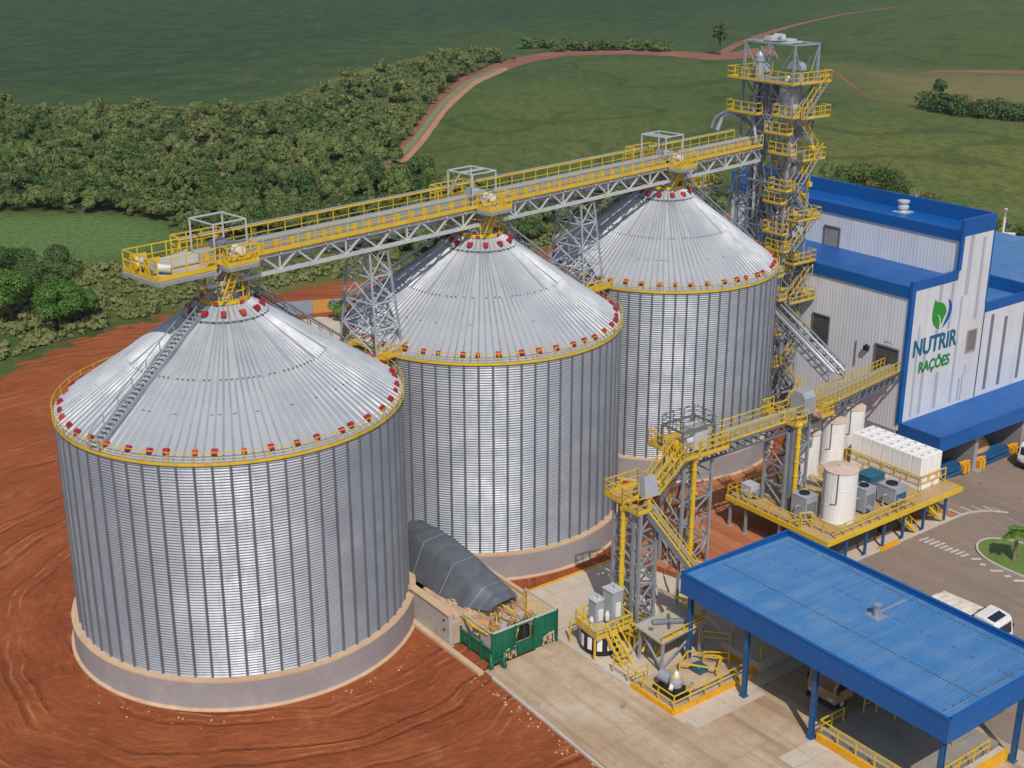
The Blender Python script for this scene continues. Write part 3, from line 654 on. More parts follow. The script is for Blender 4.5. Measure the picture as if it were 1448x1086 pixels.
    for (ra, lift, w) in ((0.575 * R, .09, .06), (0.24 * R + .14, .15, .11), (0.76 * R, .012, .04)):
        for k in range(nr):
            if ra > 0.3 * R and rn.random() < (.3 if ra < .6 * R else .8): continue
            t0 = 2 * PI * k / nr + .12 / ra; t1 = 2 * PI * (k + 1) / nr - .12 / ra
            if ra < 0.3 * R: t0, t1 = 2 * PI * k / nr, 2 * PI * (k + 1) / nr
            p = [f(t0, ra, zr(ra) + lift), f(t1, ra, zr(ra) + lift), f(t1, ra - w, zr(ra - w) + lift + .01), f(t0, ra - w, zr(ra - w) + lift + .01)]
            q = [(x, y, z - .05) for x, y, z in p]
            mb.add(p + q, [(0, 1, 2, 3), (4, 5, 1, 0), (7, 6, 5, 4)])
    ro = mb.build('roof', [M['zinc_roof'], M['rib_roof'], M['ring_dark']], root)
    # eave walkway and guard rail
    mb = MB(); mb.lathe(cx, cy, [(R - .02, zE - .22), (R + .14, zE - .22), (R + .14, zE - .14), (R - .02, zE - .14)], 96, cap=False)
    wk = mb.build('eave_walkway', M['yellow_deck'], root)
    mb = MB(); n = 96; Rr = R + .14
    P = [f(2 * PI * k / n, Rr, zE - .2) for k in range(n)]
    for k in range(n):
        a_, b_ = Vector(P[k]), Vector(P[(k + 1) % n]); up = Vector((0, 0, .95))
        mb.bar(a_ + Vector((0, 0, .1)), b_ + Vector((0, 0, .1)), .05, .2, raw=True)
        mb.bar(a_ + up, b_ + up, .045, raw=True); mb.bar(a_ + up * .62, b_ + up * .62, .03, raw=True)
        if k % 2 == 0: mb.bar(a_, a_ + up, .06, raw=True)
    mb.build('eave_railing', M['yellow'], root)
    # roof vents: one ring above the eave, two round the peak
    nv_ = 46
    def vent(t, rad, sc, worn):
        o = bpy.data.objects.new('roof_vent', vent_me2 if worn else vent_me); COL.objects.link(o); o.parent = root
        up = 0.10 if rad < .24 * R else 0.0
        o.location = (rad * math.cos(t), rad * math.sin(t), zr(rad) + up + .02)
        sl = math.atan2(zT - zE, Re - rT)
        o.rotation_euler = (0, sl * .8, t); o.scale = (sc, sc, sc)
    for k in range(nv_):
        t = 2 * PI * (k + .5) / nv_ + rn.uniform(-.035, .035)
        vent(t, R * .965 + rn.uniform(-.05, .05), rn.uniform(.52, .72), rn.random() < .2)
    for k in range(12): vent(2 * PI * k / 12 + .17, (.205 * R), 0.68, rn.random() < .12)
    for k in range(6): vent(2 * PI * k / 6 + .4, (.135 * R), 0.6, rn.random() < .2)
    # peak collar with ring platform
    mb = MB(); mb.lathe(cx, cy, [(1.5, zT - .25), (1.5, zT + .12), (1.1, zT + .3), (1.0, zT + .62), (.45, zT + .95), (.45, zT + 1.1)], 32)
    mb.build('peak_cap', M['steel_light'], root, smooth=False)
    mb = MB(); mb.lathe(cx, cy, [(1.52, zT + .02), (1.85, zT + .02), (1.85, zT + .3), (1.75, zT + .3), (1.75, zT + .14), (1.52, zT + .14)], 32, cap=False)
    n = 12
    P = [f(2 * PI * k / n, 1.8, zT + .1) for k in range(n)]
    for k in range(n):
        a_, b_ = Vector(P[k]), Vector(P[(k + 1) % n])
        mb.bar(a_, a_ + Vector((0, 0, 1.5)), .08, raw=True)
        for hz in (1.5, .8): mb.bar(a_ + Vector((0, 0, hz)), b_ + Vector((0, 0, hz)), .08, raw=True)
    mb.build('peak_railing', M['yellow'], root)
    # roof stairs lying on the slope
    for (t, wide) in ladders:
        mb = MB(); mb.mat(0); tx, ty = math.cos(t), math.sin(t); px_, py_ = -ty, tx
        def q(r_, s, h): return (cx + tx * r_ + px_ * s, cy + ty * r_ + py_ * s, zr(r_) + h)
        r0, r1 = 1.95, R + .2; hw = .42
        for s in (-hw, hw):
            mb.bar(q(r0, s, .30), q(r1, s, .30), .10, .26, raw=True)
            mb.bar(q(r0, s, 1.25), q(r1, s, 1.25), .06, raw=True)
            for k in range(9): r_ = r0 + (r1 - r0) * k / 8; mb.bar(q(r_, s, .1), q(r_, s, 1.25), .06, raw=True)
        mb.mat(1)
        for k in range(34): r_ = r0 + (r1 - r0) * (k + .5) / 34; mb.bar(q(r_, -hw, .34), q(r_, hw, .34), .16, .05, raw=True)
        mb.build('roof_stair', [M['steel'], M['steel_light']], root)
        mb = MB()   # tie tubes running from the bridge down past the roof edge
        for s in (-.75, .75):
            a_ = (cx + tx * .9 + px_ * s * .8, cy + ty * .9 + py_ * s * .8, zE + 9.2); b_ = (cx + tx * (R + .1) + px_ * s * 1.6, cy + ty * (R + .1) + py_ * s * 1.6, zE + .9)
            mb.tube([a_, b_], .09, 6); mb.tube([b_, (b_[0], b_[1], zE - .1)], .07, 6)
        if not wide: mb.build('tie_tube', M['steel'], root)
    return root
AD = math.atan2(D2[1], D2[0])
SIL = [((-20.7, 89.58), 12.504, 18.42), ((-2.628, 107.63), 12.05, 18.86), ((15.144, 126.49), 11.376, 19.06)]
lx, ly = at(160, 628, 18.4); A_lad = math.atan2(ly - SIL[0][0][1], lx - SIL[0][0][0])
grain_silo(*SIL[0], 'ribbed zinc grain silo nearest the camera, standing on the bare red soil', [(A_lad, 1), (math.radians(60), 0)], 1)
grain_silo(*SIL[1], 'middle zinc grain silo between two others, behind the grey tarpaulin hood', [(math.radians(166), 0), (math.radians(48), 0)], 2)
grain_silo(*SIL[2], 'farthest zinc grain silo, beside the tall yellow and grey elevator tower', [(math.radians(160), 0), (math.radians(36), 0)], 3)
#@@END

#@@CONVEYOR
# ---------------------------------------------------------------- overhead conveyor bridge across the silo peaks
ZD = 29.0
br = thing('conveyor_bridge', 'long grey truss conveyor bridge with yellow handrails crossing over all three silo peaks', 'conveyor', K(30, 0, 27))
T0, T1 = -2.2, 65.5
mb = MB(K)
for o in (-1.55, 1.45):
    mb.bar((T0, o, 27.45), (T1, o, 27.45), .26, .26); mb.bar((T0, o, 28.75), (T1, o, 28.75), .22, .26)
    n = 44
    for k in range(n):
        t0 = T0 + (T1 - T0) * k / n; t1 = T0 + (T1 - T0) * (k + 1) / n
        mb.bar((t0, o, 27.5), (t1, o, 28.7), .13) if k % 2 == 0 else mb.bar((t0, o, 28.7), (t1, o, 27.5), .13)
        if k % 4 == 0: mb.bar((t0, o, 27.4), (t0, o, 28.8), .12)
for k in range(34):
    t0 = T0 + (T1 - T0) * k / 33
    mb.bar((t0, -1.55, 27.42), (t0, 1.45, 27.42), .12); mb.bar((t0, -1.8, 28.78), (t0, 1.75, 28.78), .12)
mb.build('truss', M['steel_light'], br)
mb = MB(K); mb.box(T0, T1, .55, 1.72, 28.9, 28.98); mb.box(T0, T1, -1.85, -.95, 28.9, 28.98); mb.build('walkway', M['yellow_deck'], br)
mb = MB(K); mb.mat(0); mb.box(T0, T1, -.75, .35, 28.95, 29.42); mb.mat(1)
mb.tube([(T0, -.2, 29.45), (T1, -.2, 29.45)], .36, 10)
mb.mat(2)
for k in range(46):
    t = T0 + (T1 - T0) * (k + .5) / 46
    mb.box(t - .16, t + .16, .36, .54, 29.0, 29.5); mb.box(t - .05, t + .05, -.8, .4, 28.96, 29.5)
mb.build('belt_casing', [M['belt'], M['bluegrey'], M['yellow']], br)
mb = MB(K); mb.rail([(T0, 1.75, 28.95), (T1, 1.75, 28.95)], 1.2, 1.55, .06, .28); mb.build('handrail', M['yellow'], br)
mb = MB(K); mb.rail([(T0, -1.9, 28.95), (T1, -1.9, 28.95)], 1.2, 1.55, .06, .18); mb.tube([(T0, -1.9, 30.2), (T1, -1.9, 30.2)], .07, 6); mb.build('handrail', [M['yellow']], br)
mb = MB(K); mb.tube([(T0, -2.02, 30.3), (T1, -2.02, 30.3)], .07, 6); mb.tube([(T0, 1.6, 29.9), (T1, 1.6, 29.9)], .045, 6); mb.build('cable_pipe', M['steel'], br)
# tail platform beyond the first silo
mb = MB(K); mb.box(-6.7, T0, -1.7, 2.65, 28.72, 28.9); mb.build('end_platform', M['deck'], br)
ep = bpy.data.objects['end_platform']
mb = MB(K); mb.box(-6.76, T0, -1.78, -1.702, 28.55, 28.8); mb.box(-6.76, T0, 2.652, 2.73, 28.55, 28.8); mb.box(-6.79, -6.702, -1.78, 2.73, 28.55, 28.8); mb.build('edge_beam', M['steel'], ep)
mb = MB(K); mb.rail([(T0, -1.72, 28.9), (-6.7, -1.72, 28.9), (-6.7, 2.67, 28.9), (T0, 2.67, 28.9), ], 1.45, 1.1, .075, .32); mb.build('platform_railing', M['yellow'], ep)
mb = MB(K); mb.box(-6.2, -2.2, -.6, .5, 29.1, 29.6); mb.tube([(-6.0, -1.0, 29.5), (-6.0, .9, 29.5)], .42, 16); mb.bar((-6.2, -.75, 29.0), (-2.2, -.75, 29.7), .1); mb.tube([(-5.6, .9, 29.4), (-5.0, 1.6, 29.3)], .3, 12)
mb.build('tail_pulley', M['steel_light'], br)
mb = MB(K); mb.box(-6.6, -5.4, -.95, -.8, 29.0, 30.1); mb.box(-6.6, -5.4, .78, .9, 29.0, 30.1); mb.tube([(-6.62, .2, 29.6), (-6.9, .2, 29.6)], .25, 12); mb.build('pulley_guard', M['yellow'], br)
for i, (tc, reach) in enumerate(((0.0, 2.75), (25.0, 3.3), (50.8, 3.2))):
    c = K(tc, 0, 0); sgn = 1
    mb = MB(K); mb.box(tc - 1.25, tc + 1.25, 1.78, reach, 28.7, 28.88); pl = mb.build('service_platform', M['deck'], br)
    mb = MB(K); mb.box(tc - 1.3, tc + 1.3, reach + .002, reach + .08, 28.55, 28.8); mb.box(tc - 1.33, tc - 1.252, 1.8, reach + .08, 28.55, 28.8); mb.box(tc + 1.252, tc + 1.33, 1.8, reach + .08, 28.55, 28.8); mb.build('edge_beam', M['steel'], pl)
    mb = MB(K); mb.rail([(tc - 1.25, 1.8, 28.88), (tc - 1.25, reach, 28.88), (tc + 1.25, reach, 28.88), (tc + 1.25, 1.8, 28.88)], 1.35, 1.1, .075, .3); mb.build('platform_railing', M['yellow'], pl)
    mb = MB(K); mb.box(tc - 2.2, tc + 1.6, -2.9, -1.92, 28.72, 28.88); mb.rail([(tc - 2.2, -1.95, 28.9), (tc - 2.2, -2.9, 28.9), (tc + 1.6, -2.9, 28.9), (tc + 1.6, -1.95, 28.9)], 1.5, 1.2, .09, .3)
    mb.build('rear_platform', M['yellow'], br)
    # hoist gantry over the peak
    g0, g1, ga, gb, zt = tc - 1.35, tc + 1.35, -1.6, 1.35, 31.7
    mb = MB(K)
    for a in (g0, g1):
        for b in (ga, gb): mb.bar((a, b, 28.9), (a, b, zt), .1)
    mb.bar((g0, ga, zt), (g1, ga, zt), .1); mb.bar((g0, gb, zt), (g1, gb, zt), .1); mb.bar((g0, ga, zt), (g0, gb, zt), .1); mb.bar((g1, ga, zt), (g1, gb, zt), .1)
    if i == 1: mb.bar((g0, 0, zt), (g1, 0, zt), .15); mb.bar((g0, ga, 29.6), (g0, 0, zt), .12)
    if i == 2: mb.bar((g0 + .6, ga, zt), (g0 + .6, gb, zt), .2)
    mb.build('hoist_gantry', M['steel_light'], br)
    mb = MB(K); mb.mat(0); mb.tube([(tc - .8, .2, 29.9), (tc + .15, .2, 29.9)], .48, 14); mb.box(tc - .1, tc + .7, -.5, .9, 29.3, 30.1); mb.mat(1)
    mb.tube([(tc + .5, 1.0, 29.6), (tc + .5, 1.9, 29.6)], .33, 12); mb.box(tc + .1, tc + .9, .9, 1.5, 29.0, 29.3)
    mb.build('drive_motor', [M['steel_dark'] if i == 0 else M['grey_cab'], M['white']], br)
    zt_ = SIL[i][2] + 7.45
    mb = MB(K); dt = (SIL[i][0][0] - c[0]) * D2[0] + (SIL[i][0][1] - c[1]) * D2[1]; do = (SIL[i][0][0] - c[0]) * N2[0] + (SIL[i][0][1] - c[1]) * N2[1]
    mb.tube([(tc, 0, 28.9), (tc, 0, 28.2), (tc + dt, do, zt_ + 1.0)], [.55, .45, .36], 12); mb.build('discharge_chute', M['steel'], br)
    mb = MB(K)   # yellow access ladder from the peak ring to the side platform
    a0 = (tc + dt - 1.0, do + 1.6, zt_ + .15); a1 = (tc - .5, reach - .1, 28.85)
    for s in (-.27, .27): mb.bar((a0[0] + s, a0[1], a0[2]), (a1[0] + s, a1[1], a1[2]), .1, .14); mb.bar((a0[0] + s, a0[1], a0[2] + .9), (a1[0] + s, a1[1], a1[2] + .9), .07)
    for k in range(8):
        p = [a0[j] + (a1[j] - a0[j]) * (k + .5) / 8 for j in range(3)]; mb.bar((p[0] - .27, p[1], p[2]), (p[0] + .27, p[1], p[2]), .14, .05)
    mb.build('access_ladder', M['yellow'], br)
    mb = MB(K)
    for s in (-1, 1):
        for o in (-1.5, 1.4): mb.bar((tc + s * 1.5, o, 27.4), (tc + dt + s * .9, do + o * .75, zt_ - .2), .13)
        mb.bar((tc + s * 1.5, -1.5, 27.4), (tc + dt + s * .9, do + 1.0, zt_ + .2), .09)
    mb.build('peak_support', M['steel'], br)

# ---------------------------------------------------------------- trestles between the silos
def trestle(tc, label, zb, seed):
    rn = random.Random(seed); root = thing('support_trestle', label, 'trestle', K(tc, 0, zb), 'lattice trestles under the conveyor bridge')
    top = [(tc + a, o, 27.3) for a in (-.9, .9) for o in (-1.3, 1.3)]; bot = [(tc + a * 1.5, o * 1.75, zb) for a in (-.9, .9) for o in (-1.3, 1.3)]
    for k in range(4):
        mb = MB(K); mb.bar(top[k], bot[k], .16); mb.bar(bot[k], (bot[k][0], bot[k][1], zb - 4 - (1 if k % 2 else 0)), .22); mb.build('leg', M['steel'], root)
    mb = MB(K); nl = 4
    def L(k, f): return tuple(top[k][j] + (bot[k][j] - top[k][j]) * f for j in range(3))
    for i in range(nl):
        f0, f1 = i / nl, (i + 1) / nl
        for a, b in ((0, 1), (2, 3), (0, 2), (1, 3)):
            mb.bar(L(a, f0), L(b, f1), .07); mb.bar(L(b, f0), L(a, f1), .07); mb.bar(L(a, f1), L(b, f1), .09)
    mb.build('cross_bracing', M['steel_light'], root)
    mb = MB(K); mb.box(tc - 1.7, tc + 1.7, 1.6, 2.9, zb - .1, zb + .05); mb.box(tc - 1.7, tc + 1.7, -2.9, -1.6, zb - .1, zb + .05)
    mb.rail([(tc - 1.7, 2.9, zb), (tc + 1.7, 2.9, zb)], .9, 1.0, .08, .3); mb.build('foot_walkway', M['yellow'], root)
    return root
trestle(13.4, 'grey lattice trestle with splayed legs at the left eave of the middle silo', 18.9, 3)
trestle(38.2, 'grey lattice trestle with splayed legs at the left eave of the farthest silo', 19.2, 4)
#@@END

#@@TOWER
# ---------------------------------------------------------------- elevator tower
tu0, tu1, tv0, tv1 = -97.0, -90.2, 103.4, 107.0
tb = S(-93.6, 105.2, 0); tz = float(ramp_z(tb[0], tb[1])) - .3
tw = thing('elevator_tower', 'tall grey lattice elevator tower with yellow railed platforms between far silo and blue building', 'tower', (tb[0], tb[1], tz))
ztop = 39.3
legs = [(tu0, tv0), (tu1, tv0), (tu1, tv1), (tu0, tv1)]
for (a, b) in legs:
    mb = MB(S); mb.bar((a, b, tz), (a, b, ztop), .22); mb.build('leg', M['steel'], tw)
for (a, b) in ((-93.6, tv0), (-93.6, tv1)):
    mb = MB(S); mb.bar((a, b, tz), (a, b, 35.4), .22); mb.build('inner_leg', M['steel_dark'], tw)
lev = [tz + .2, 1.5, 5, 8.5, 12, 15.4, 18.6, 21.8, 25, 28.4, 32, 35.5, ztop]
mb = MB(S)
for i, z in enumerate(lev):
    for k in range(4):
        a, b = legs[k], legs[(k + 1) % 4]; mb.bar((*a, z), (*b, z), .18)
        if i:
            z0 = lev[i - 1]
            if z <= 35.6 and abs(a[0] - b[0]) > 1:
                m_ = ((a[0] + b[0]) / 2, (a[1] + b[1]) / 2)
                mb.bar((*a, z0), (*m_, z), .11); mb.bar((*b, z0), (*m_, z), .11)
                mb.bar((*m_, z0), (*a, z), .07); mb.bar((*m_, z0), (*b, z), .07); mb.bar((a[0], a[1], (z + z0) / 2), (b[0], b[1], (z + z0) / 2), .09)
            elif z <= 35.6: mb.bar((*a, z0), (*b, z), .11); mb.bar((*b, z0), (*a, z), .11)
for k in (0, 1, 2): 
    a, b = legs[k], legs[(k + 1) % 4]
    mb.bar((*a, ztop - .1), (a[0] * .72 + b[0] * .28, a[1] * .72 + b[1] * .28, 36.4), .09)
    mb.bar((*b, ztop - .1), (b[0] * .72 + a[0] * .28, b[1] * .72 + a[1] * .28, 36.4), .09)
mb.build('lattice_bracing', M['steel'], tw)
mb = MB(S)
mb.bar((-95.5, tv0, ztop), (-95.5, tv1, ztop), .16); mb.bar((-92.5, tv0, ztop), (-92.5, tv1, ztop), .16)
mb.box(-95.2, -94.2, 104.2, 105.8, ztop + .12, ztop + .55); mb.box(-93.8, -92.7, 105, 106.4, ztop + .1, ztop + .3); mb.tube([(-94.8, 105.4, ztop + .5), (-93.6, 105.4, ztop + .5)], .3, 10)
mb.build('top_hoist', M['steel_light'], tw)
# lower bay on the silo side
mb = MB(S)
for (a, b) in ((-102, 103.2), (-99.8, 106.6)):
    mb.bar((a, b, tz), (a, b, 27.0), .2)
for z in (8, 13, 18, 23, 27):
    mb.bar((-102, 103.2, z), (tu0, tv0, z), .14); mb.bar((-99.8, 106.6, z), (tu0, tv1, z), .14); mb.bar((-102, 103.2, z), (-99.8, 106.6, z), .12)
    mb.bar((-102, 103.2, z), (tu0, tv0, z - 5), .1); mb.bar((-99.8, 106.6, z), (tu0, tv1, z - 5), .1)
mb.build('side_bay', M['steel'], tw)
# platforms: (z, deck rectangles, rail path)
def platform(z, u0, u1, v0, v1, sides='abcd', h=1.2):
    mb = MB(S); mb.box(u0, u1, v0, v1, z - .12, z); d = mb.build('platform_deck', M['steel_dark'], tw)
    mb = MB(S); c = [(u0, v0, z + .004), (u1, v0, z + .004), (u1, v1, z + .004), (u0, v1, z + .004)]
    for i, sd in enumerate('abcd'):
        if sd in sides: mb.rail([c[i], c[(i + 1) % 4]], h, .95, .07, .24)
    mb.build('platform_railing', M['yellow'], d)
platform(35.5, -98.2, -89.2, 102.2, 103.25, 'abd'); platform(35.5, -90.05, -89.0, 103.3, 107.9, 'bc'); platform(35.5, -98.2, -97.15, 103.3, 107.9, 'dc'); platform(35.5, -96.9, -90.3, 103.6, 106.9, '')
platform(32.0, -98.2, -94.0, 102.3, 103.25, 'abd'); platform(32.2, -91.6, -88.9, 102.2, 103.2, 'abd'); platform(32.0, -90.0, -88.8, 103.5, 107.9, 'bc')
platform(30.4, -92.6, -89.6, 102.3, 103.2, 'ab'); platform(28.4, -91.8, -88.9, 102.2, 103.2, 'abd'); platform(27.6, -90.0, -88.9, 104.4, 107.8, 'bc')
platform(26.4, -99.0, -97.2, 102.4, 104.2, 'abd'); platform(24.6, -91.6, -89.2, 102.3, 103.2, 'abd'); platform(23.2, -92.2, -89.8, 102.3, 103.2, 'abd')
platform(21.3, -90.0, -88.7, 104.0, 107.6, 'abc'); platform(20.0, -92.0, -89.2, 102.3, 103.2, 'abd'); platform(18.2, -91.4, -88.9, 102.3, 103.2, 'abd')
platform(16.6, -90.0, -88.9, 104.0, 107.6, 'abc'); platform(15.4, -93.4, -89.4, 102.3, 103.2, 'abd'); platform(13.0, -94.0, -88.8, 102.0, 103.2, 'abd', 1.3); platform(12.4, -90.0, -88.6, 103.6, 107.6, 'bc')
platform(23.0, -103.4, -102.1, 102.4, 105, 'abd')
for z in (9.0, 5.4): platform(z, -92.6, -89.0, 102.3, 103.2, 'abd')
# zigzag stair on the yard side
zs = [tz + .3, 2.2, 5.4, 9.0, 12.4, 15.4, 18.2, 21.3, 24.6, 28.4, 32.0, 35.5]
for i in range(len(zs) - 1):
    mb = MB(S); a = (-89.6 if i % 2 else -88.9, 103.6, zs[i]); b = (-89.6 if i % 2 else -88.9, 106.9, zs[i + 1])
    if i % 2: a, b = (a[0], b[1], a[2]), (b[0], a[1], b[2])
    for s in (-.3, .3):
        mb.mat(1).bar((a[0] + s, a[1], a[2]), (b[0] + s, b[1], b[2]), .06, .16)
        mb.mat(0).bar((a[0] + s, a[1], a[2] + 1), (b[0] + s, b[1], b[2] + 1), .06)
        for k in range(4): p = [a[j] + (b[j] - a[j]) * k / 3 for j in range(3)]; mb.bar((p[0] + s, p[1], p[2]), (p[0] + s, p[1], p[2] + 1), .06)
    mb.mat(1)
    for k in range(12): p = [a[j] + (b[j] - a[j]) * (k + .5) / 12 for j in range(3)]; mb.bar((p[0] - .3, p[1], p[2]), (p[0] + .3, p[1], p[2]), .2, .04)
    mb.build('stair_flight', [M['yellow'], M['steel']], tw)
# bucket elevator casings with heads
for (a, b, zh, w) in ((-95.4, 104.4, 36.2, .55), (-92.0, 105.9, 36.6, .5)):
    mb = MB(S)
    for s in (-.55, .55): mb.box(a + s - w / 2, a + s + w / 2, b - w / 2, b + w / 2, tz, zh)
    n = 10
    P = [(a + 1.0 * math.cos(PI * k / n), b - .4, zh + .9 * math.sin(PI * k / n)) for k in range(n + 1)]; Q = [(x, b + .4, z) for x, _, z in P]
    mb.add([S(*p) for p in P + Q], [(k, k + 1, k + n + 2, k + n + 1) for k in range(n)] + [tuple(range(n + 1))[::-1], tuple(range(n + 1, 2 * n + 2))])
    mb.tube([(a, b + .4, zh + .3), (a, b + 1.0, zh + .3)], .26, 10)
    mb.build('bucket_elevator', M['grey_cab'] if zh < 33 else M['steel'], tw)
mb = MB(S); c = S(-95.0, 104.0, 0)
mb.lathe(-95.3, 103.9, [(.35, 35.5), (.42, 36.0), (.42, 37.3), (.55, 37.32), (.55, 37.9), (.5, 37.95), (.2, 38.5), (.2, 38.8)], 16); mb.build('exhaust_stack', M['steel'], tw)
# hoppers and cyclones
for (a, b, z0, z1, r_, m_) in ((-94.9, 105.4, 31.2, 35.0, 1.15, 'steel'), (-91.6, 104.6, 30.6, 34.9, 1.05, 'steel_light'), (-91.8, 104.9, 26.0, 29.8, .9, 'steel_light'), (-94.6, 105.5, 20.5, 24.4, 1.0, 'steel_dark'), (-92.0, 105.6, 14.5, 18.0, .95, 'steel')):
    mb = MB(S); mb.lathe(a, b, [(.22, z0 - 1.4), (.25, z0 - .3), (r_, z0 + 1.5), (r_, z1), (r_ * .7, z1 + .45), (.2, z1 + .6)], 20); mb.build('hopper', M[m_], tw)
# spout pipes
spouts = [[(-95.2, 103.7, 35), (-95.4, 103.5, 32), (-94.6, 103.4, 29), (-93.4, 103.6, 26), (-92.6, 103.8, 21)],
          [(-92.2, 105, 36), (-92.8, 104, 33), (-93.6, 103.5, 30.4), (-94.6, 103.5, 27.6), (-95, 104, 20)],
          [(-94.0, 104.2, 34), (-93.4, 103.6, 30), (-92.4, 103.5, 26.5), (-92.2, 104, 18)],
          [(-96.8, 103.6, 30.6), (-98.0, 103.2, 31.5), (-99.2, 102.9, 31.0), (-99.8, 102.7, 29.6)],
          [(-96.6, 104.6, 30.4), (-98.6, 103.8, 31.7), (-100.4, 103.2, 31.0), (-101.0, 103.0, 29.6)],
          [(-91.2, 104.2, 33), (-90.8, 103.9, 27), (-91.4, 104.4, 20), (-91, 104.2, 12)],
          [(-93.0, 105.4, 30), (-91.8, 105.8, 24), (-91.4, 105.6, 14)], [(-96.4, 104.0, 27), (-98, 103.9, 24), (-99.2, 103.8, 18), (-99.4, 104.2, 8)],
          [(-95.4, 105.2, 28), (-96.6, 104.8, 22), (-97, 105, 12), (-96.4, 105, 4)], [(-93.2, 104.8, 19), (-91.6, 103.8, 14), (-90.8, 103.4, 9), (-91.2, 103.6, 2)]]
for i, sp in enumerate(spouts):
    P = [Vector(p) for p in sp]; D = []
    for k in range(len(P) - 1):
        p0, p1, p2, p3 = P[max(k - 1, 0)], P[k], P[k + 1], P[min(k + 2, len(P) - 1)]
        for j in range(5):
            t = j / 5; D.append(tuple(.5 * ((2 * p1) + (p2 - p0) * t + (2 * p0 - 5 * p1 + 4 * p2 - p3) * t * t + (3 * p1 - p0 - 3 * p2 + p3) * t ** 3)))
    D.append(tuple(P[-1])); mb = MB(S); mb.tube(D, .17 if i % 3 else .22, 8); mb.build('spout_pipe', M['yellow'] if i in (5,) else M['steel_light'] if i % 2 else M['steel'], tw, smooth=True)
# small yellow fittings (valves, motors, cages) on each level
rf = random.Random(5)
for z in (30.4, 28.4, 26.4, 24.6, 23.2, 21.3, 20.0, 18.2, 16.6, 15.4, 13.0, 9):
    for k in range(4):
        fit = MB(S); a, b = rf.uniform(-92.6, -89.8), rf.uniform(103.5, 106.6); h = rf.uniform(.3, .8)
        if k % 2: fit.tube([(a, b, z + .5), (a + rf.uniform(.3, .6), b, z + .5)], rf.uniform(.16, .34), 10)
        else: fit.box(a, a + rf.uniform(.3, .7), b, b + rf.uniform(.3, .6), z + .05, z + .05 + h)
        fit.bar((a, b, z - 1.2), (a + rf.uniform(-.8, .8), b, z + 1.3), .07)
        fit.build('gate_valve', M['yellow'], tw)

# bundle of spouts sloping from the tower to the yard conveyor
sb = thing('spout_bundle', 'sloping bundle of bare steel spouts falling from the tall tower past the building wall', 'pipework', S(-84, 100, 5))
A0, A1 = Vector((-92.0, 102.6, 12.9)), Vector((-77.6, 98.6, 8.6))
for i, (du, dz) in enumerate(((-.9, .1), (-.3, .35), (.3, .1), (.9, .35))):
    mb = MB(S); mb.tube([(A0.x + .3 * du, A0.y + du, A0.z + dz), (A1.x + .3 * du, A1.y + du, A1.z + dz)], .12, 8); mb.build('spout_pipe', M['steel_light'] if i % 2 else M['steel'], sb, smooth=True)
mb = MB(S)
for du in (-1.2, 1.2):
    for dz in (-.5, .8): mb.bar((A0.x, A0.y + du, A0.z + dz), (A1.x, A1.y + du, A1.z + dz), .13)
    for k in range(12):
        p = A0.lerp(A1, k / 12); q = A0.lerp(A1, (k + 1) / 12); mb.bar((p.x, p.y + du, p.z - .5), (q.x, q.y + du, q.z + .8), .09); mb.bar((q.x, q.y + du, q.z - .5), (q.x, q.y + du, q.z + .8), .07)
for k in range(13): p = A0.lerp(A1, k / 12); mb.bar((p.x, p.y - 1.2, p.z - .5), (p.x, p.y + 1.2, p.z - .5), .08)
mb.build('spout_frame', M['steel'], sb)
#@@END
#@@YARD
# ---------------------------------------------------------------- yard conveyor, its lattice supports and platform
def lattice(mb, cs, z0, z1, nl, w=.2, b=.1, f=S, legs=True):
    n = len(cs)
    if legs:
        for c in cs: mb.bar((*c, z0), (*c, z1), w)
    for i in range(nl):
        a0 = z0 + (z1 - z0) * i / nl; a1 = z0 + (z1 - z0) * (i + 1) / nl
        for k in range(n):
            p, q = cs[k], cs[(k + 1) % n]
            mb.bar((*p, a0), (*q, a1), b) if (i + k) % 2 else mb.bar((*q, a0), (*p, a1), b)
            mb.bar((*p, a1), (*q, a1), b)
def gallery(root, p, q, w=1.7, depth=1.0, h=1.1, nd=14):
    """a conveyor gallery from p to q: trusses, deck, belt casing, railings as parts of root"""
    P, Q = Vector(S(*p)), Vector(S(*q)); d = (Q - P); L = d.length; hd = Vector((d.x, d.y, 0)).normalized(); s = Vector((hd.y, -hd.x, 0)); up = Vector((0, 0, 1))
    g = lambda t, o, z: tuple(P + d * t + s * o + up * z)
    mb = MB()
    for o in (-w / 2, w / 2):
        mb.bar(g(0, o, -.1), g(1, o, -.1), .16, .2, raw=True); mb.bar(g(0, o, -depth), g(1, o, -depth), .16, .18, raw=True)
        for k in range(nd):
            a, b = (k / nd, (k + 1) / nd) if k % 2 else ((k + 1) / nd, k / nd); mb.bar(g(a, o, -.1), g(b, o, -depth), .09, raw=True)
    for k in range(nd + 1): mb.bar(g(k / nd, -w / 2, -depth), g(k / nd, w / 2, -depth), .1, raw=True)
    mb.build('truss', M['steel_dark'], root)
    mb = MB(); mb.mat(0); mb.bar(g(0, 0, -.03), g(1, 0, -.03), w - .2, .06, raw=True); mb.mat(1); mb.bar(g(0, -.1, .28), g(1, -.1, .28), .62, .46, raw=True); mb.build('belt_casing', [M['deck'], M['belt']], root)
    for o in (-w / 2 - .05, w / 2 + .05):
        mb = MB(); mb.rail([g(0, o, 0), g(1, o, 0)], h, 1.3, .065, .2); mb.build('handrail', M['yellow'], root)
yb = thing('yard_conveyor', 'lower truss conveyor with yellow handrails running from the building doorway to the yard towers', 'conveyor', S(-70, 82, 9))
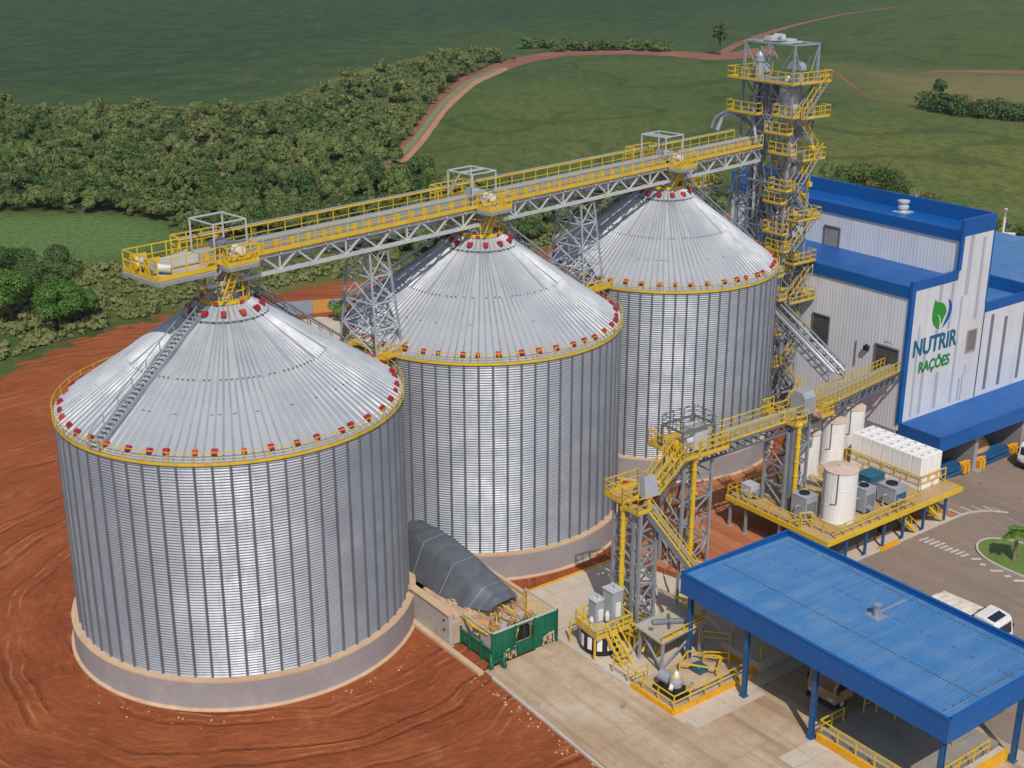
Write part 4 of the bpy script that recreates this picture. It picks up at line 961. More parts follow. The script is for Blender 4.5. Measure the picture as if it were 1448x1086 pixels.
gallery(yb, (-69.2, 70.6, 10.8), (-68.6, 82.4, 11.2), nd=12); gallery(yb, (-68.6, 82.6, 11.2), (-77.7, 107.7, 7.3), nd=28)
def tower_platform(root, u0, u1, v0, v1, z, h=1.25, step=.9, sides='abcd', dm='yellow_deck'):
    mb = MB(S); mb.box(u0, u1, v0, v1, z - .1, z); d = mb.build('platform_deck', M[dm], root)
    c = [(u0, v0, z + .004), (u1, v0, z + .004), (u1, v1, z + .004), (u0, v1, z + .004)]
    mb = MB(S)
    for i, sd in enumerate('abcd'):
        if sd in sides: mb.rail([c[i], c[(i + 1) % 4]], h, step, .07, .3)
    mb.build('platform_railing', M['yellow'], d); return d
def lattice_tower(label, cs, z0, z1, nl, pipe, extra=()):
    b = S(sum(c[0] for c in cs) / len(cs), sum(c[1] for c in cs) / len(cs), z0)
    r = thing('conveyor_tower', label, 'tower', b)
    for c in cs: m = MB(S); m.bar((*c, z0), (*c, z1), .22); m.build('leg', M['steel'], r)
    m = MB(S); lattice(m, cs, z0 + .3, z1, nl, legs=False, b=.11); m.build('bracing', M['steel'], r)
    m = MB(S); m.tube([(pipe[0], pipe[1], pipe[2]), (pipe[0], pipe[1], pipe[3])], .2, 10); m.lathe(pipe[0], pipe[1], [(.26, pipe[3] - .1), (.3, pipe[3] + .1), (.2, pipe[3] + .3)], 12)
    for k in range(6): z = pipe[2] + (pipe[3] - pipe[2]) * (k + .5) / 6; m.lathe(pipe[0], pipe[1], [(.24, z - .05), (.24, z + .05)], 12)
    m.build('downpipe', M['yellow'], r)
    return r
t1 = lattice_tower('lattice conveyor tower with yellow downpipe, rising from the tank platform', [(-70.2, 80.4), (-67.6, 80.2), (-67.9, 83.2), (-70.5, 83.4)], 3.0, 10.2, 4, (-66.9, 80.7, 3.0, 11.0))
mb = MB(S); mb.tube([(-67.4, 80.6, 3), (-67.4, 80.6, 10.9)], .34, 10); mb.build('grey_duct', M['steel_dark'], t1)
tower_platform(t1, -70.6, -66.8, 80.0, 81.5, 11.1, sides='abd'); tower_platform(t1, -70.6, -66.8, 83.4, 85.0, 11.1, sides='bcd'); 
mb = MB(S); pf = [(-.8, 0), (.8, 0), (.8, 1.5), (.45, 1.95), (-.3, 2.0), (-.8, 1.4)]
vs = [S(-68.4 + a, 82.0, 11.35 + z) for a, z in pf] + [S(-68.4 + a, 83.4, 11.35 + z) for a, z in pf]
mb.add(vs, [tuple(range(6)), tuple(range(6, 12))[::-1]] + [(i, i + 6, (i + 1) % 6 + 6, (i + 1) % 6) for i in range(6)]); mb.build('transfer_hood', M['grey_cab'], t1)
t2 = lattice_tower('open lattice conveyor tower with box frame on top and yellow downpipe beside its right leg', [(-71.3, 69.2), (-68.7, 69.0), (-68.7, 72.2), (-71.3, 72.4)], 0.0, 10.4, 5, (-68.2, 69.7, 0, 10.2))
tower_platform(t2, -72.2, -67.7, 68.2, 69.6, 10.7, sides='abd'); tower_platform(t2, -72.2, -70.2, 69.7, 73.0, 10.7, sides='cd'); tower_platform(t2, -68.6, -67.6, 69.7, 73.0, 10.7, sides='bc')
mb = MB(S)
for (a, b) in ((-71, 68.6), (-68.6, 68.6), (-68.6, 72.2), (-71, 72.2)): mb.bar((a, b, 10.7), (a, b, 12.7), .16)
for (a, b, c_, d_) in ((-71, 68.6, -68.6, 68.6), (-68.6, 68.6, -68.6, 72.2), (-68.6, 72.2, -71, 72.2), (-71, 72.2, -71, 68.6)): mb.bar((a, b, 12.7), (c_, d_, 12.7), .16)
mb.rail([(-71, 68.6, 12.7), (-68.6, 68.6, 12.7), (-68.6, 72.2, 12.7), (-71, 72.2, 12.7)], .9, 1.2, .06, 0, True)
mb.build('top_frame', M['steel_dark'], t2)
mb = MB(S); mb.mat(0); mb.box(-70.2, -68.8, 70.2, 71.6, 10.75, 12.6); mb.tube([(-69.4, 69.6, 11.5), (-69.4, 70.3, 11.5)], .4, 14); mb.mat(1); mb.lathe(-69.6, 69.1, [(.5, 10.8), (.5, 11.5), (.25, 11.8)], 14); mb.build('drive_housing', [M['steel_light'], M['yellow']], t2)
t3 = lattice_tower('nearest lattice conveyor tower, with yellow downpipe, between the grey cabinets and the canopy', [(-65.5, 58.7), (-62.4, 58.5), (-62.5, 60.2), (-65.6, 60.4)], 0.0, 10.9, 7, (-64.1, 58.35, 1.95, 10.7))
mb = MB(S); mb.bar((-63.1, 58.6, 0), (-63.1, 58.6, 10.9), .3, .3); mb.bar((-66.2, 59.8, 0), (-66.2, 59.8, 11), .14); mb.bar((-61.6, 61.8, 0), (-61.6, 61.8, 8), .18); mb.build('centre_post', M['steel'], t3)
tower_platform(t3, -66.0, -64.0, 58.1, 59.7, 11.2, sides='abd'); tower_platform(t3, -63.9, -62.3, 58.1, 59.3, 10.9, sides='ab'); tower_platform(t3, -66.0, -64.9, 59.8, 61.4, 11.2, sides='cd')
mb = MB(S); vs = [S(a, b, z) for (a, b, z) in ((-64.8, 59.9, 11.3), (-63.4, 59.9, 11.3), (-63.4, 61.3, 11.3), (-64.8, 61.3, 11.3), (-64.6, 60.1, 12.5), (-63.9, 60.1, 12.9), (-63.9, 61.1, 12.9), (-64.6, 61.1, 12.5))]
mb.add(vs, [(3, 2, 1, 0), (4, 5, 6, 7), (0, 1, 5, 4), (1, 2, 6, 5), (2, 3, 7, 6), (3, 0, 4, 7)]); mb.build('transfer_hood', M['grey_cab'], t3)
mb = MB(S)
for s in (-1.0, -.4, .5, 1.1):
    mb.bar((-68.8 + s, 68.2, 10.9), (-64.4 + s * .8, 61.4, 11.3), .12, .2); mb.bar((-68.8 + s, 68.2, 11.9), (-64.4 + s * .8, 61.4, 12.3), .08)
    for k in range(5): p = [-68.8 + s + (4.4 - s * .2) * k / 4, 68.2 - 6.8 * k / 4, 10.9 + .4 * k / 4]; mb.bar(tuple(p), (p[0], p[1], p[2] + 1), .07)
for k in range(12): b = k / 11; mb.bar((-69.2 + 4.4 * b, 68.2 - 6.8 * b, 10.92 + .4 * b), (-68.2 + 4.4 * b, 68.2 - 6.8 * b, 10.92 + .4 * b), .22, .05)
mb.build('linking_catwalk', M['yellow'], t3)
inc = thing('inclined_conveyor', 'steep yellow railed conveyor descending from the nearest lattice tower to the canopy edge', 'conveyor', S(-61, 62, 5))
gallery(inc, (-63.0, 59.6, 10.9), (-59.7, 64.2, 3.0), 1.4, .4, 1.0, 12)

def clutter(root, u0, u1, v0, v1, z0, z1, n, seed, mats):
    rn = random.Random(seed)
    for k in range(n):
        u, v, z = rn.uniform(u0, u1), rn.uniform(v0, v1), rn.uniform(z0 + 1.5, z1); P = [(u, v, z)]
        for j in range(rn.randint(3, 6)):
            u = min(u1, max(u0, u + rn.uniform(-.9, .9))); v = min(v1, max(v0, v + rn.uniform(-.9, .9))); z = max(z0, z - rn.uniform(.3, (z1 - z0) * .22)); P.append((u, v, z))
        V_ = [Vector(p) for p in P]; D = []
        for j in range(len(V_) - 1):
            p0, p1, p2, p3 = V_[max(j - 1, 0)], V_[j], V_[j + 1], V_[min(j + 2, len(V_) - 1)]
            for q in range(4): t = q / 4; D.append(tuple(.5 * ((2 * p1) + (p2 - p0) * t + (2 * p0 - 5 * p1 + 4 * p2 - p3) * t * t + (3 * p1 - p0 - 3 * p2 + p3) * t ** 3)))
        D.append(tuple(V_[-1])); m = MB(S); m.tube(D, rn.uniform(.04, .1), 6); m.build('pipe', M[mats[k % len(mats)]], root, smooth=True)
clutter(t1, -70.3, -67.6, 80.4, 83.2, 3, 10, 14, 41, ['steel_light', 'steel', 'steel_light', 'rust'])
clutter(t2, -71.2, -68.8, 69.3, 72.2, 0, 10, 14, 42, ['steel_light', 'steel', 'yellow', 'rust'])
clutter(t3, -65.4, -61.4, 58.7, 61.4, 0, 9, 14, 43, ['steel_light', 'rust', 'steel', 'yellow'])
clutter(tw, -97.2, -90.3, 103.2, 106.8, 2, 34, 40, 44, ['steel_light', 'steel', 'steel_light', 'steel_dark', 'yellow'])

# raised platform with tanks
ZP = 3.0
dk = thing('tank_platform', 'raised steel platform on blue posts with yellow edges and railings, carrying the white tanks', 'platform', S(-66, 88, 0))
mb = MB(S); mb.box(-72.6, -61.0, 78.4, 96.6, ZP - .14, ZP); mb.build('deck', M['yellow_deck'], dk)
mb = MB(S); mb.box(-72.6, -60.92, 78.28, 78.4, ZP - .34, ZP + .12); mb.box(-61.0, -60.88, 78.402, 96.7, ZP - .34, ZP + .12); mb.box(-72.6, -61.0, 96.602, 96.7, ZP - .34, ZP + .12); mb.build('edge_beam', M['yellow'], dk)
mb = MB(S)
for v in (79.5, 82.5, 85.5, 88.5, 91.5, 94.5): mb.bar((-72.5, v, ZP - .3), (-61.1, v, ZP - .3), .16, .28)
mb.bar((-61.25, 78.5, ZP - .32), (-61.25, 96.5, ZP - .32), .18, .3); mb.build('floor_beams', M['steel_dark'], dk)
for i, (u, v) in enumerate(((-61.3, 78.7), (-61.3, 81.2), (-61.3, 83.8), (-61.3, 86.2), (-61.3, 88.9), (-61.3, 91.8), (-61.3, 94.9), (-66.5, 78.7), (-70.4, 78.7), (-72.3, 78.7), (-66.5, 84), (-66.5, 90))):
    mb = MB(S); mb.bar((u, v, 0), (u, v, ZP - .2), .2); mb.box(u - .22, u + .22, v - .22, v + .22, 0, .1); mb.build('post', M['blue_post'] if v > 80 else M['steel'], dk)
mb = MB(S); mb.rail([(-72.5, 83.0, ZP), (-72.5, 78.45, ZP), (-64.0, 78.45, ZP)], 1.1, 1.2, .08, 0); mb.rail([(-63.7, 79.4, ZP), (-61.1, 79.4, ZP), (-61.1, 90.0, ZP)], 1.15, 1.2, .085, 0); mb.rail([(-64.2, 78.45, ZP), (-63.7, 79.4, ZP)], 1.5, 1.0, .1, 0); mb.build('railing', M['yellow'], dk)
mb = MB(S); mb.rail([(-71.0, 92.7, ZP + .9), (-62.6, 92.7, ZP + .9), (-62.6, 96.3, ZP + .9)], .62, 1.3, .09, 0, mid=False); mb.rail([(-71.0, 92.72, ZP), (-62.58, 92.72, ZP), (-62.58, 96.32, ZP)], .9, 2.2, .06, 0, mid=False); mb.build('tote_guard_rail', M['yellow'], dk)
mb = MB(S)
for (v0, s_) in ((88.6, 0), (92.4, 1)):
    for o in (0, .8):
        mb.bar((-61.4 - o, v0, 2.3), (-61.4 - o, v0 + 2.4, .1), .1, .22); mb.bar((-61.4 - o, v0, 3.1), (-61.4 - o, v0 + 2.4, 1.0), .07)
        for k in range(4): mb.bar((-61.4 - o, v0 + .8 * k, 2.3 - .73 * k), (-61.4 - o, v0 + .8 * k, 3.1 - .7 * k), .07)
    for k in range(8): mb.bar((-61.4, v0 + .3 * k + .1, 2.2 - .27 * k), (-62.2, v0 + .3 * k + .1, 2.2 - .27 * k), .2, .04)
mb.build('stair_flight', M['yellow'], dk)
mb = MB(S); mb.box(-66, -62.6, 81, 87, 0.0, 2.2); mb.box(-66, -62.8, 88.6, 91, 0.0, 1.6); mb.build('under_deck_block', M['opening'], dk)  # plain dark filler blocks below the deck, of no particular kind
mb = MB(S); mb.rail([(-72, 84.2, ZP), (-66.6, 84.2, ZP)], .5, 1.5, .25, 0, mid=False); mb.rail([(-68.0, 87.0, ZP + .3), (-68.4, 91, ZP + .3)], .9, .8, .1, 0); mb.bar((-69.8, 86.2, ZP + .9), (-66.0, 86.4, ZP + .9), .5, .1); mb.build('walkway_railing', M['yellow'], dk)

def tank(label, u, v, r_, h, band=True):
    t = thing('storage_tank', label, 'tank', S(u, v, ZP)); mb = MB(S)
    mb.lathe(u, v, [(r_, ZP + .02), (r_, ZP + h * .33), (r_ + .015, ZP + h * .34), (r_, ZP + h * .35), (r_, ZP + h * .66), (r_ + .015, ZP + h * .67), (r_, ZP + h * .68), (r_, ZP + h)], 28)
    mb.build('shell', M['tank'], t, smooth=False)
    mb = MB(S); mb.lathe(u, v, [(r_ + .04, ZP + h - .1), (r_ + .04, ZP + h + .03), (r_ * .97, ZP + h + .05), (.3, ZP + h + .22), (.3, ZP + h + .34)], 28); mb.build('lid', M['tanktop'], t)
    mb = MB(S); mb.tube([(u + r_ * .55, v - r_ * .9, ZP + h), (u + r_ * .55, v - r_ * .9, ZP + h * .42), (u + r_ * .2, v - r_ * 1.03, ZP + h * .40)], .05, 6); mb.tube([(u - r_ * .3, v - r_ * 1.03, ZP + .2), (u - r_ * .3, v - r_ * 1.03, ZP + h)], .04, 6); mb.build('pipe', M['steel_dark'], t)
    mb = MB(S); mb.lathe(u, v, [(r_ + .1, ZP + .01), (r_ + .1, ZP + .18), (r_, ZP + .2)], 28); mb.build('skirt', M['steel_light'], t)
    return t
tank('large white tank with dusty brown lid at the front of the tank platform', -63.6, 82.6, 1.45, 4.75)
tank('white tank with brown lid next to the lattice tower legs in the back row', -71.4, 87.6, 1.05, 4.3)
tank('white tank with brown lid in the middle of the back row on the platform', -71.9, 91.6, 1.15, 4.4)
tank('white tank farthest back on the platform, closest to the building wall', -73.4, 96.2, 1.2, 4.2)

# white totes strapped in three rows
def chamfer_box(mb, sx, sy, h, c):
    def ring(ix, iy, z): return [(ix - c, -iy, z), (ix, -iy + c, z), (ix, iy - c, z), (ix - c, iy, z), (-ix + c, iy, z), (-ix, iy - c, z), (-ix, -iy + c, z), (-ix + c, -iy, z)]
    R_ = [ring(sx - c * .5, sy - c * .5, 0), ring(sx, sy, c), ring(sx, sy, h - c), ring(sx - c, sy - c, h)]
    vs = [v for r_ in R_ for v in r_]; fs = [tuple(range(8))[::-1], tuple(range(24, 32))]
    for i in range(3):
        for k in range(8): fs.append((i * 8 + k, i * 8 + (k + 1) % 8, i * 8 + 8 + (k + 1) % 8, i * 8 + 8 + k))
    mb.add(vs, fs)
bm = MB(); chamfer_box(bm, .545, .482, 3.2, .05)
body0 = bm.build('shell', M['tote']); cm = MB(); cm.lathe(.12, .1, [(.11, 3.2), (.11, 3.26), (.08, 3.29)], 12); cap0 = cm.build('cap', M['grey_cab'])
UA = math.atan2(-0.8, 0.6); first = True
for j in range(3):
    for i in range(7):
        u, v = -70.1 + 1.12 * i, 93.35 + 1.0 * j
        row = ('front', 'middle', 'back')[j]
        end = ['at the tank end', 'second from the tank end', 'third from the tank end', 'at the centre', 'third from the road end', 'second from the road end', 'at the road end'][i]
        t = thing('tote_bin', f'white plastic tote bin in the {row} row on the platform, {end}', 'tote bin', S(u, v, ZP), 'white tote bins strapped on the platform', UA)
        for src in (body0, cap0):
            o = src if first else src.copy()
            if not first: COL.objects.link(o)
            o.parent = t
        first = False

def machine(name, label, u, v, su, sv, h, m, m2, fan=True, sides=True):
    t = thing(name, label, 'machine', S(u, v, ZP)); mb = MB(S)
    mb.box(u - su, u + su, v - sv, v + sv, ZP + .25, ZP + h); mb.box(u - su * 1.04, u + su * 1.04, v - sv * 1.04, v + sv * 1.04, ZP + h + .002, ZP + h + .08); mb.build('casing', m, t)
    mb = MB(S)
    for a in (-1, 1):
        for b in (-1, 1): mb.bar((u + a * su * .8, v + b * sv * .8, ZP), (u + a * su * .8, v + b * sv * .8, ZP + .3), .14)
    mb.tube([(u + su, v - sv * .4, ZP + .7), (u + su + .5, v - sv * .4, ZP + .7)], .26, 12); mb.tube([(u, v - sv, ZP + h * .6), (u, v - sv - .35, ZP + h * .6), (u, v - sv - .35, ZP + .2)], .12, 8); mb.build('pipework', M['steel'], t)
    if fan:
        mb = MB(S); mb.lathe(u - su * .1, v, [(min(su, sv) * .62, ZP + h + .06), (min(su, sv) * .62, ZP + h + .2), (min(su, sv) * .5, ZP + h + .2), (min(su, sv) * .48, ZP + h + .1), (.05, ZP + h + .1)], 18); mb.build('fan_opening', M['black'], t)
    if sides:
        mb = MB(S)
        for k in range(6): z = ZP + .5 + k * (h - .9) / 6; mb.box(u + su + .003, u + su + .05, v - sv * .8, v + sv * .8, z, z + (h - .9) / 11)
        mb.build('louvres', m2, t)
    return t
machine('blower_unit', 'grey boxy blower with dark round fan opening, beside the yellow downpipe on the platform', -65.6, 80.6, .8, .75, 2.1, M['grey_cab'], M['steel_dark'])
machine('cooling_unit', 'grey cabinet with round fan opening right behind the large front tank', -63.3, 85.6, .72, .7, 2.3, M['grey_cab'], M['steel_dark'])
machine('cooling_unit', 'wide grey louvred cabinet with fan opening standing before the white totes', -62.8, 88.9, .95, .85, 1.75, M['grey_cab'], M['teal'])
machine('pump_unit', 'teal pump casing on the platform between the grey cabinets and the totes', -65.6, 89.4, .8, 1.0, 1.7, M['teal'], M['steel_dark'], False)
machine('pump_unit', 'teal machine tucked behind the large front tank near the back row', -67.8, 87.2, .9, .6, 1.3, M['teal'], M['steel_dark'], False)
machine('pump_unit', 'low steel machine with pipes at the platform corner beside the tower legs', -71.2, 79.9, .6, .55, 1.2, M['steel_light'], M['steel_dark'], False)
pr = thing('pipe_rack', 'tangle of steel pipes and hoses between the teal machines', 'pipework', S(-66, 88, ZP)); rr_ = random.Random(9)
mb = MB(S)
for k in range(16):
    a, b = rr_.uniform(-68.6, -63.6), rr_.uniform(86, 91.5); h = rr_.uniform(.4, 1.4)
    mb.tube([(a, b, ZP), (a, b, ZP + h), (a + rr_.uniform(-1, 1), b + rr_.uniform(-1, 1), ZP + h), (a + rr_.uniform(-1, 1), b, ZP + .1)], rr_.uniform(.05, .12), 7)
mb.build('pipes', M['steel'], pr)
#@@END

#@@CANOPY
# ---------------------------------------------------------------- blue weighing canopy
cu0, cu1, cv0, cv1 = -58.8, -36.2, 59.3, 70.6
cn = thing('truck_canopy', 'long flat blue roofed canopy on steel posts at the front of the yard', 'canopy', S(-47.7, 65, 0))
zr_ = lambda v: 7.28 - .32 * (v - cv0) / (cv1 - cv0)
mb = MB(S); a, b = cv0 + .12, cv1 - .1
P = [(cu0 + .1, a), (cu1 - .1, a), (cu1 - .1, b), (cu0 + .1, b)]
vs = [S(u, v, zr_(v) - .08) for u, v in P] + [S(u, v, zr_(v)) for u, v in P]
mb.add(vs, [(3, 2, 1, 0), (4, 5, 6, 7)])
n = 92
for k in range(n):
    u = cu0 + .2 + (cu1 - cu0 - .4) * (k + .5) / n; hw = .035
    q = [S(u - hw * 1.6, a, zr_(a) - .002), S(u - hw * .6, a, zr_(a) + .06), S(u + hw * .6, a, zr_(a) + .06), S(u + hw * 1.6, a, zr_(a) - .002)]
    w_ = [S(u - hw * 1.6, b, zr_(b) - .002), S(u - hw * .6, b, zr_(b) + .06), S(u + hw * .6, b, zr_(b) + .06), S(u + hw * 1.6, b, zr_(b) - .002)]
    mb.add(q + w_, [(0, 1, 5, 4), (1, 2, 6, 5), (2, 3, 7, 6)])
mb.mat(1)
for k in range(150):   # bolt heads and grime along the purlin lines
    u = cu0 + .6 + (cu1 - cu0 - 1.2) * k / 149
    for v, pr_ in ((63.0, .95), (66.8, .3), (69.9, .75)):
        if random.random() < pr_: mb.box(u - .055, u + .055, v - .035, v + .035, zr_(v) - .01, zr_(v) + .062)
for k in range(40):
    v = cv0 + .7 + 9.8 * k / 39
    if random.random() < .6: mb.box(cu1 - 1.0, cu1 - .93, v - .08, v + .08, zr_(v), zr_(v) + .055)
rf_ = mb.build('roof_sheeting', [M['blue_roof'], M['rib_dark']], cn)
def fascia(p, q, n):
    mb = MB(S); d = Vector((q[0] - p[0], q[1] - p[1])); L = d.length; d.normalize(); o = Vector((d.y, -d.x))
    c = [(p[0], p[1]), (q[0], q[1]), (q[0] - o.x * .1, q[1] - o.y * .1), (p[0] - o.x * .1, p[1] - o.y * .1)]
    mb.prism(c, 5.75, 7.4)
    for k in range(int(L / .3)):
        t = (k + .5) * .3; x, y = p[0] + d.x * t, p[1] + d.y * t
        mb.prism([(x - d.x * .05, y - d.y * .05), (x - d.x * .02 + o.x * .012, y - d.y * .02 + o.y * .012), (x + d.x * .02 + o.x * .012, y + d.y * .02 + o.y * .012), (x + d.x * .05, y + d.y * .05)], 5.8, 7.36)
    mb.prism([(p[0] + o.x * .06 - d.x * .06, p[1] + o.y * .06 - d.y * .06), (q[0] + o.x * .06 + d.x * .06, q[1] + o.y * .06 + d.y * .06), (q[0] - o.x * .16 + d.x * .06, q[1] - o.y * .16 + d.y * .06), (p[0] - o.x * .16 - d.x * .06, p[1] - o.y * .16 - d.y * .06)], 7.41, 7.48)
    mb.build('fascia', M['blue'], cn)
fascia((cu0, cv0), (cu1, cv0), 0); fascia((cu1, cv0 + .11), (cu1, cv1), 1); fascia((cu1 - .11, cv1), (cu0, cv1), 2); fascia((cu0, cv1 - .11), (cu0, cv0 + .11), 3)
mb = MB(S)
for u in (-58.4, -52.7, -46.6, -41.7, -36.9): mb.bar((u, cv0 + .2, 6.5), (u, cv1 - .2, 6.5), .25, .6)
for v in (60.2, 63, 66.8, 69.8): mb.bar((cu0 + .2, v, 6.86), (cu1 - .2, v, 6.84), .14, .2)
mb.build('roof_beams', M['blue_post'], cn)
for (u, v) in ((-58.3, 59.95), (-52.7, 59.95), (-46.6, 59.95), (-36.9, 60.1), (-58.4, 70.1), (-52.7, 70.1), (-46.6, 70.1), (-37.0, 68.5)):
    mb = MB(S); mb.box(u - .16, u + .16, v - .16, v - .12, 0, 6.4); mb.box(u - .16, u + .16, v + .12, v + .16, 0, 6.4); mb.box(u - .035, u + .035, v - .119, v + .119, 0, 6.4); mb.box(u - .24, u + .24, v - .24, v + .24, 0.03, .12); mb.build('post', M['blue_post'], cn)
mb = MB(S); mb.lathe(-46.8, 66.0, [(.22, 7.06), (.22, 7.9), (.3, 7.91), (.3, 8.05), (.05, 8.1)], 14); mb.box(-47.4, -46.2, 65.5, 66.5, 7.09, 7.16); mb.box(-47.1, -46.9, 66.5, 69.4, 7.05, 7.13); mb.build('roof_vent', M['steel'], cn)

# raised islands under and in front of the canopy
def raised(name, label, u0, u1, v0, v1, h, sides, rails, m='slab_pale'):
    t = thing(name, label, 'kerbed island', S((u0 + u1) / 2, (v0 + v1) / 2, 0))
    mb = MB(S); mb.box(u0, u1, v0, v1, -.1, h); mb.build('slab', M[m], t)
    c = [(u0, v0), (u1, v0), (u1, v1), (u0, v1)]; mb = MB(S)
    for i, sd in enumerate('abcd'):
        if sd in sides: p, q = c[i], c[(i + 1) % 4]; mb.bar((*p, h / 2 + .03), (*q, h / 2 + .03), .2, h + .1)
    if sides: mb.build('kerb_edge', M['kerb_y'], t)
    for R_ in rails:
        mb = MB(S); mb.rail([(a, b, h + .05) for a, b in R_], 1.05, 1.5, .075, 0); mb.build('railing', M['yellow'], t)
    return t
raised('equipment_island', 'raised concrete pump island edged with a thick yellow kerb and low yellow railing', -58.3, -54.0, 54.4, 62.2, .32, 'ab', [[(-60.4, 54.5), (-54.1, 54.5), (-54.1, 62.1)], [(-58.2, 54.6), (-58.2, 55.8)], [(-57.0, 60.2), (-55.8, 61.6)]], 'apron')
raised('raised_slab', 'bare raised concrete block at the left end under the blue canopy', -58.0, -54.2, 63.0, 68.5, .8, '', [[(-58.6, 61.6), (-57.0, 63.0)]])
mb = MB(S); mb.box(-57.9, -54.3, 62.3, 62.98, .1, .3); mb.build('step', M['kerb_y'], bpy.data.objects['raised_slab'])
raised('weighing_ramp', 'grey raised ramp between canopy posts with yellow front kerb and railings', -46.2, -38.4, 60.1, 69.0, .5, 'a', [[(-46.1, 60.2), (-38.6, 60.2)], [(-46.1, 60.2), (-46.1, 62.6)], [(-45.9, 64.5), (-45.9, 69)], [(-45.4, 65.2), (-40, 66.2)]], 'slab_grey')
raised('kerb_wall', 'low pale wall topped with yellow beside the rightmost canopy post', -38.0, -37.4, 62.0, 68.4, .7, 'ab', [[(-37.9, 62.2), (-37.9, 67)]])
mb = MB(S); mb.rail([(-54.4, 63.4, .85), (-54.4, 69, .85)], 1.0, 1.5, .075, 0); mb.build('railing', M['yellow'], bpy.data.objects['raised_slab'])
sheet('pale_ramp_strip', [(-53.9, 54.6), (-51.9, 54.6), (-51.9, 61.4), (-53.9, 61.4)], M['slab_pale'], 0.030)
sheet('pale_ramp_strip', [(-46.4, 56.6), (-40, 56.4), (-40, 59.9), (-46.4, 59.9)], M['slab_pale'], 0.030)
#@@END

#@@BUILDING
# ---------------------------------------------------------------- blue and grey processing building
UF, VW, VS, VE = -76.3, 107.85, 115.4, 120.8
bd = thing('processing_building', 'tall grey clad mill building with blue trim and a leaf emblem on its front wall', 'building', S(-90, 114, -4.4))
def wall_box(mb, u0, u1, v0, v1, z0, z1, ribs_v=True, step=.42):
    mb.box(u0, u1, v0, v1, z0, z1)
    if ribs_v:
        n = int((u1 - u0) / step)
        for k in range(n):
            u = u0 + (k + .5) * (u1 - u0) / n
            mb.box(u - .05, u + .05, v0 - .016, v0 + .01, z0, z1 - .01)
mb = MB(S); mb.mat(0); wall_box(mb, -104.5, UF - .02, VW, VS - .02, .8, 16.0); mb.mat(1); mb.box(UF - .019, UF, VW, VS - .02, -5, 16.0); lw = mb.build('lower_wall', [M['clad'], M['facade']], bd)
mb = MB(S); mb.mat(0); wall_box(mb, -109, UF - .02, VS, VE, 15.6, 20.6); mb.box(-109, UF - .02, VS + .02, VE, -5, 15.59); mb.mat(1); mb.box(UF - .019, UF, VS - .018, VE, -5, 21.0); uw = mb.build('upper_wall', [M['clad'], M['facade']], bd)
mb = MB(S); mb.box(-104.52, UF - .3, VW - .06, VW + .1, -5, .79); mb.build('base_plinth', M['conc_base'], bd)
mb = MB(S); rnb = random.Random(12)
for (v, w, z0, z1) in ((111.0, .55, 2.0, 9), (113.6, .6, 2.0, 6.2), (112.6, .5, 9, 16), (116.4, .4, 2, 14), (109.6, .35, 2, 12), (117.7, .35, 2.0, 4.6), (117.0, .7, 14, 21), (119.2, .5, 11, 20), (114.6, .45, 10.8, 15.8)):
    mb.box(UF + .001, UF + .006, v - w / 2, v + w / 2, z0, z1)
mb.build('cladding_bands', M['facade_band'], bd)
# roofs with fascias and parapets
mb = MB(S); mb.box(-104.6, UF - .35, VW + .02, VS - .05, 16.05, 16.22); mb.build('lower_roof', M['blue'], bd)
mb = MB(S); mb.box(-104.7, UF - .4, VW - .16, VW + .019, 15.15, 16.36); mb.box(UF - .34, UF + .05, VW - .16, VS - .2, 15.95, 16.95); mb.build('lower_fascia', M['blue'], bd)
mb = MB(S); P = [(UF - .35, VS + .02, 21.05), (UF - .35, VE - .02, 20.75), (-109, VE - .02, 20.75), (-109, VS + .02, 21.05)]; mb.add([S(*p) for p in P] + [S(p[0], p[1], p[2] - .1) for p in P], [(0, 1, 2, 3), (7, 6, 5, 4)]); mb.build('upper_roof', M['blue'], bd)
mb = MB(S); mb.box(-109.1, UF - .36, VS - .16, VS - .003, 20.0, 21.12); mb.box(UF - .34, UF + .05, VS - .2, VE + .05, 20.55, 22.3); mb.box(-109.1, UF - .35, VE - .1, VE + .12, 20.4, 22.3); mb.box(-109.2, -109.0, VS, VE - .12, 20.4, 22.3); mb.build('upper_parapet', M['blue'], bd)
for tr_ in ((UF - .3, UF + .052, VW - .17, VW + .45, 1.6, 15.94), (UF - .25, UF + .054, VS - .3, VS + .2, 16.96, 20.54), (UF - .2, UF + .05, VE - .1, VE + .1, 12.41, 20.54)): mb = MB(S); mb.box(*tr_); mb.build('corner_trim', M['blue'], bd)
mb = MB(S); mb.box(UF - .02, UF + .03, VE + .1, VE + .18, 1.8, 11.4); mb.build('wall_joint', M['rib_dark'], bd)
mb = MB(S); mb.lathe(-86.4, 118.6, [(.45, 20.9), (.45, 21.3), (.62, 21.35), (.62, 21.6), (.5, 21.65), (.5, 21.95), (.66, 22.0), (.66, 22.2), (.1, 22.3)], 18); mb.box(-87.2, -85.6, 117.8, 119.4, 20.88, 21.0); mb.build('roof_ventilator', M['steel_light'], bd)
def doorway(name, u0, u1, z0, z1, v, m, m2='steel_dark'):
    mb = MB(S); mb.box(u0, u1, v - .09, v - .046, z0, z1); d = mb.build(name, M[m], bd)
    mb = MB(S); mb.box(u0 - .14, u1 + .14, v - .2, v - .04, z1 + .002, z1 + .16); mb.box(u0 - .14, u0 - .002, v - .16, v - .04, z0, z1); mb.box(u1 + .002, u1 + .14, v - .16, v - .04, z0, z1); mb.build('frame', M[m2], d)
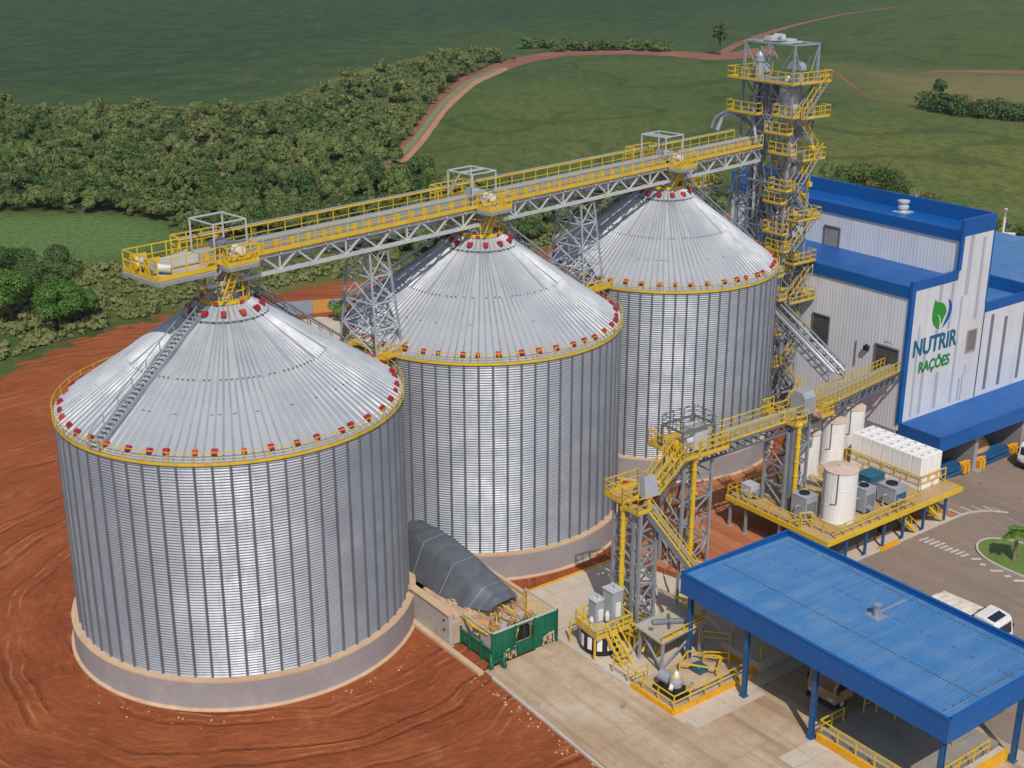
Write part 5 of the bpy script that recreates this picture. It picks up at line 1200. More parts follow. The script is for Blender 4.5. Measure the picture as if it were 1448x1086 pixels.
doorway('doorway', -80.0, -77.3, 6.6, 9.4, VW, 'opening'); doorway('doorway', -88.6, -86.5, 7.6, 10.7, VW, 'opening'); doorway('door', -94.2, -92.2, 15.8, 18.35, VS, 'door')  # both doorways are solid panels with their inner darkness painted on
mb = MB(S); mb.box(-81.4, -80.9, VW - .5, VW - .05, 8.5, 9.0); mb.bar((-81.1, VW - .1, 9.1), (-81.1, VW - .5, 9.2), .08); mb.build('wall_lamp', M['black'], bd)
mb = MB(S); mb.tube([(-82.6, VW - .12, 6.4), (-82.6, VW - .12, 9.2)], .05, 6); mb.build('wall_conduit', M['steel_dark'], bd); mb = MB(S); mb.tube([(-79, VW - .2, 9.9), (-78.4, VW - .4, 10.2), (-78.0, VW - .2, 9.9)], .06, 6); mb.build('wall_conduit', M['steel_dark'], bd)
wn = MB(S); wn.box(UF + .006, UF + .03, 118.25, 119.75, 7.45, 9.75); wo = wn.build('window', M['slot'], bd)
mb = MB(S)
for (v0, v1, z0, z1) in ((118.1, 118.24, 7.3, 9.9), (119.76, 119.9, 7.3, 9.9), (118.245, 119.755, 9.76, 9.9), (118.245, 119.755, 7.3, 7.44)): mb.box(UF + .004, UF + .09, v0, v1, z0, z1)
mb.build('window_frame', M['yellow_deck'], wo)
mb = MB(S); mb.box(UF + .01, UF + .16, 118.3, 118.6, 5.0, 6.2); mb.tube([(UF + .1, 118.2, 2.2), (UF + .1, 118.2, 5)], .08, 6); mb.build('junction_box', M['steel_light'], bd)
# painted lettering and emblem
def lettering(txt, v, z, h, width, m):
    cu = bpy.data.curves.new('letters', 'FONT'); cu.body = txt; cu.size = 1; cu.offset = .012; cu.extrude = .02
    o = bpy.data.objects.new('letters', cu); COL.objects.link(o); bpy.context.view_layer.update()
    me = bpy.data.meshes.new_from_object(o.evaluated_get(bpy.context.evaluated_depsgraph_get())); bpy.data.objects.remove(o)
    xs = [p.co.x for p in me.vertices]; ys = [p.co.y for p in me.vertices if True]
    x0, x1 = min(xs), max(xs); capb = 0.0; capt = .73
    for p in me.vertices:
        a = v + (p.co.x - x0) / (x1 - x0) * width; zz = z + (p.co.y - capb) / (capt - capb) * h
        w_ = S(UF + .022 + p.co.z * .5, a, zz); bl = bd.location; p.co = (w_[0] - bl.x, w_[1] - bl.y, w_[2] - bl.z)
    bmx = bmesh.new(); bmx.from_mesh(me)
    for da, dz, dd in ((.05, 0, .004), (-.05, 0, .008), (0, .04, .012), (0, -.04, .016)):
        b2 = bmesh.new(); b2.from_mesh(me)
        for p in b2.verts: p.co += Vector((.8 * da + .6 * dd, .6 * da - .8 * dd, dz))
        tmp = bpy.data.meshes.new('t'); b2.to_mesh(tmp); bmx.from_mesh(tmp); b2.free(); bpy.data.meshes.remove(tmp)
    bmx.to_mesh(me); bmx.free()
    me.materials.clear(); me.materials.append(m); q = bpy.data.objects.new('sign_lettering', me); COL.objects.link(q); q.parent = bd; return q
lettering('NUTRIR', 108.95, 8.75, 1.85, 7.3, M['letters_teal'])['label'] = 'teal lettering on the front wall'
lettering('RAÇÕES', 110.2, 6.75, 1.2, 5.2, M['letters_green'])['label'] = 'green lettering on the front wall'
def bez(p, n=10):
    out = []
    for i in range(0, len(p) - 1, 3):
        a, b, c, d = p[i:i + 4]
        for k in range(n): t = k / n; out.append(tuple((1 - t) ** 3 * a[j] + 3 * (1 - t) ** 2 * t * b[j] + 3 * (1 - t) * t * t * c[j] + t ** 3 * d[j] for j in (0, 1)))
    return out
def emblem(poly, m, d):
    mb = MB(); n = len(poly); vs = [S(UF + .02, a, z) for a, z in poly] + [S(UF + .02 + d, a, z) for a, z in poly]
    mb.add(vs, [tuple(range(n, 2 * n))] + [(i, (i + 1) % n, (i + 1) % n + n, i + n) for i in range(n)]); return mb.build('sign_emblem', m, bd)
leaf = bez([(111.75, 14.5), (111.2, 12.9), (111.4, 11.5), (112.95, 11.05), (113.15, 11.5), (113.35, 11.9), (113.75, 12.5), (114.15, 12.7), (113.6, 13.9), (112.6, 14.0), (112.2, 14.05), (111.95, 14.2), (111.75, 14.5)])
emblem(leaf, M['leaf_sign'], .02)
cres = bez([(114.0, 14.15), (115.0, 13.7), (115.3, 12.2), (113.45, 11.05), (113.55, 11.7), (114.3, 12.3), (114.25, 13.2), (114.2, 13.6), (114.1, 13.9), (114.0, 14.15)])
emblem(cres, M['blue_sign'], .02)
vein = bez([(112.9, 11.1), (112.95, 12.0), (112.7, 12.7), (112.2, 12.7), (112.75, 12.8), (113.05, 12.2), (113.1, 11.3), (113.05, 11.15), (113.0, 11.1), (112.9, 11.1)])
emblem(vein, M['facade'], .034)
# annexes to the right
mb = MB(S); mb.box(-96, UF, VE + .2, 150, -5, 11.4); mb.build('annex_wall', M['facade'], bd)
mb = MB(S)
for v in (122.6, 125.2, 128.8, 132.0): mb.box(UF + .001, UF + .02, v - .28, v + .28, 2.2, 10.2 if v > 123 else 10.9)
mb.build('light_strip', M['slot'], bd)
mb = MB(S); mb.box(-96, UF - .4, VE + .2, 129.4, 11.42, 11.55); mb.build('annex_roof', M['blue_roof'], bd)
mb = MB(S); mb.box(UF - .38, UF + .05, VE + .2, 150, 11.41, 12.4); mb.box(-96, UF - .4, 129.42, 129.7, 11.41, 13.0); mb.build('annex_parapet', M['blue'], bd)
mb = MB(S); mb.box(-96, UF - .4, 129.72, 150, 11.41, 12.7); mb.build('annex_roof', M['blue_roof'], bd)
# dock awning and bays
mb = MB(S); mb.box(UF + .06, -71.2, VW + .02, 150, .12, 1.6); mb.prism([(UF + .061, VW + .02), (-71.2, VW + .02), (-71.2, 150), (UF + .061, 150)], 1.602, 1.66); mb.box(-71.199, -71.1, VW - .06, 150, .08, 1.74); mb.box(UF + .06, -71.2, VW - .06, VW + .018, .08, 1.74); mb.build('dock_awning', M['blue'], bd)
for v in (115.9, 124.6, 134):
    mb = MB(S); mb.box(UF + .01, -72.0, v - .3, v + .3, -5, .11); mb.box(-72.4, -71.4, v - .45, v + .45, -5, -4.2); mb.build('dock_pillar', M['conc_base'], bd)
mb = MB(S); mb.box(UF + .002, UF + .05, VW + .6, 115.5, -4.2, .1); mb.box(UF + .002, UF + .05, 116.3, 124.2, -4.2, .1); mb.build('dark_bay_panel', M['opening'], bd)  # flat panels coloured dark to paint the shade inside the loading bays
mb = MB(S); mb.box(-73.0, -72.6, VW + .2, VW + .5, -4, .11); mb.build('corner_post', M['kerb_y'], bd)
for i, (v0, v1) in enumerate(((109.2, 114.6), (117.0, 123.4))):
    t = thing('dock_leveller', ['blue dock leveller with yellow bumpers left of the concrete pillar', 'blue dock leveller with yellow bumpers right of the concrete pillar'][i], 'dock leveller', S(-73, (v0 + v1) / 2, -4.4))
    g = float(ramp_z(*S(-73, (v0 + v1) / 2, 0)[:2]))
    mb = MB(S); mb.box(-74.4, -72.2, v0, v1, g + .55, g + .8); mb.bar((-72.1, v0, g + .3), (-72.1, v1, g + .3), .25); mb.build('plate', M['blue_post'], t)
    for v in (v0 - .1, v0 + .5, v1 - .5, v1 + .1): mb = MB(S); mb.box(-72.4, -71.8, v - .2, v + .2, g, g + 1.0); mb.tube([(-72.6, v, g + 1.0), (-72.0, v + .3, g + 1.2)], .14, 8); mb.build('bumper', M['kerb_y'], t)
hp = thing('grain_heap', 'tan heap of grain inside the right dock bay under the blue awning', 'grain heap', S(-75, 119.5, -4.4))
mb = MB(S); rr_ = random.Random(4); rings = []
for i in range(7):
    rad = 2.6 * (1 - i / 6.5) + .05; rings.append([S(-74.6 + rad * .55 * math.cos(a) , 119.6 + rad * math.sin(a) * rr_.uniform(.9, 1.1), -4.3 + 3.0 * (i / 6) ** .8) for a in np.linspace(0, 2 * PI, 18, endpoint=False)])
mb.add([v for r_ in rings for v in r_], [(i * 18 + k, i * 18 + (k + 1) % 18, i * 18 + 18 + (k + 1) % 18, i * 18 + 18 + k) for i in range(6) for k in range(18)] + [tuple(range(108, 126))])
mb.build('heap', M['grain'], hp)
#@@END

#@@PIT
# ---------------------------------------------------------------- receiving pit, tarpaulin hood and green enclosure
pw = thing('pit_wall', 'stained pale concrete wall joining the nearest silo base to the green enclosure', 'wall', S(-73, 47.2, 0))
mb = MB(S); mb.box(-75.8, -70.45, 46.95, 47.35, -.3, 2.7); mb.build('wall_face', M['conc_wall'], pw)
mb = MB(S); mb.box(-75.8, -70.4, 46.85, 47.5, 2.702, 2.82); mb.box(-75.6, -66, 46.5, 46.948, -.3, .25); mb.build('wall_ledge', M['conc_lip'], pw)
mb = MB(S); mb.tube([(-71.1, 46.9, 2.1), (-71.1, 47.0, 2.1)], .1, 10); mb.tube([(-71.1, 46.9, 1.3), (-71.1, 47.0, 1.3)], .1, 10); mb.build('drain_hole', M['black'], pw)
pw2 = thing('pit_wall', 'low concrete wall of the pit behind the tarpaulin, beside the middle silo base', 'wall', S(-74, 54.2, 0))
mb = MB(S); mb.box(-79.6, -70.4, 54.0, 54.3, -.3, 2.3); mb.build('wall_face', M['conc_lip'], pw2)
mb = MB(S); mb.box(-76.2, -70.4, 47.352, 53.99, .2, 2.0); o = mb.build('pit_rubble', M['tan_block']); tag(o, 'tan rubble fill between the pit walls under the tarpaulin', 'rubble')
db = MB(S); rr_ = random.Random(21)
for k in range(40):
    u, v = rr_.uniform(-76, -70.6), rr_.uniform(47.5, 49.6); s_ = rr_.uniform(.12, .4); db.box(u, u + s_, v, v + s_ * rr_.uniform(.4, 1.2), 1.98, 2.0 + rr_.uniform(.08, .3))
o = db.build('rubble_pieces', M['conc_lip']); tag(o, 'loose broken boards and blocks beside the tarpaulin hood', 'debris'); o['kind'] = 'stuff'
# hood: stations along U with eight points round
st = [(-82.5, (48.7, 1.2), (50.0, 4.3), (52.0, 4.6), (54.2, 2.0)), (-79.5, (48.6, 1.9), (49.9, 4.9), (52.0, 5.0), (54.0, 2.2)), (-77, (48.7, 2.0), (50.0, 4.8), (52.1, 4.9), (53.9, 2.2)),
      (-74.5, (48.8, 2.05), (50.1, 4.3), (52.3, 4.4), (53.9, 2.2)), (-72, (49.1, 2.1), (50.5, 3.75), (52.4, 3.8), (53.6, 2.3)), (-70.6, (49.6, 2.3), (51.0, 3.2), (52.5, 3.2), (53.3, 2.5)), (-69.6, (50.1, 2.45), (51.3, 2.85), (52.3, 2.9), (52.8, 2.6))]
tp = thing('tarpaulin_hood', 'wrinkled dark grey tarpaulin hood sloping down between two silos into the green enclosure', 'tarpaulin', S(-75, 51, 2)); rr_ = random.Random(8)
def dens(a, b, c, d, n=16):
    P = [Vector(a), Vector(b), Vector(c), Vector(d)]; out = []
    seg = [(P[0], P[1]), (P[1], P[2]), (P[2], P[3])]
    for i, (p, q) in enumerate(seg):
        for k in range(n // 3 + 1 if i == 2 else n // 3): out.append(p.lerp(q, k / (n // 3)))
    o2 = out[:]
    for k in range(1, len(out) - 1): o2[k] = out[k] * .86 + (out[k - 1] + out[k + 1]) * .07
    return o2
rows = []
for i in range(len(st) - 1):
    A_, B_ = st[i], st[i + 1]; ca = dens(*A_[1:]); cb = dens(*B_[1:])
    for k in range(6 if i < len(st) - 2 else 7):
        t = k / 6; u = A_[0] + (B_[0] - A_[0]) * t; rows.append([(u, *(p.lerp(q, t))) for p, q in zip(ca, cb)])
mb = MB(); nn = len(rows[0]); vs = []
for i, r_ in enumerate(rows):
    for k, (u, v, z) in enumerate(r_):
        wv = .018 * math.sin(i * .5 + k * .9) + .018 * math.sin(i * 1.1 - k * .5) + rr_.uniform(-.008, .008)
        if i % 9 == 4: wv -= .07
        vs.append(S(u, v - wv * .5, z + wv))
mb.add(vs, [(i * nn + k, i * nn + k + 1, (i + 1) * nn + k + 1, (i + 1) * nn + k) for i in range(len(rows) - 1) for k in range(nn - 1)])
o = mb.build('sheet', M['tarp'], tp, smooth=True); 
mb = MB(); 
for i in (9, 18, 27): mb.tube([vs[i * nn + k][:2] + (vs[i * nn + k][2] + .02,) for k in range(nn)], .02, 5)
mb.build('tie_rope', M['steel'], tp)
gb = thing('receiving_enclosure', 'dark green open topped enclosure with yellow pipes at the end of the pit', 'enclosure', S(-68.3, 51, 0))
g0, g1, h0, h1, gz_ = -70.35, -66.4, 48.0, 54.0, 2.75
mb = MB(S)
for (a, b) in ((h0, 50.15), (51.75, h1)): mb.box(g1 - .06, g1, a, b, .3, gz_)
mb.box(g1 - .06, g1, 50.152, 51.748, .3, 1.2); mb.box(g1 - .06, g1, 50.152, 51.748, 2.55, gz_); mb.build('front_panel', M['green'], gb)
mb = MB(S); mb.box(g1 - .5, g1 - .45, 50.1, 51.8, 1.0, 2.6); mb.build('dark_gap_sheet', M['black'], gb)  # black sheet behind the panel gap paints the darkness of the opening
mb = MB(S); mb.box(g0, g1 - .062, h0, h0 + .06, .25, 1.35); mb.build('side_panel', M['green'], gb)
mb = MB(S)
for v in (h0, 50.05, 51.85, h1): mb.bar((g1 + .04, v, 0), (g1 + .04, v, gz_ + .05), .14)
for u in (g0, -69.2, -67.7): mb.bar((u, h0 - .05, -.2), (u, h0 - .05, 1.6), .15)
for k in range(9): mb.box(g1 + .003, g1 + .03, h0 + .3 + k * .65, h0 + .34 + k * .65, .35, 2.7)
mb.bar((g0, h0 - .06, 1.35), (g1, h0 - .06, 1.35), .1); mb.bar((g1 + .05, h0, .3), (g1 + .05, h1, .3), .12); mb.build('frame', M['green'], gb)
mb = MB(S); mb.bar((g1, h0, gz_ + .02), (g1, h1, gz_ + .02), .12); mb.bar((g0, h0, gz_), (g1, h0, gz_), .09); mb.bar((g0, h1, gz_), (g1, h1, gz_), .09); mb.build('top_rail', M['steel_light'], gb)
mb = MB(S); mb.box(-68.0, -66.6, h0 + .1, h0 + .2, .3, 2.5); mb.box(g0, -66.6, h0 + .3, h1 - .3, .05, .9); mb.build('pit_lining', M['conc_wall'], gb)
mb = MB(S); rr_ = random.Random(14)
mb.tube([(g0 + .2, h0 + .1, 2.5), (-68.6, h0 - .02, 2.35), (-67.0, h0 + .05, 2.45), (-66.7, h0 + .4, 2.3)], .11, 8)
for k in range(12):
    u, v = rr_.uniform(-70, -67), rr_.uniform(48.2, 53.4); mb.tube([(u, v, .9), (u + rr_.uniform(-.6, .6), v + rr_.uniform(-.5, .5), 1.7), (u + rr_.uniform(-1, 1), v + rr_.uniform(-.6, .6), 2.3)], rr_.uniform(.04, .09), 7)
for k in range(14): v = h1 - .02; u = g0 + (g1 - g0) * k / 13; mb.bar((u, v, .4), (u, v, gz_), .035)
for k in range(8): mb.bar((g0, h1 - .02, .5 + k * .3), (g1, h1 - .02, .5 + k * .3), .03)
mb.rail([(-69.2, 49.0, .95), (-66.9, 49.4, .95), (-66.9, 52.8, .95)], 1.1, .9, .08, 0)
mb.build('yellow_pipework', M['yellow'], gb)
mb = MB(S); 
for k in range(9):
    u, v = rr_.uniform(-69.8, -67), rr_.uniform(48.6, 53.2); s_ = rr_.uniform(.2, .45); mb.box(u, u + s_, v, v + s_, .9, .9 + s_ * 2.4)
mb.tube([(-69.6, 48.8, 1.9), (-68.6, 49.4, 1.9)], .42, 12); mb.bar((g0, 51, 2.3), (g1, 51.6, 2.3), .12); mb.bar((g0, 52.4, 2.4), (g1, 52.2, 2.5), .1); mb.build('inner_machinery', M['grain'], gb)
mb = MB(S)
for (u, v) in ((-66.2, 47.7), (-65.8, 48.6)):
    mb.tube([(u, v - .12, .28), (u, v + .12, .28)], .27, 14); mb.bar((u, v, .3), (u - .3, v + .3, 1.0), .12)
mb.bar((-66.3, 48.2, .8), (-66.1, 50, 1.1), .1); mb.build('support_wheel', M['green'], gb)
for (v, w_) in ((48.9, .5), (49.6, .4), (52.6, .7), (53.1, .5)): mb = MB(S); mb.tube([(-66.25, v, .2), (-66.2, v + .1, .9), (-66.25, v + w_, 1.1), (-66.2, v + w_, .3)], .06, 7); mb.box(-66.3, -66.1, v, v + .25, .6, .85); mb.build('hose_fitting', M['tan_block'], gb)

# control cabinets, round tank and steel stand below the nearest tower
for (nm, lb, u, v, su, sv, h) in (('control_cabinet', 'tall grey control cabinet with rooftop handle beside the yellow downpipe', -63.7, 57.2, .55, .5, 4.6), ('control_cabinet', 'shorter grey cabinet with white fittings at the left of the tall one', -64.5, 56.3, .42, .42, 3.7)):
    t = thing(nm, lb, 'cabinet', S(u, v, 1.9))
    mb = MB(S); mb.box(u - su, u + su, v - sv, v + sv, 1.905, h); mb.box(u - su * .96, u + su * .96, v - sv - .03, v - sv - .002, 2.2, h - .2); mb.build('body', M['grey_cab'], t)
    mb = MB(S); mb.box(u - su - .06, u + su + .06, v - sv - .08, v + sv + .06, h + .002, h + .1); mb.tube([(u - .2, v, h + .1), (u - .2, v, h + .4), (u + .25, v, h + .45), (u + .25, v, h + .1)], .06, 6); mb.build('roof', M['steel_light'], t)
    mb = MB(S); mb.box(u + su + .002, u + su + .1, v - .2, v + .25, h * .55, h * .8); mb.lathe(u + su * .4, v - sv - .2, [(.16, h * .5), (.18, h * .6), (.1, h * .66)], 10); mb.build('fitting', M['white'], t)
rt = thing('round_tank', 'squat black round tank with yellow railed deck on top, left of the nearest tower', 'tank', S(-63.7, 56.1, 0))
mb = MB(S); mb.lathe(-63.7, 56.1, [(1.35, .05), (1.55, .5), (1.55, 1.75)], 28); mb.build('shell', M['black'], rt)
mb = MB(S)
for k in range(7): a = 3.4 + k * .5; mb.prism([(-63.7 + 1.56 * math.cos(x), 56.1 + 1.56 * math.sin(x)) for x in (a, a + .12, a + .24)] + [(-63.7 + 1.575 * math.cos(x), 56.1 + 1.575 * math.sin(x)) for x in (a + .24, a + .12, a)], .6, 1.6)
mb.build('side_marking', M['tank'], rt)
pd = [(-65.1, 54.8), (-62.3, 54.5), (-62.2, 57.8), (-65.2, 58.0)]
mb = MB(S); mb.prism(pd, 1.78, 1.9); mb.build('deck', M['deck'], rt)
mb = MB(S); mb.rail([(*p, 1.9) for p in pd], 1.05, .9, .09, .3, True); 
for (u, v) in ((-62.4, 54.4), (-62.3, 57.7), (-65.6, 54.7)): mb.bar((u, v, 0), (u, v, 1.9), .12)
mb.bar((-62.3, 55.4, 1.9), (-60.6, 55.6, .05), .12, .2); mb.bar((-62.3, 56.3, 1.9), (-60.6, 56.5, .05), .12, .2); mb.bar((-62.3, 55.4, 2.9), (-60.6, 55.6, 1.0), .08); mb.bar((-62.3, 56.3, 2.9), (-60.6, 56.5, 1.0), .08)
for k in range(6): mb.bar((-62.2 + .28 * k, 55.4, 1.75 - .3 * k), (-62.2 + .28 * k, 56.3, 1.75 - .3 * k), .2, .04)
mb.build('deck_railing', M['yellow'], rt)
vp = thing('valve_manifold', 'cluster of bent yellow pipes and valves at the foot of the nearest lattice tower', 'pipework', S(-62.5, 58.5, 0)); rr_ = random.Random(31)
mb = MB(S)
for k in range(20):
    u, v = rr_.uniform(-64.4, -60.6), rr_.uniform(57.4, 61.6); z = rr_.uniform(.6, 2.6)
    mb.tube([(u, v, .02), (u, v, z * .7), (u + .15, v + .1, z), (u + rr_.uniform(.4, 1.2), v + rr_.uniform(-.6, .6), z), (u + rr_.uniform(.5, 1.2), v + rr_.uniform(-.6, .6), z * rr_.uniform(.2, .8))], rr_.uniform(.05, .11), 7)
    if k % 3 == 0: mb.lathe(u, v, [(.22, z * .5), (.22, z * .5 + .15)], 12)
mb.rail([(-64.2, 57.2, 1.2), (-61.2, 57.8, 1.2), (-61.6, 61.8, 1.2)], 1.1, .9, .085, .2); mb.build('pipes', M['yellow'], vp)
sd = thing('equipment_stand', 'grey steel table frame with grating top standing in front of the first canopy post', 'stand', S(-59.6, 59.4, 0))
cs = [(-60.8, 57.4), (-58.2, 57.2), (-58.6, 61.4), (-61.0, 61.6)]
for c in cs: mb = MB(S); mb.bar((*c, 0), (*c, 2.7), .2); mb.build('leg', M['steel'], sd)
mb = MB(S); lattice(mb, cs, .5, 2.5, 1, legs=False, b=.12); mb.bar((-61.6, 57.0, 0), (-60.8, 57.4, 1.6), .14); mb.build('bracing', M['steel'], sd)
mb = MB(S); mb.prism([(-61.1, 57.1), (-58.0, 56.9), (-58.3, 61.7), (-61.3, 61.9)], 2.7, 2.8); mb.build('grating', M['deck'], sd)
mb = MB(S); mb.rail([(-61.0, 61.8, 2.8), (-58.4, 61.6, 2.8), (-58.1, 57.0, 2.8)], .5, 1.2, .07, .2, mid=False); mb.build('edge_rail', M['yellow'], sd)
mb = MB(S); mb.tube([(-60.4, 58.2, 2.95), (-59.2, 60.2, 2.95)], .22, 10); mb.tube([(-60.6, 60, 2.9), (-59, 58.6, 3.1)], .1, 8); mb.tube([(-59.9, 57.6, 2.9), (-59.9, 57.6, 1.0)], .2, 8); mb.build('machinery', M['steel_dark'], sd)
fr = thing('steel_frame', 'slim grey steel portal frame with curved braces beside the leftmost canopy post', 'frame', S(-58, 62, 0))
mb = MB(S)
for (u, v) in ((-58.9, 61.9), (-57.0, 63.2)): mb.bar((u, v, 0), (u, v, 4.4), .14)
mb.bar((-58.9, 61.9, 4.4), (-57, 63.2, 4.4), .14); mb.bar((-58.9, 61.9, 3.2), (-57, 63.2, 3.2), .1)
mb.tube([(-58.6, 62.1, 4.2), (-58.0, 62.5, 3.6), (-57.5, 62.9, 4.0), (-57.3, 63, 3.4)], .07, 6); mb.tube([(-58.7, 62.0, 2.9), (-57.2, 63, 1.6), (-58.4, 62.3, .6)], .07, 6); mb.build('frame_bars', M['steel'], fr)
mb = MB(S); mb.rail([(-61.5, 61.6, 3.3), (-56.9, 63.3, 3.4)], .6, 1.2, .08, .25, mid=False); mb.build('frame_rail', M['yellow'], fr)
pu = thing('motor_pump', 'motor pump on dark skid with white cone cap inside the yellow kerbed island', 'pump', S(-55.6, 55.9, .32))
mb = MB(S); mb.box(-57.0, -54.7, 55.2, 56.6, .33, .62); mb.box(-56.2, -54.9, 55.4, 56.4, .622, 1.1); mb.build('skid', M['black'], pu)
mb = MB(S); mb.tube([(-56.9, 55.9, 1.25), (-55.9, 55.9, 1.25)], .42, 14); mb.lathe(-55.4, 55.9, [(.45, 1.1), (.5, 1.5), (.42, 1.8), (.2, 1.9)], 16); mb.build('pump_body', M['grey_cab'], pu)
mb = MB(S); mb.lathe(-55.4, 55.9, [(.2, 1.9), (.2, 2.05), (.16, 2.15), (.05, 2.25)], 14); mb.build('cap', M['white'], pu); mb = MB(S); mb.tube([(-55.4, 55.5, 1.3), (-55.2, 55.2, 1.1)], .16, 8); mb.build('inlet', M['white'], pu)
mb = MB(S); mb.lathe(-55.4, 55.9, [(.3, 1.8), (.33, 1.86), (.3, 1.9)], 14); mb.build('flange', M['yellow'], pu)
vb = thing('valve_bench', 'low yellow framed valve bench with teal box behind the motor pump', 'bench', S(-56.2, 59, .32))
mb = MB(S); mb.rail([(-57.4, 58.2, .33), (-55.2, 59.8, .33), (-56.2, 61.2, .33), (-58.2, 59.8, .33)], .7, 1.2, .1, 0, True, mid=False); mb.build('bench_frame', M['yellow'], vb)
mb = MB(S); mb.box(-57.0, -56.0, 58.9, 59.7, .5, .9); mb.build('valve_box', M['teal'], vb)
#@@END

#@@TRUCKS
# ---------------------------------------------------------------- trucks
def truck(label, u, v, z, rz, cabm, bodym, covm, L=7.6, seed=0):
    """lorry along local +x (cab at +x)"""
    c = S(u, v, z); t = thing('truck', label, 'truck', c, 'trucks at the plant', rz); hw = 1.2
    def part(name, fn, m, smooth=False, parent=None):
        mb = MB(); fn(mb); me = bpy.data.meshes.new(name); me.from_pydata(mb.v, [], mb.q)
        for x in (m if isinstance(m, list) else [m]): me.materials.append(x)
        if any(mb.mi): me.polygons.foreach_set('material_index', mb.mi)
        if smooth: me.polygons.foreach_set('use_smooth', [True] * len(me.polygons))
        me.update(); o = bpy.data.objects.new(name, me); COL.objects.link(o); o.parent = parent or t; return o
    x1 = L / 2; cab = [(x1 - 2.0, .75), (x1 - .05, .75), (x1, 1.2), (x1 - .03, 1.55), (x1 - .22, 2.55), (x1 - .4, 2.82), (x1 - 1.3, 2.98), (x1 - 2.0, 2.98)]
    def fcab(mb):
        n = len(cab); ys = (-hw, -hw * .94, hw * .94, hw); sc = (0, .05, .05, 0); vs = []
        for y, s in zip((-hw, hw), (1, 1)):
            for x, zz in cab: vs.append((x, y * (1 - .05 * max(0, (zz - 1.5) / 1.4)), zz))
        mb.add(vs, [tuple(range(n)), tuple(range(n, 2 * n))[::-1]] + [(i, i + n, (i + 1) % n + n, (i + 1) % n) for i in range(n)])
    cb = part('cab', fcab, cabm)
    def fws(mb):
        mb.add([(x1 - .06 + .03, -1.0, 1.62), (x1 - .06 + .03, 1.0, 1.62), (x1 - .2 + .03, 1.0, 2.46), (x1 - .2 + .03, -1.0, 2.46)], [(0, 1, 2, 3)])
    part('windscreen', fws, M['glass'], parent=cb)
    for s in (-1, 1):
        part('side_window', lambda mb: mb.add([(x1 - .3, s * (hw + .004), 1.62), (x1 - 1.35, s * (hw + .004), 1.62), (x1 - 1.35, s * (hw * .972 + .004), 2.4), (x1 - .45, s * (hw * .972 + .004), 2.4)], [(0, 1, 2, 3)]), M['glass'], parent=cb)
        part('mirror', lambda mb: mb.box(x1 - .25, x1 - .12, s * 1.3 - .1, s * 1.3 + .1, 1.6, 2.1), M['black'], parent=cb)
        part('headlight', lambda mb: mb.box(x1 - .05, x1 + .04, s * .85 - .2, s * .85 + .2, .95, 1.15), M['steel_light'], parent=cb)
    part('roof_deflector', lambda mb: mb.add([(x1 - .5, -.8, 2.86), (x1 - .5, .8, 2.86), (x1 - 1.15, .85, 2.975), (x1 - 1.15, -.85, 2.975)], [(0, 1, 2, 3)]), M['glass'], parent=cb)
    part('bumper', lambda mb: mb.box(x1 - .2, x1 + .1, -hw, hw, .4, .74), M['black'])
    part('chassis', lambda mb: (mb.box(-x1, x1 - .3, -.45, .45, .55, .85), mb.box(x1 - 2.35, x1 - 2.02, -1.05, 1.05, .8, 2.7)), M['black'])
    xb0, xb1 = -x1, x1 - 2.45
    def fbody(mb):
        mb.box(xb0, xb1, -hw - .03, hw + .03, .95, 2.36)
        for k in range(7): x = xb0 + (xb1 - xb0) * k / 6; mb.box(x - .05, x + .05, -hw - .08, hw + .08, .96, 2.36)
    bo = part('cargo_body', fbody, bodym)
    def fcov(mb):
        n = 8; m_ = 5; vs = []
        for i in range(n + 1):
            for j in range(m_ + 1):
                x = xb0 + .06 + (xb1 - xb0 - .12) * i / n; y = -hw + 2 * hw * j / m_
                zz = 2.37 + .22 * math.sin(PI * j / m_) + .05 * math.sin(i * 2.1 + j); vs.append((x, y, zz))
        mb.add(vs, [(i * (m_ + 1) + j, (i + 1) * (m_ + 1) + j, (i + 1) * (m_ + 1) + j + 1, i * (m_ + 1) + j + 1) for i in range(n) for j in range(m_)])
    part('cargo_cover', fcov, covm, parent=bo)
    part('top_rim', lambda mb: (mb.bar((xb0, -hw, 2.4), (xb1, -hw, 2.4), .1), mb.bar((xb0, hw, 2.4), (xb1, hw, 2.4), .1), mb.bar((xb1, -hw, 2.4), (xb1, hw, 2.4), .12)), covm, parent=bo)
    for x in (x1 - .95, -x1 + 1.0, -x1 + 2.2):
        for s in (-1, 1):
            w = part('wheel', lambda mb: mb.tube([(x, s * .78, .5), (x, s * 1.12, .5)], .5, 18, raw=True), M['black'])
            part('hub', lambda mb: mb.tube([(x, s * 1.121, .5), (x, s * 1.15, .5)], .22, 12, raw=True), M['steel_light'], parent=w)
    return t
cream = paint('cream_cover', srgb(226, 214, 194), srgb(204, 190, 168), 0.7, dirt=DUST, dirt_amt=0.2); sand = paint('sandy_load_cover', srgb(168, 138, 100), srgb(146, 116, 82), 0.9, dirt=DUST, dirt_amt=0.5)
AU, AV = math.atan2(-.8, .6), math.atan2(.6, .8)
truck('white truck with cream covered bed parked on the asphalt behind the canopy', -47.9, 79.1, .02, AU + .06, M['white'], M['white'], cream, 6.0)
truck('dark cabbed truck with sandy load in the shade under the canopy', -48.6, 67.2, .02, AV + PI, sand, sand, sand, 8.0)
gz2 = float(ramp_z(*S(-69.6, 123, 0)[:2])) + .03
truck('white truck at the loading docks by the right dock bay', -68.6, 124.2, gz2, AV + PI, M['white'], M['white'], cream)
#@@END

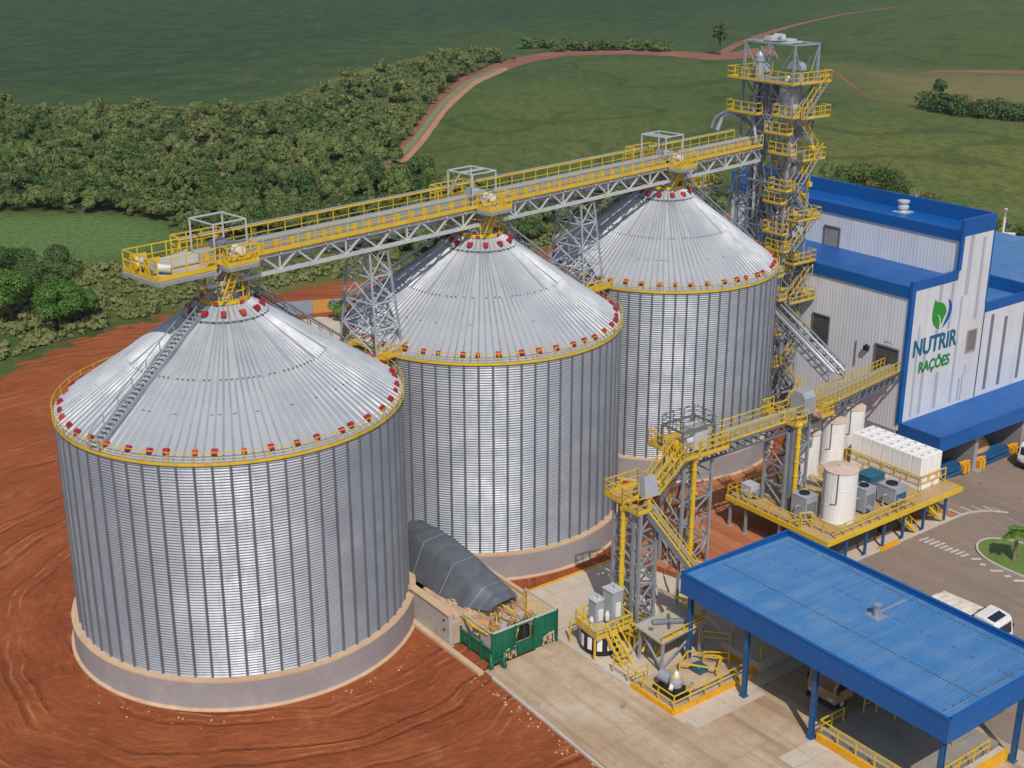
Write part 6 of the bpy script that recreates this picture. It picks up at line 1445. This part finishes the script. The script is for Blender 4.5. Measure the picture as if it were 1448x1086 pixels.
#@@TREES
# ---------------------------------------------------------------- vegetation
def crown_arrays(n, rx, rz, leaf, blobs, seed, flat=0.0):
    """leaf quads spread over overlapping leaf masses in an uneven crown; base of the crown at z=0"""
    g = np.random.default_rng(seed); B = []
    for k in range(blobs):
        a = g.uniform(0, 2 * PI); rad = rx * .62 * math.sqrt(g.uniform(0, 1)); h = rz * (.35 + .5 * g.uniform(0, 1) * (1 - .5 * rad / rx))
        B.append((rad * math.cos(a), rad * math.sin(a), h, rx * g.uniform(.3, .5)))
    B = np.array(B); pick = g.integers(0, blobs, n); d = g.normal(size=(n, 3)); d /= np.linalg.norm(d, axis=1)[:, None]; d[:, 2] = np.where(d[:, 2] < -.35, -d[:, 2], d[:, 2])
    r_ = B[pick, 3] * g.uniform(.82, 1.05, n)
    c = B[pick, :3] + d * r_[:, None] * np.array([1, 1, .8]); c[:, 2] = np.maximum(c[:, 2], rz * .06)
    nrm = d * 1.0 + g.normal(size=(n, 3)) * .26 + np.array([0, 0, .25]); nrm /= np.linalg.norm(nrm, axis=1)[:, None]
    t = np.cross(nrm, g.normal(size=(n, 3))); t /= np.linalg.norm(t, axis=1)[:, None]; b = np.cross(nrm, t)
    s = leaf * g.uniform(.6, 1.3, n)[:, None]
    q = np.stack([c - t * s - b * s * .35, c + t * .1 * s - b * s * .75, c + t * s + b * .3 * s, c - t * .15 * s + b * s * .7], 1)
    return q.reshape(-1, 3)
def quads_mesh(name, v, m, tint=None):
    me = bpy.data.meshes.new(name); n = len(v) // 4
    me.vertices.add(len(v)); me.vertices.foreach_set('co', v.ravel().astype(np.float32)); me.loops.add(len(v)); me.loops.foreach_set('vertex_index', np.arange(len(v), dtype=np.int32))
    me.polygons.add(n); me.polygons.foreach_set('loop_start', np.arange(0, len(v), 4)); me.polygons.foreach_set('loop_total', np.full(n, 4)); me.update(); me.validate()
    if tint is not None: a = me.attributes.new('tint', 'FLOAT', 'POINT'); a.data.foreach_set('value', tint.astype(np.float32))
    me.materials.append(m); return me
def trunk_mesh(name, h, r_, m, seed, limbs=4, lean=.05):
    rn = random.Random(seed); mb = MB(); top = (rn.uniform(-lean, lean) * h, rn.uniform(-lean, lean) * h, h * .62)
    mb.tube([(0, 0, -.3), (top[0] * .4, top[1] * .4, h * .3), top], [r_ * 1.3, r_, r_ * .6], 8)
    for k in range(limbs):
        a = 2 * PI * k / limbs + rn.random(); st_ = rn.uniform(.5, .95)
        p = tuple(x * st_ for x in top); e = (p[0] + math.cos(a) * h * .3, p[1] + math.sin(a) * h * .3, h * rn.uniform(.72, .92))
        mb.tube([p, tuple((p[j] + e[j]) / 2 + (.1 * h if j == 2 else 0) * .3 for j in range(3)), e], [r_ * .55, r_ * .35, r_ * .12], 6)
    me = bpy.data.meshes.new(name); me.from_pydata(mb.v, [], mb.q); me.materials.append(m); me.update(); return me

# scattered forest: crowns over the whole wood west of the plant
FOREST = pp([(-420, 306), (-60, 302), (0, 302), (150, 302), (228, 312), (262, 330), (262, 352), (330, 372), (420, 372), (520, 350), (640, 318), (720, 318), (780, 300), (800, 285), (900, 262), (1040, 270), (1180, 268), (1180, 248), (1040, 248), (880, 238), (760, 252), (640, 238), (560, 216), (540, 206), (572, 176), (612, 138), (655, 108), (705, 86), (735, 82),
             (728, 76), (650, 76), (565, 96), (500, 106), (420, 130), (300, 141), (130, 144), (0, 148), (-60, 152), (-420, 160)])
FP = np.array(FOREST); x0, y0 = FP.min(0); x1_, y1_ = FP.max(0)
pts = []; g = np.random.default_rng(3); sp = 3.3
for yy in np.arange(y0, y1_, sp * .88):
    for xx in np.arange(x0, x1_, sp):
        s_ = sp * (1 + .0012 * max(0, yy - 260))
        if g.random() > (sp / s_) ** 2: continue
        pts.append((xx + g.uniform(-.5, .5) * sp, yy + g.uniform(-.5, .5) * sp))
pts = np.array(pts); sd = poly_sd(pts[:, 0], pts[:, 1], FOREST); pts = pts[sd > 0]; sd = sd[sd > 0]
# thin scrub zone near the dirt road has low bushes, the wood proper taller crowns
pr_ = []
for (x, y), d_ in zip(pts, sd):
    dep = y * cP + CAM_Z * sP; px = 724 + F_PX * x / dep; py = 543 - F_PX * (y * sP - CAM_Z * cP) / dep
    if px < -330 or px > 1500: continue
    near = 1 if (py > 335 and px > 250) or (px > 780 and py > 250) else 0
    if near and g.random() < .25: continue
    size = g.choice([1.2, 1.7, 2.3, 3.3], p=[.2, .36, .30, .14]) * g.uniform(.85, 1.15) * (.62 if near else 1.0)
    pr_.append((x, y, size, size / y, near, px, py))
pr_.sort(key=lambda q: -q[3] * (1 if q[5] > -10 else .01))
tmpl = []
for k in range(6):
    v = crown_arrays(1500, 1.0, 1.25, .075, [6, 9, 12, 7, 10, 5][k], 40 + k); tm = quads_mesh('forest_tree', v, [M['leaf'], M['leaf_dark'], M['leaf'], M['leaf_dry'], M['leaf_dark'], M['leaf']][k]); tmpl.append(tm)
low = [crown_arrays(420, 1.0, 1.25, .11, [5, 8, 11, 6, 9, 7][k], 60 + k) for k in range(6)]
GRP = 'tree crowns of the wood behind the silos'
ind = [q for q in pr_ if q[3] > 0][:290]; rest = pr_[290:]
for i, (x, y, s_, _, near, px, py) in enumerate(ind):
    o = bpy.data.objects.new('forest_tree', tmpl[int(g.integers(0, 6))]); COL.objects.link(o); o.location = (x, y, land_z(x, y) + .2); o.scale = (s_, s_, s_ * g.uniform(.75, 1.5)); o.rotation_euler = (0, 0, g.uniform(0, 6.28))
    tag(o, 'small rounded green tree crown in the near edge of the wood behind the silos', 'tree', GRP)
VV = []; TT = []
for (x, y, s_, _, near, px, py) in rest:
    v = low[int(g.integers(0, 6))].copy(); a = g.uniform(0, 6.28); c_, s2 = math.cos(a), math.sin(a)
    v = np.stack([(v[:, 0] * c_ - v[:, 1] * s2) * s_ + x, (v[:, 0] * s2 + v[:, 1] * c_) * s_ + y, v[:, 2] * s_ * g.uniform(.75, 1.5) + land_z(x, y) + .2], 1); VV.append(v); TT.append(np.full(len(v), g.random() ** 2))
o = bpy.data.objects.new('woodland', quads_mesh('woodland', np.concatenate(VV), M['leaf'], np.concatenate(TT))); COL.objects.link(o)
tag(o, 'dense far wood of small green trees stretching away behind the silos to the dark field', 'woodland'); o['kind'] = 'stuff'

# undergrowth along the dirt road and in clearings
VV = []; TT = []; bush = [crown_arrays(70, 1.0, .7, .26, 5, 80 + k) for k in range(5)]
UND = pp([(-60, 480), (0, 470), (0, 520), (60, 494), (130, 470), (240, 440), (330, 424), (420, 404), (540, 388), (640, 364), (740, 326), (800, 306), (780, 300), (640, 322), (520, 352), (420, 374), (330, 374), (250, 352), (225, 372), (140, 372), (0, 376), (-60, 380)])
UP = np.array(UND); n = 0
while n < 1500:
    x, y = g.uniform(UP[:, 0].min(), UP[:, 0].max()), g.uniform(UP[:, 1].min(), UP[:, 1].max())
    if poly_sd(np.array([x]), np.array([y]), UND)[0] < 0.4: n += .02; continue
    n += 1; s_ = g.uniform(.35, 1.15); v = bush[int(g.integers(0, 5))] * s_ * np.array([1, 1, g.uniform(.7, 1.3)]); VV.append(v + np.array([x, y, land_z(x, y)])); TT.append(np.full(len(v), g.random()))
o = bpy.data.objects.new('undergrowth', quads_mesh('undergrowth', np.concatenate(VV), M['leaf_dry'], np.concatenate(TT))); COL.objects.link(o)
tag(o, 'low olive scrub and weeds between the wood and the red dirt road', 'undergrowth'); o['kind'] = 'stuff'

# single trees near the left edge
def tree(name, label, px, py, h, r_, m, seed, leaves=2400, leaf=.2, group=None, trunkm='bark', xy=None, drop=0.0):
    x, y = xy or at(px, py); z = land_z(x, y); t = thing(name, label, 'tree', (x, y, z), group)
    o = bpy.data.objects.new('trunk', trunk_mesh('trunk', h, .05 * h * .5 + .05, M[trunkm], seed)); COL.objects.link(o); o.parent = t
    v = crown_arrays(leaves, r_, h * .86, leaf, 13, seed); v[:, 2] += h * (.1 - drop); v[:, 2] = np.maximum(v[:, 2], .15)
    o = bpy.data.objects.new('crown', quads_mesh('crown', v, M[m])); COL.objects.link(o); o.parent = t; return t
TL = [('broadleaf_tree', 'tallest dark green tree standing at the edge of the small crop patch', 92, 438, 10.5, 3.9, 'leaf_dark', 201), ('broadleaf_tree', 'bright green round tree by the bend of the dirt road', 86, 466, 6.6, 4.3, 'leaf_bright', 202),
      ('broadleaf_tree', 'bright green tree crowding the left edge of the picture', 18, 452, 8.0, 4.4, 'leaf_bright', 203), ('broadleaf_tree', 'dark tree behind the bright one at the left edge', 24, 418, 8.0, 4.2, 'leaf_dark', 204),
      ('broadleaf_tree', 'small green tree just right of the round bright tree', 128, 450, 4.2, 2.3, 'leaf_bright', 205), ('broadleaf_tree', 'olive tree between the two left clumps', 52, 428, 6.6, 3.4, 'leaf', 206)]
for a in TL: tree(a[0], a[1], a[2], a[3], a[4], a[5], a[6], a[7], 7000, .17)
tree('bush', 'bright leafy bush in the gap between the first two silos', 482, 452, 2.6, 2.0, 'leaf_bright', 210, 900, .22)
rowB = []
for i, (px, py, h, r_) in enumerate(((1180, 262, 6, 3.4), (1198, 256, 7.5, 4.0), (1222, 258, 8.5, 4.6), (1250, 262, 8.0, 4.6), (1278, 272, 6.0, 3.8), (1306, 282, 5.0, 3.2), (1332, 290, 4.6, 3.2), (1356, 296, 4.2, 3.0), (1382, 304, 4.0, 2.9), (1406, 312, 4.0, 2.8), (1430, 318, 4.0, 3.0), (1455, 324, 4.2, 3.0), (1160, 262, 5, 3.0), (1010, 290, 5, 2.6), (980, 280, 4.5, 2.6), (1055, 290, 5.0, 3.0))):
    tree('broadleaf_tree', 'olive green tree in the row behind the blue roofed building', px, py, h, r_, ['leaf_dark', 'leaf', 'leaf_dry', 'leaf'][i % 4], 300 + i, 2200, .2, 'tree row behind the building', drop=.24)
for i, (px, py, h, r_) in enumerate(((1322, 150, 6, 6.5), (1345, 155, 5.5, 7), (1366, 160, 5.5, 7), (1392, 162, 5.5, 7.5), (1418, 165, 6, 7.5), (1442, 166, 6, 8), (1330, 142, 8, 2.6))):
    tree('broadleaf_tree', 'dark tree in the far clump on the brown meadow', px, py, h, r_, 'leaf_dark', 340 + i, 900, .42, 'far clump of trees on the meadow', drop=.28 if i < 6 else 0)
for i in range(17):
    px = 738 + i * 12.6 + random.uniform(-3, 3); tree('broadleaf_tree', 'small tree in the far hedge line along the red track', px, 70 - (3 if i < 4 else 0) + random.uniform(-1, 1), random.uniform(4.5, 8), random.uniform(3.0, 4.4), 'leaf' if i % 3 else 'leaf_bright', 360 + i, 600, .42, 'far hedge line', drop=.26)
tree('sparse_tree', 'lone dark sparse tree beside the far red track', 1017, 76, 15, 3.6, 'leaf_dark', 390, 260, .7)
# driftwood snags
for i, (px, py, h) in enumerate(((1292, 282, 5), (1316, 290, 4), (990, 300, 5))):
    x, y = at(px, py); t = thing('dead_tree', ['pale bare dead tree leaning in the row behind the building roof', 'second pale dead tree just right of the leaning one', 'bare dead tree between the farthest silo and the tower'][i], 'tree', (x, y, land_z(x, y)))
    o = bpy.data.objects.new('trunk', trunk_mesh('trunk', h, .22, M['bark_pale'], 500 + i, 5, .3)); COL.objects.link(o); o.parent = t

# palm on the traffic island
def palm(label, u, v, h, seed):
    x, y, _ = S(u, v, 0); z = float(ramp_z(x, y)) + .15; rn = random.Random(seed); t = thing('palm_tree', label, 'palm', (x, y, z))
    mb = MB(); mb.tube([(0, 0, 0), (.03, .02, h * .5), (0, .04, h)], [.17, .12, .13], 10)
    for k in range(14): mb.lathe(.03 * math.sin(k), .02, [(.15, h * k / 14), (.165, h * k / 14 + .05), (.145, h * k / 14 + .1)], 10, cap=False)
    me = bpy.data.meshes.new('trunk'); me.from_pydata(mb.v, [], mb.q); me.materials.append(M['trunkpalm']); o = bpy.data.objects.new('trunk', me); COL.objects.link(o); o.parent = t
    for k in range(17):
        a = 2 * PI * k / 17 + rn.uniform(-.15, .15); el = rn.uniform(.15, 1.15); Lf = rn.uniform(1.5, 2.0); mb = MB(); pth = []
        for i in range(9):
            s = i / 8; rr = Lf * s * math.cos(el) * (1 - .12 * s); zz = h + Lf * s * math.sin(el) - 1.25 * s * s * Lf * .62; pth.append(Vector((rr * math.cos(a), rr * math.sin(a), zz)))
        mb.tube([tuple(p) for p in pth], [.03 - .003 * i for i in range(9)], 4, raw=True)
        side = Vector((-math.sin(a), math.cos(a), 0))
        for i in range(1, 9):
            for j in range(3):
                p = pth[i - 1].lerp(pth[i], (j + .5) / 3); d = (pth[i] - pth[i - 1]).normalized(); ll = .5 * math.sin(PI * min(1, (i + j / 3) / 9.4 + .08)) + .12
                for sg in (-1, 1):
                    e = p + side * sg * ll * .8 + d * ll * .5 - Vector((0, 0, ll * .35)); w = d * .055
                    mb.add([tuple(p - w), tuple(p + w), tuple(e)], [(0, 1, 2)])
        me = bpy.data.meshes.new('frond'); me.from_pydata(mb.v, [], mb.q); me.materials.append(M['palm_leaf']); me.update(); o = bpy.data.objects.new('frond', me); COL.objects.link(o); o.parent = t
palm('young green palm growing on the grassy traffic island', -52.9, 93.0, 2.7, 5)

# low walls and bits behind the silos
wl = thing('boundary_wall', 'low blue grey wall with one orange panel beside the dirt road behind the first silo', 'wall', S(-153.5, 78, 0))
def wseg(v0, v1, m, h):
    mb = MB(S); u0 = -155.6 + (v0 - 73) * .37; u1 = -155.6 + (v1 - 73) * .37; mb.prism([(u0, v0), (u1, v1), (u1 - .4, v1 + .1), (u0 - .4, v0 + .1)], -.2, h); mb.build('wall_panel', m, wl)
wseg(70.6, 73.2, M['bluegrey'], 1.9); wseg(73.22, 80.4, M['bluegrey'], 1.8); wseg(80.42, 82.8, M['orange'], 1.75); wseg(82.82, 89, M['bluegrey'], 1.7)
sheet('sand_yard', pp([(380, 462), (450, 448), (500, 450), (500, 500), (420, 500)]), M['slab_pale'], 0.03, W)
wl2 = thing('boundary_wall', 'white rendered wall with dark end panel on red soil beyond the building', 'wall', S(-119, 191, -2))
zz_ = lambda x, y: land_z(x, y)
def pxwall(root, pts, h, m, th=.3):
    for (a, b) in zip(pts[:-1], pts[1:]):
        A_, B_ = at(*a, -1.2), at(*b, -1.2); d = Vector((B_[0] - A_[0], B_[1] - A_[1])).normalized() * th; mb = MB()
        mb.prism([A_, B_, (B_[0] - d.y, B_[1] + d.x), (A_[0] - d.y, A_[1] + d.x)], min(zz_(*A_), zz_(*B_)) - .5, -1.2 + h); mb.build('wall_panel', m, root)
pxwall(wl2, [(1398, 344), (1434, 346)], 2.0, M['white']); pxwall(wl2, [(1436, 349), (1490, 354)], 1.8, M['bluegrey'])
x, y = at(1416, 345, -1.2); pl = thing('lamp_post', 'white lamp post standing by the white wall beyond the building', 'lamp post', (x, y, zz_(x, y)))
mb = MB(); mb.tube([(x, y, zz_(x, y)), (x, y, 3.4)], .22, 8); mb.build('pole', M['white'], pl); mb = MB(); mb.tube([(x, y, 3.4), (x, y, 4.6)], .1, 8); mb.lathe(x, y, [(.3, 4.6), (.35, 4.9), (.1, 5.0)], 10); mb.build('lamp_head', M['steel_light'], pl)
x, y = at(1408, 340, -1.2); sh = thing('shade_sail', 'white shade sail slung from the lamp post', 'shade sail', (x, y, 0)); mb = MB(); a_, b_, c_ = at(1402, 332, 1.2), at(1415, 324, 2.8), at(1415, 338, .5)
mb.add([(*a_, 1.2), (*b_, 2.9), (*c_, .6), (a_[0], a_[1] + .15, 1.15), (b_[0], b_[1] + .15, 2.85), (c_[0], c_[1] + .15, .55)], [(0, 1, 2), (5, 4, 3), (0, 3, 4, 1), (1, 4, 5, 2), (2, 5, 3, 0)]); mb.build('canvas', M['white'], sh)
def heap(label, px, py, rad, h, m, z=-1.2, seed=1):
    x, y = at(px, py, z); t = thing('soil_heap', label, 'heap', (x, y, zz_(x, y))); rn = random.Random(seed); mb = MB(); vs = []; n = 20
    for i in range(6):
        f_ = i / 5; r_ = rad * (1 - f_) + .1
        for k in range(n): a = 2 * PI * k / n; q = r_ * rn.uniform(.85, 1.15); vs.append((x + q * math.cos(a), y + q * math.sin(a) * .7, zz_(x, y) - .2 + h * f_ ** .8 * rn.uniform(.85, 1.1)))
    mb.add(vs, [(i * n + k, i * n + (k + 1) % n, (i + 1) * n + (k + 1) % n, (i + 1) * n + k) for i in range(5) for k in range(n)] + [tuple(range(5 * n, 6 * n))]); mb.build('heap', m, t)
heap('pale rubble heap beyond the annex roof at the right edge', 1446, 366, 6, 2.4, M['tan_block'], -1.2, 2)
heap('pale spoil heap between the farthest silo and the tower', 982, 272, 4.5, 2.2, M['tan_block'], 0, 3)
# scattered stones along the apron edge
db = MB(); rr_ = random.Random(77)
for k in range(110):
    if k < 70: u, v = rr_.uniform(-66, -50), 46.6 - abs(rr_.gauss(0, .5)) ; c = S(u, v, 0)
    else:
        a = rr_.uniform(-2.6, -.2); q = 13.9 + abs(rr_.gauss(0, .8)); c = (S1C[0] + q * math.cos(a), S1C[1] + q * math.sin(a), 0)
    s_ = rr_.uniform(.03, .10); ang = rr_.uniform(0, 3); mb_ = []
    n = 6; vs = [(c[0] + s_ * rr_.uniform(.7, 1.2) * math.cos(ang + 1.05 * j), c[1] + s_ * rr_.uniform(.7, 1.2) * math.sin(ang + 1.05 * j), -.02) for j in range(n)] + [(c[0] + s_ * .5 * math.cos(ang + 1.05 * j), c[1] + s_ * .5 * math.sin(ang + 1.05 * j), s_ * rr_.uniform(.5, .9)) for j in range(n)]
    db.add(vs, [(j, (j + 1) % n, (j + 1) % n + n, j + n) for j in range(n)] + [tuple(range(n, 2 * n))])
o = db.build('loose_stones', M['conc_lip']); tag(o, 'pale loose stones strewn along the apron edge and silo foot', 'stones'); o['kind'] = 'stuff'
#@@END

#@@LIGHT
# ---------------------------------------------------------------- thin haze of the distance
mb = MB(); mb.box(-1800, 1800, -400, 2700, -8, 60); hz = mb.build('haze', []); hz['kind'] = 'stuff'
hm = bpy.data.materials.new('haze_air'); hm.use_nodes = True; hm.node_tree.nodes.clear(); ho = hm.node_tree.nodes.new('ShaderNodeOutputMaterial'); hv = hm.node_tree.nodes.new('ShaderNodeVolumePrincipled')
hv.inputs['Color'].default_value = (0.72, 0.82, 0.92, 1); hv.inputs['Density'].default_value = 0.00007; hm.node_tree.links.new(hv.outputs[0], ho.inputs['Volume']); hz.data.materials.append(hm)
# ---------------------------------------------------------------- light, world, camera
sh_ = Vector((-0.13, 0.87, -1.0)); el = math.atan2(1.0, math.hypot(.13, .87)); az = math.atan2(.13, -.87)
wd = bpy.data.worlds.new('World'); scene.world = wd; wd.use_nodes = True; nt = wd.node_tree; bg = nt.nodes['Background']
sky = nt.nodes.new('ShaderNodeTexSky'); sky.sky_type = 'NISHITA'; sky.sun_disc = False; sky.sun_elevation = el; sky.sun_rotation = az; sky.air_density = 1.0; sky.dust_density = 1.5
nt.links.new(sky.outputs[0], bg.inputs[0]); bg.inputs[1].default_value = 0.105
sl = bpy.data.lights.new('sun', 'SUN'); sl.energy = 3.3; sl.angle = math.radians(0.6); sl.color = (1.0, 0.965, 0.91)
so = bpy.data.objects.new('sun', sl); COL.objects.link(so); so.rotation_euler = sh_.to_track_quat('-Z', 'Y').to_euler(); so.location = (0, 0, 200)
cd = bpy.data.cameras.new('camera'); cd.sensor_width = 36; cd.lens = F_PX / 1448 * 36; cd.clip_start = 1; cd.clip_end = 12000
co = bpy.data.objects.new('camera', cd); COL.objects.link(co); co.location = (0, 0, CAM_Z); co.rotation_euler = (PI / 2 - PITCH, 0, 0); scene.camera = co
scene.view_settings.view_transform = 'Standard'; scene.view_settings.look = 'None'; scene.view_settings.exposure = 0.0; scene.view_settings.gamma = 1.0
#@@END
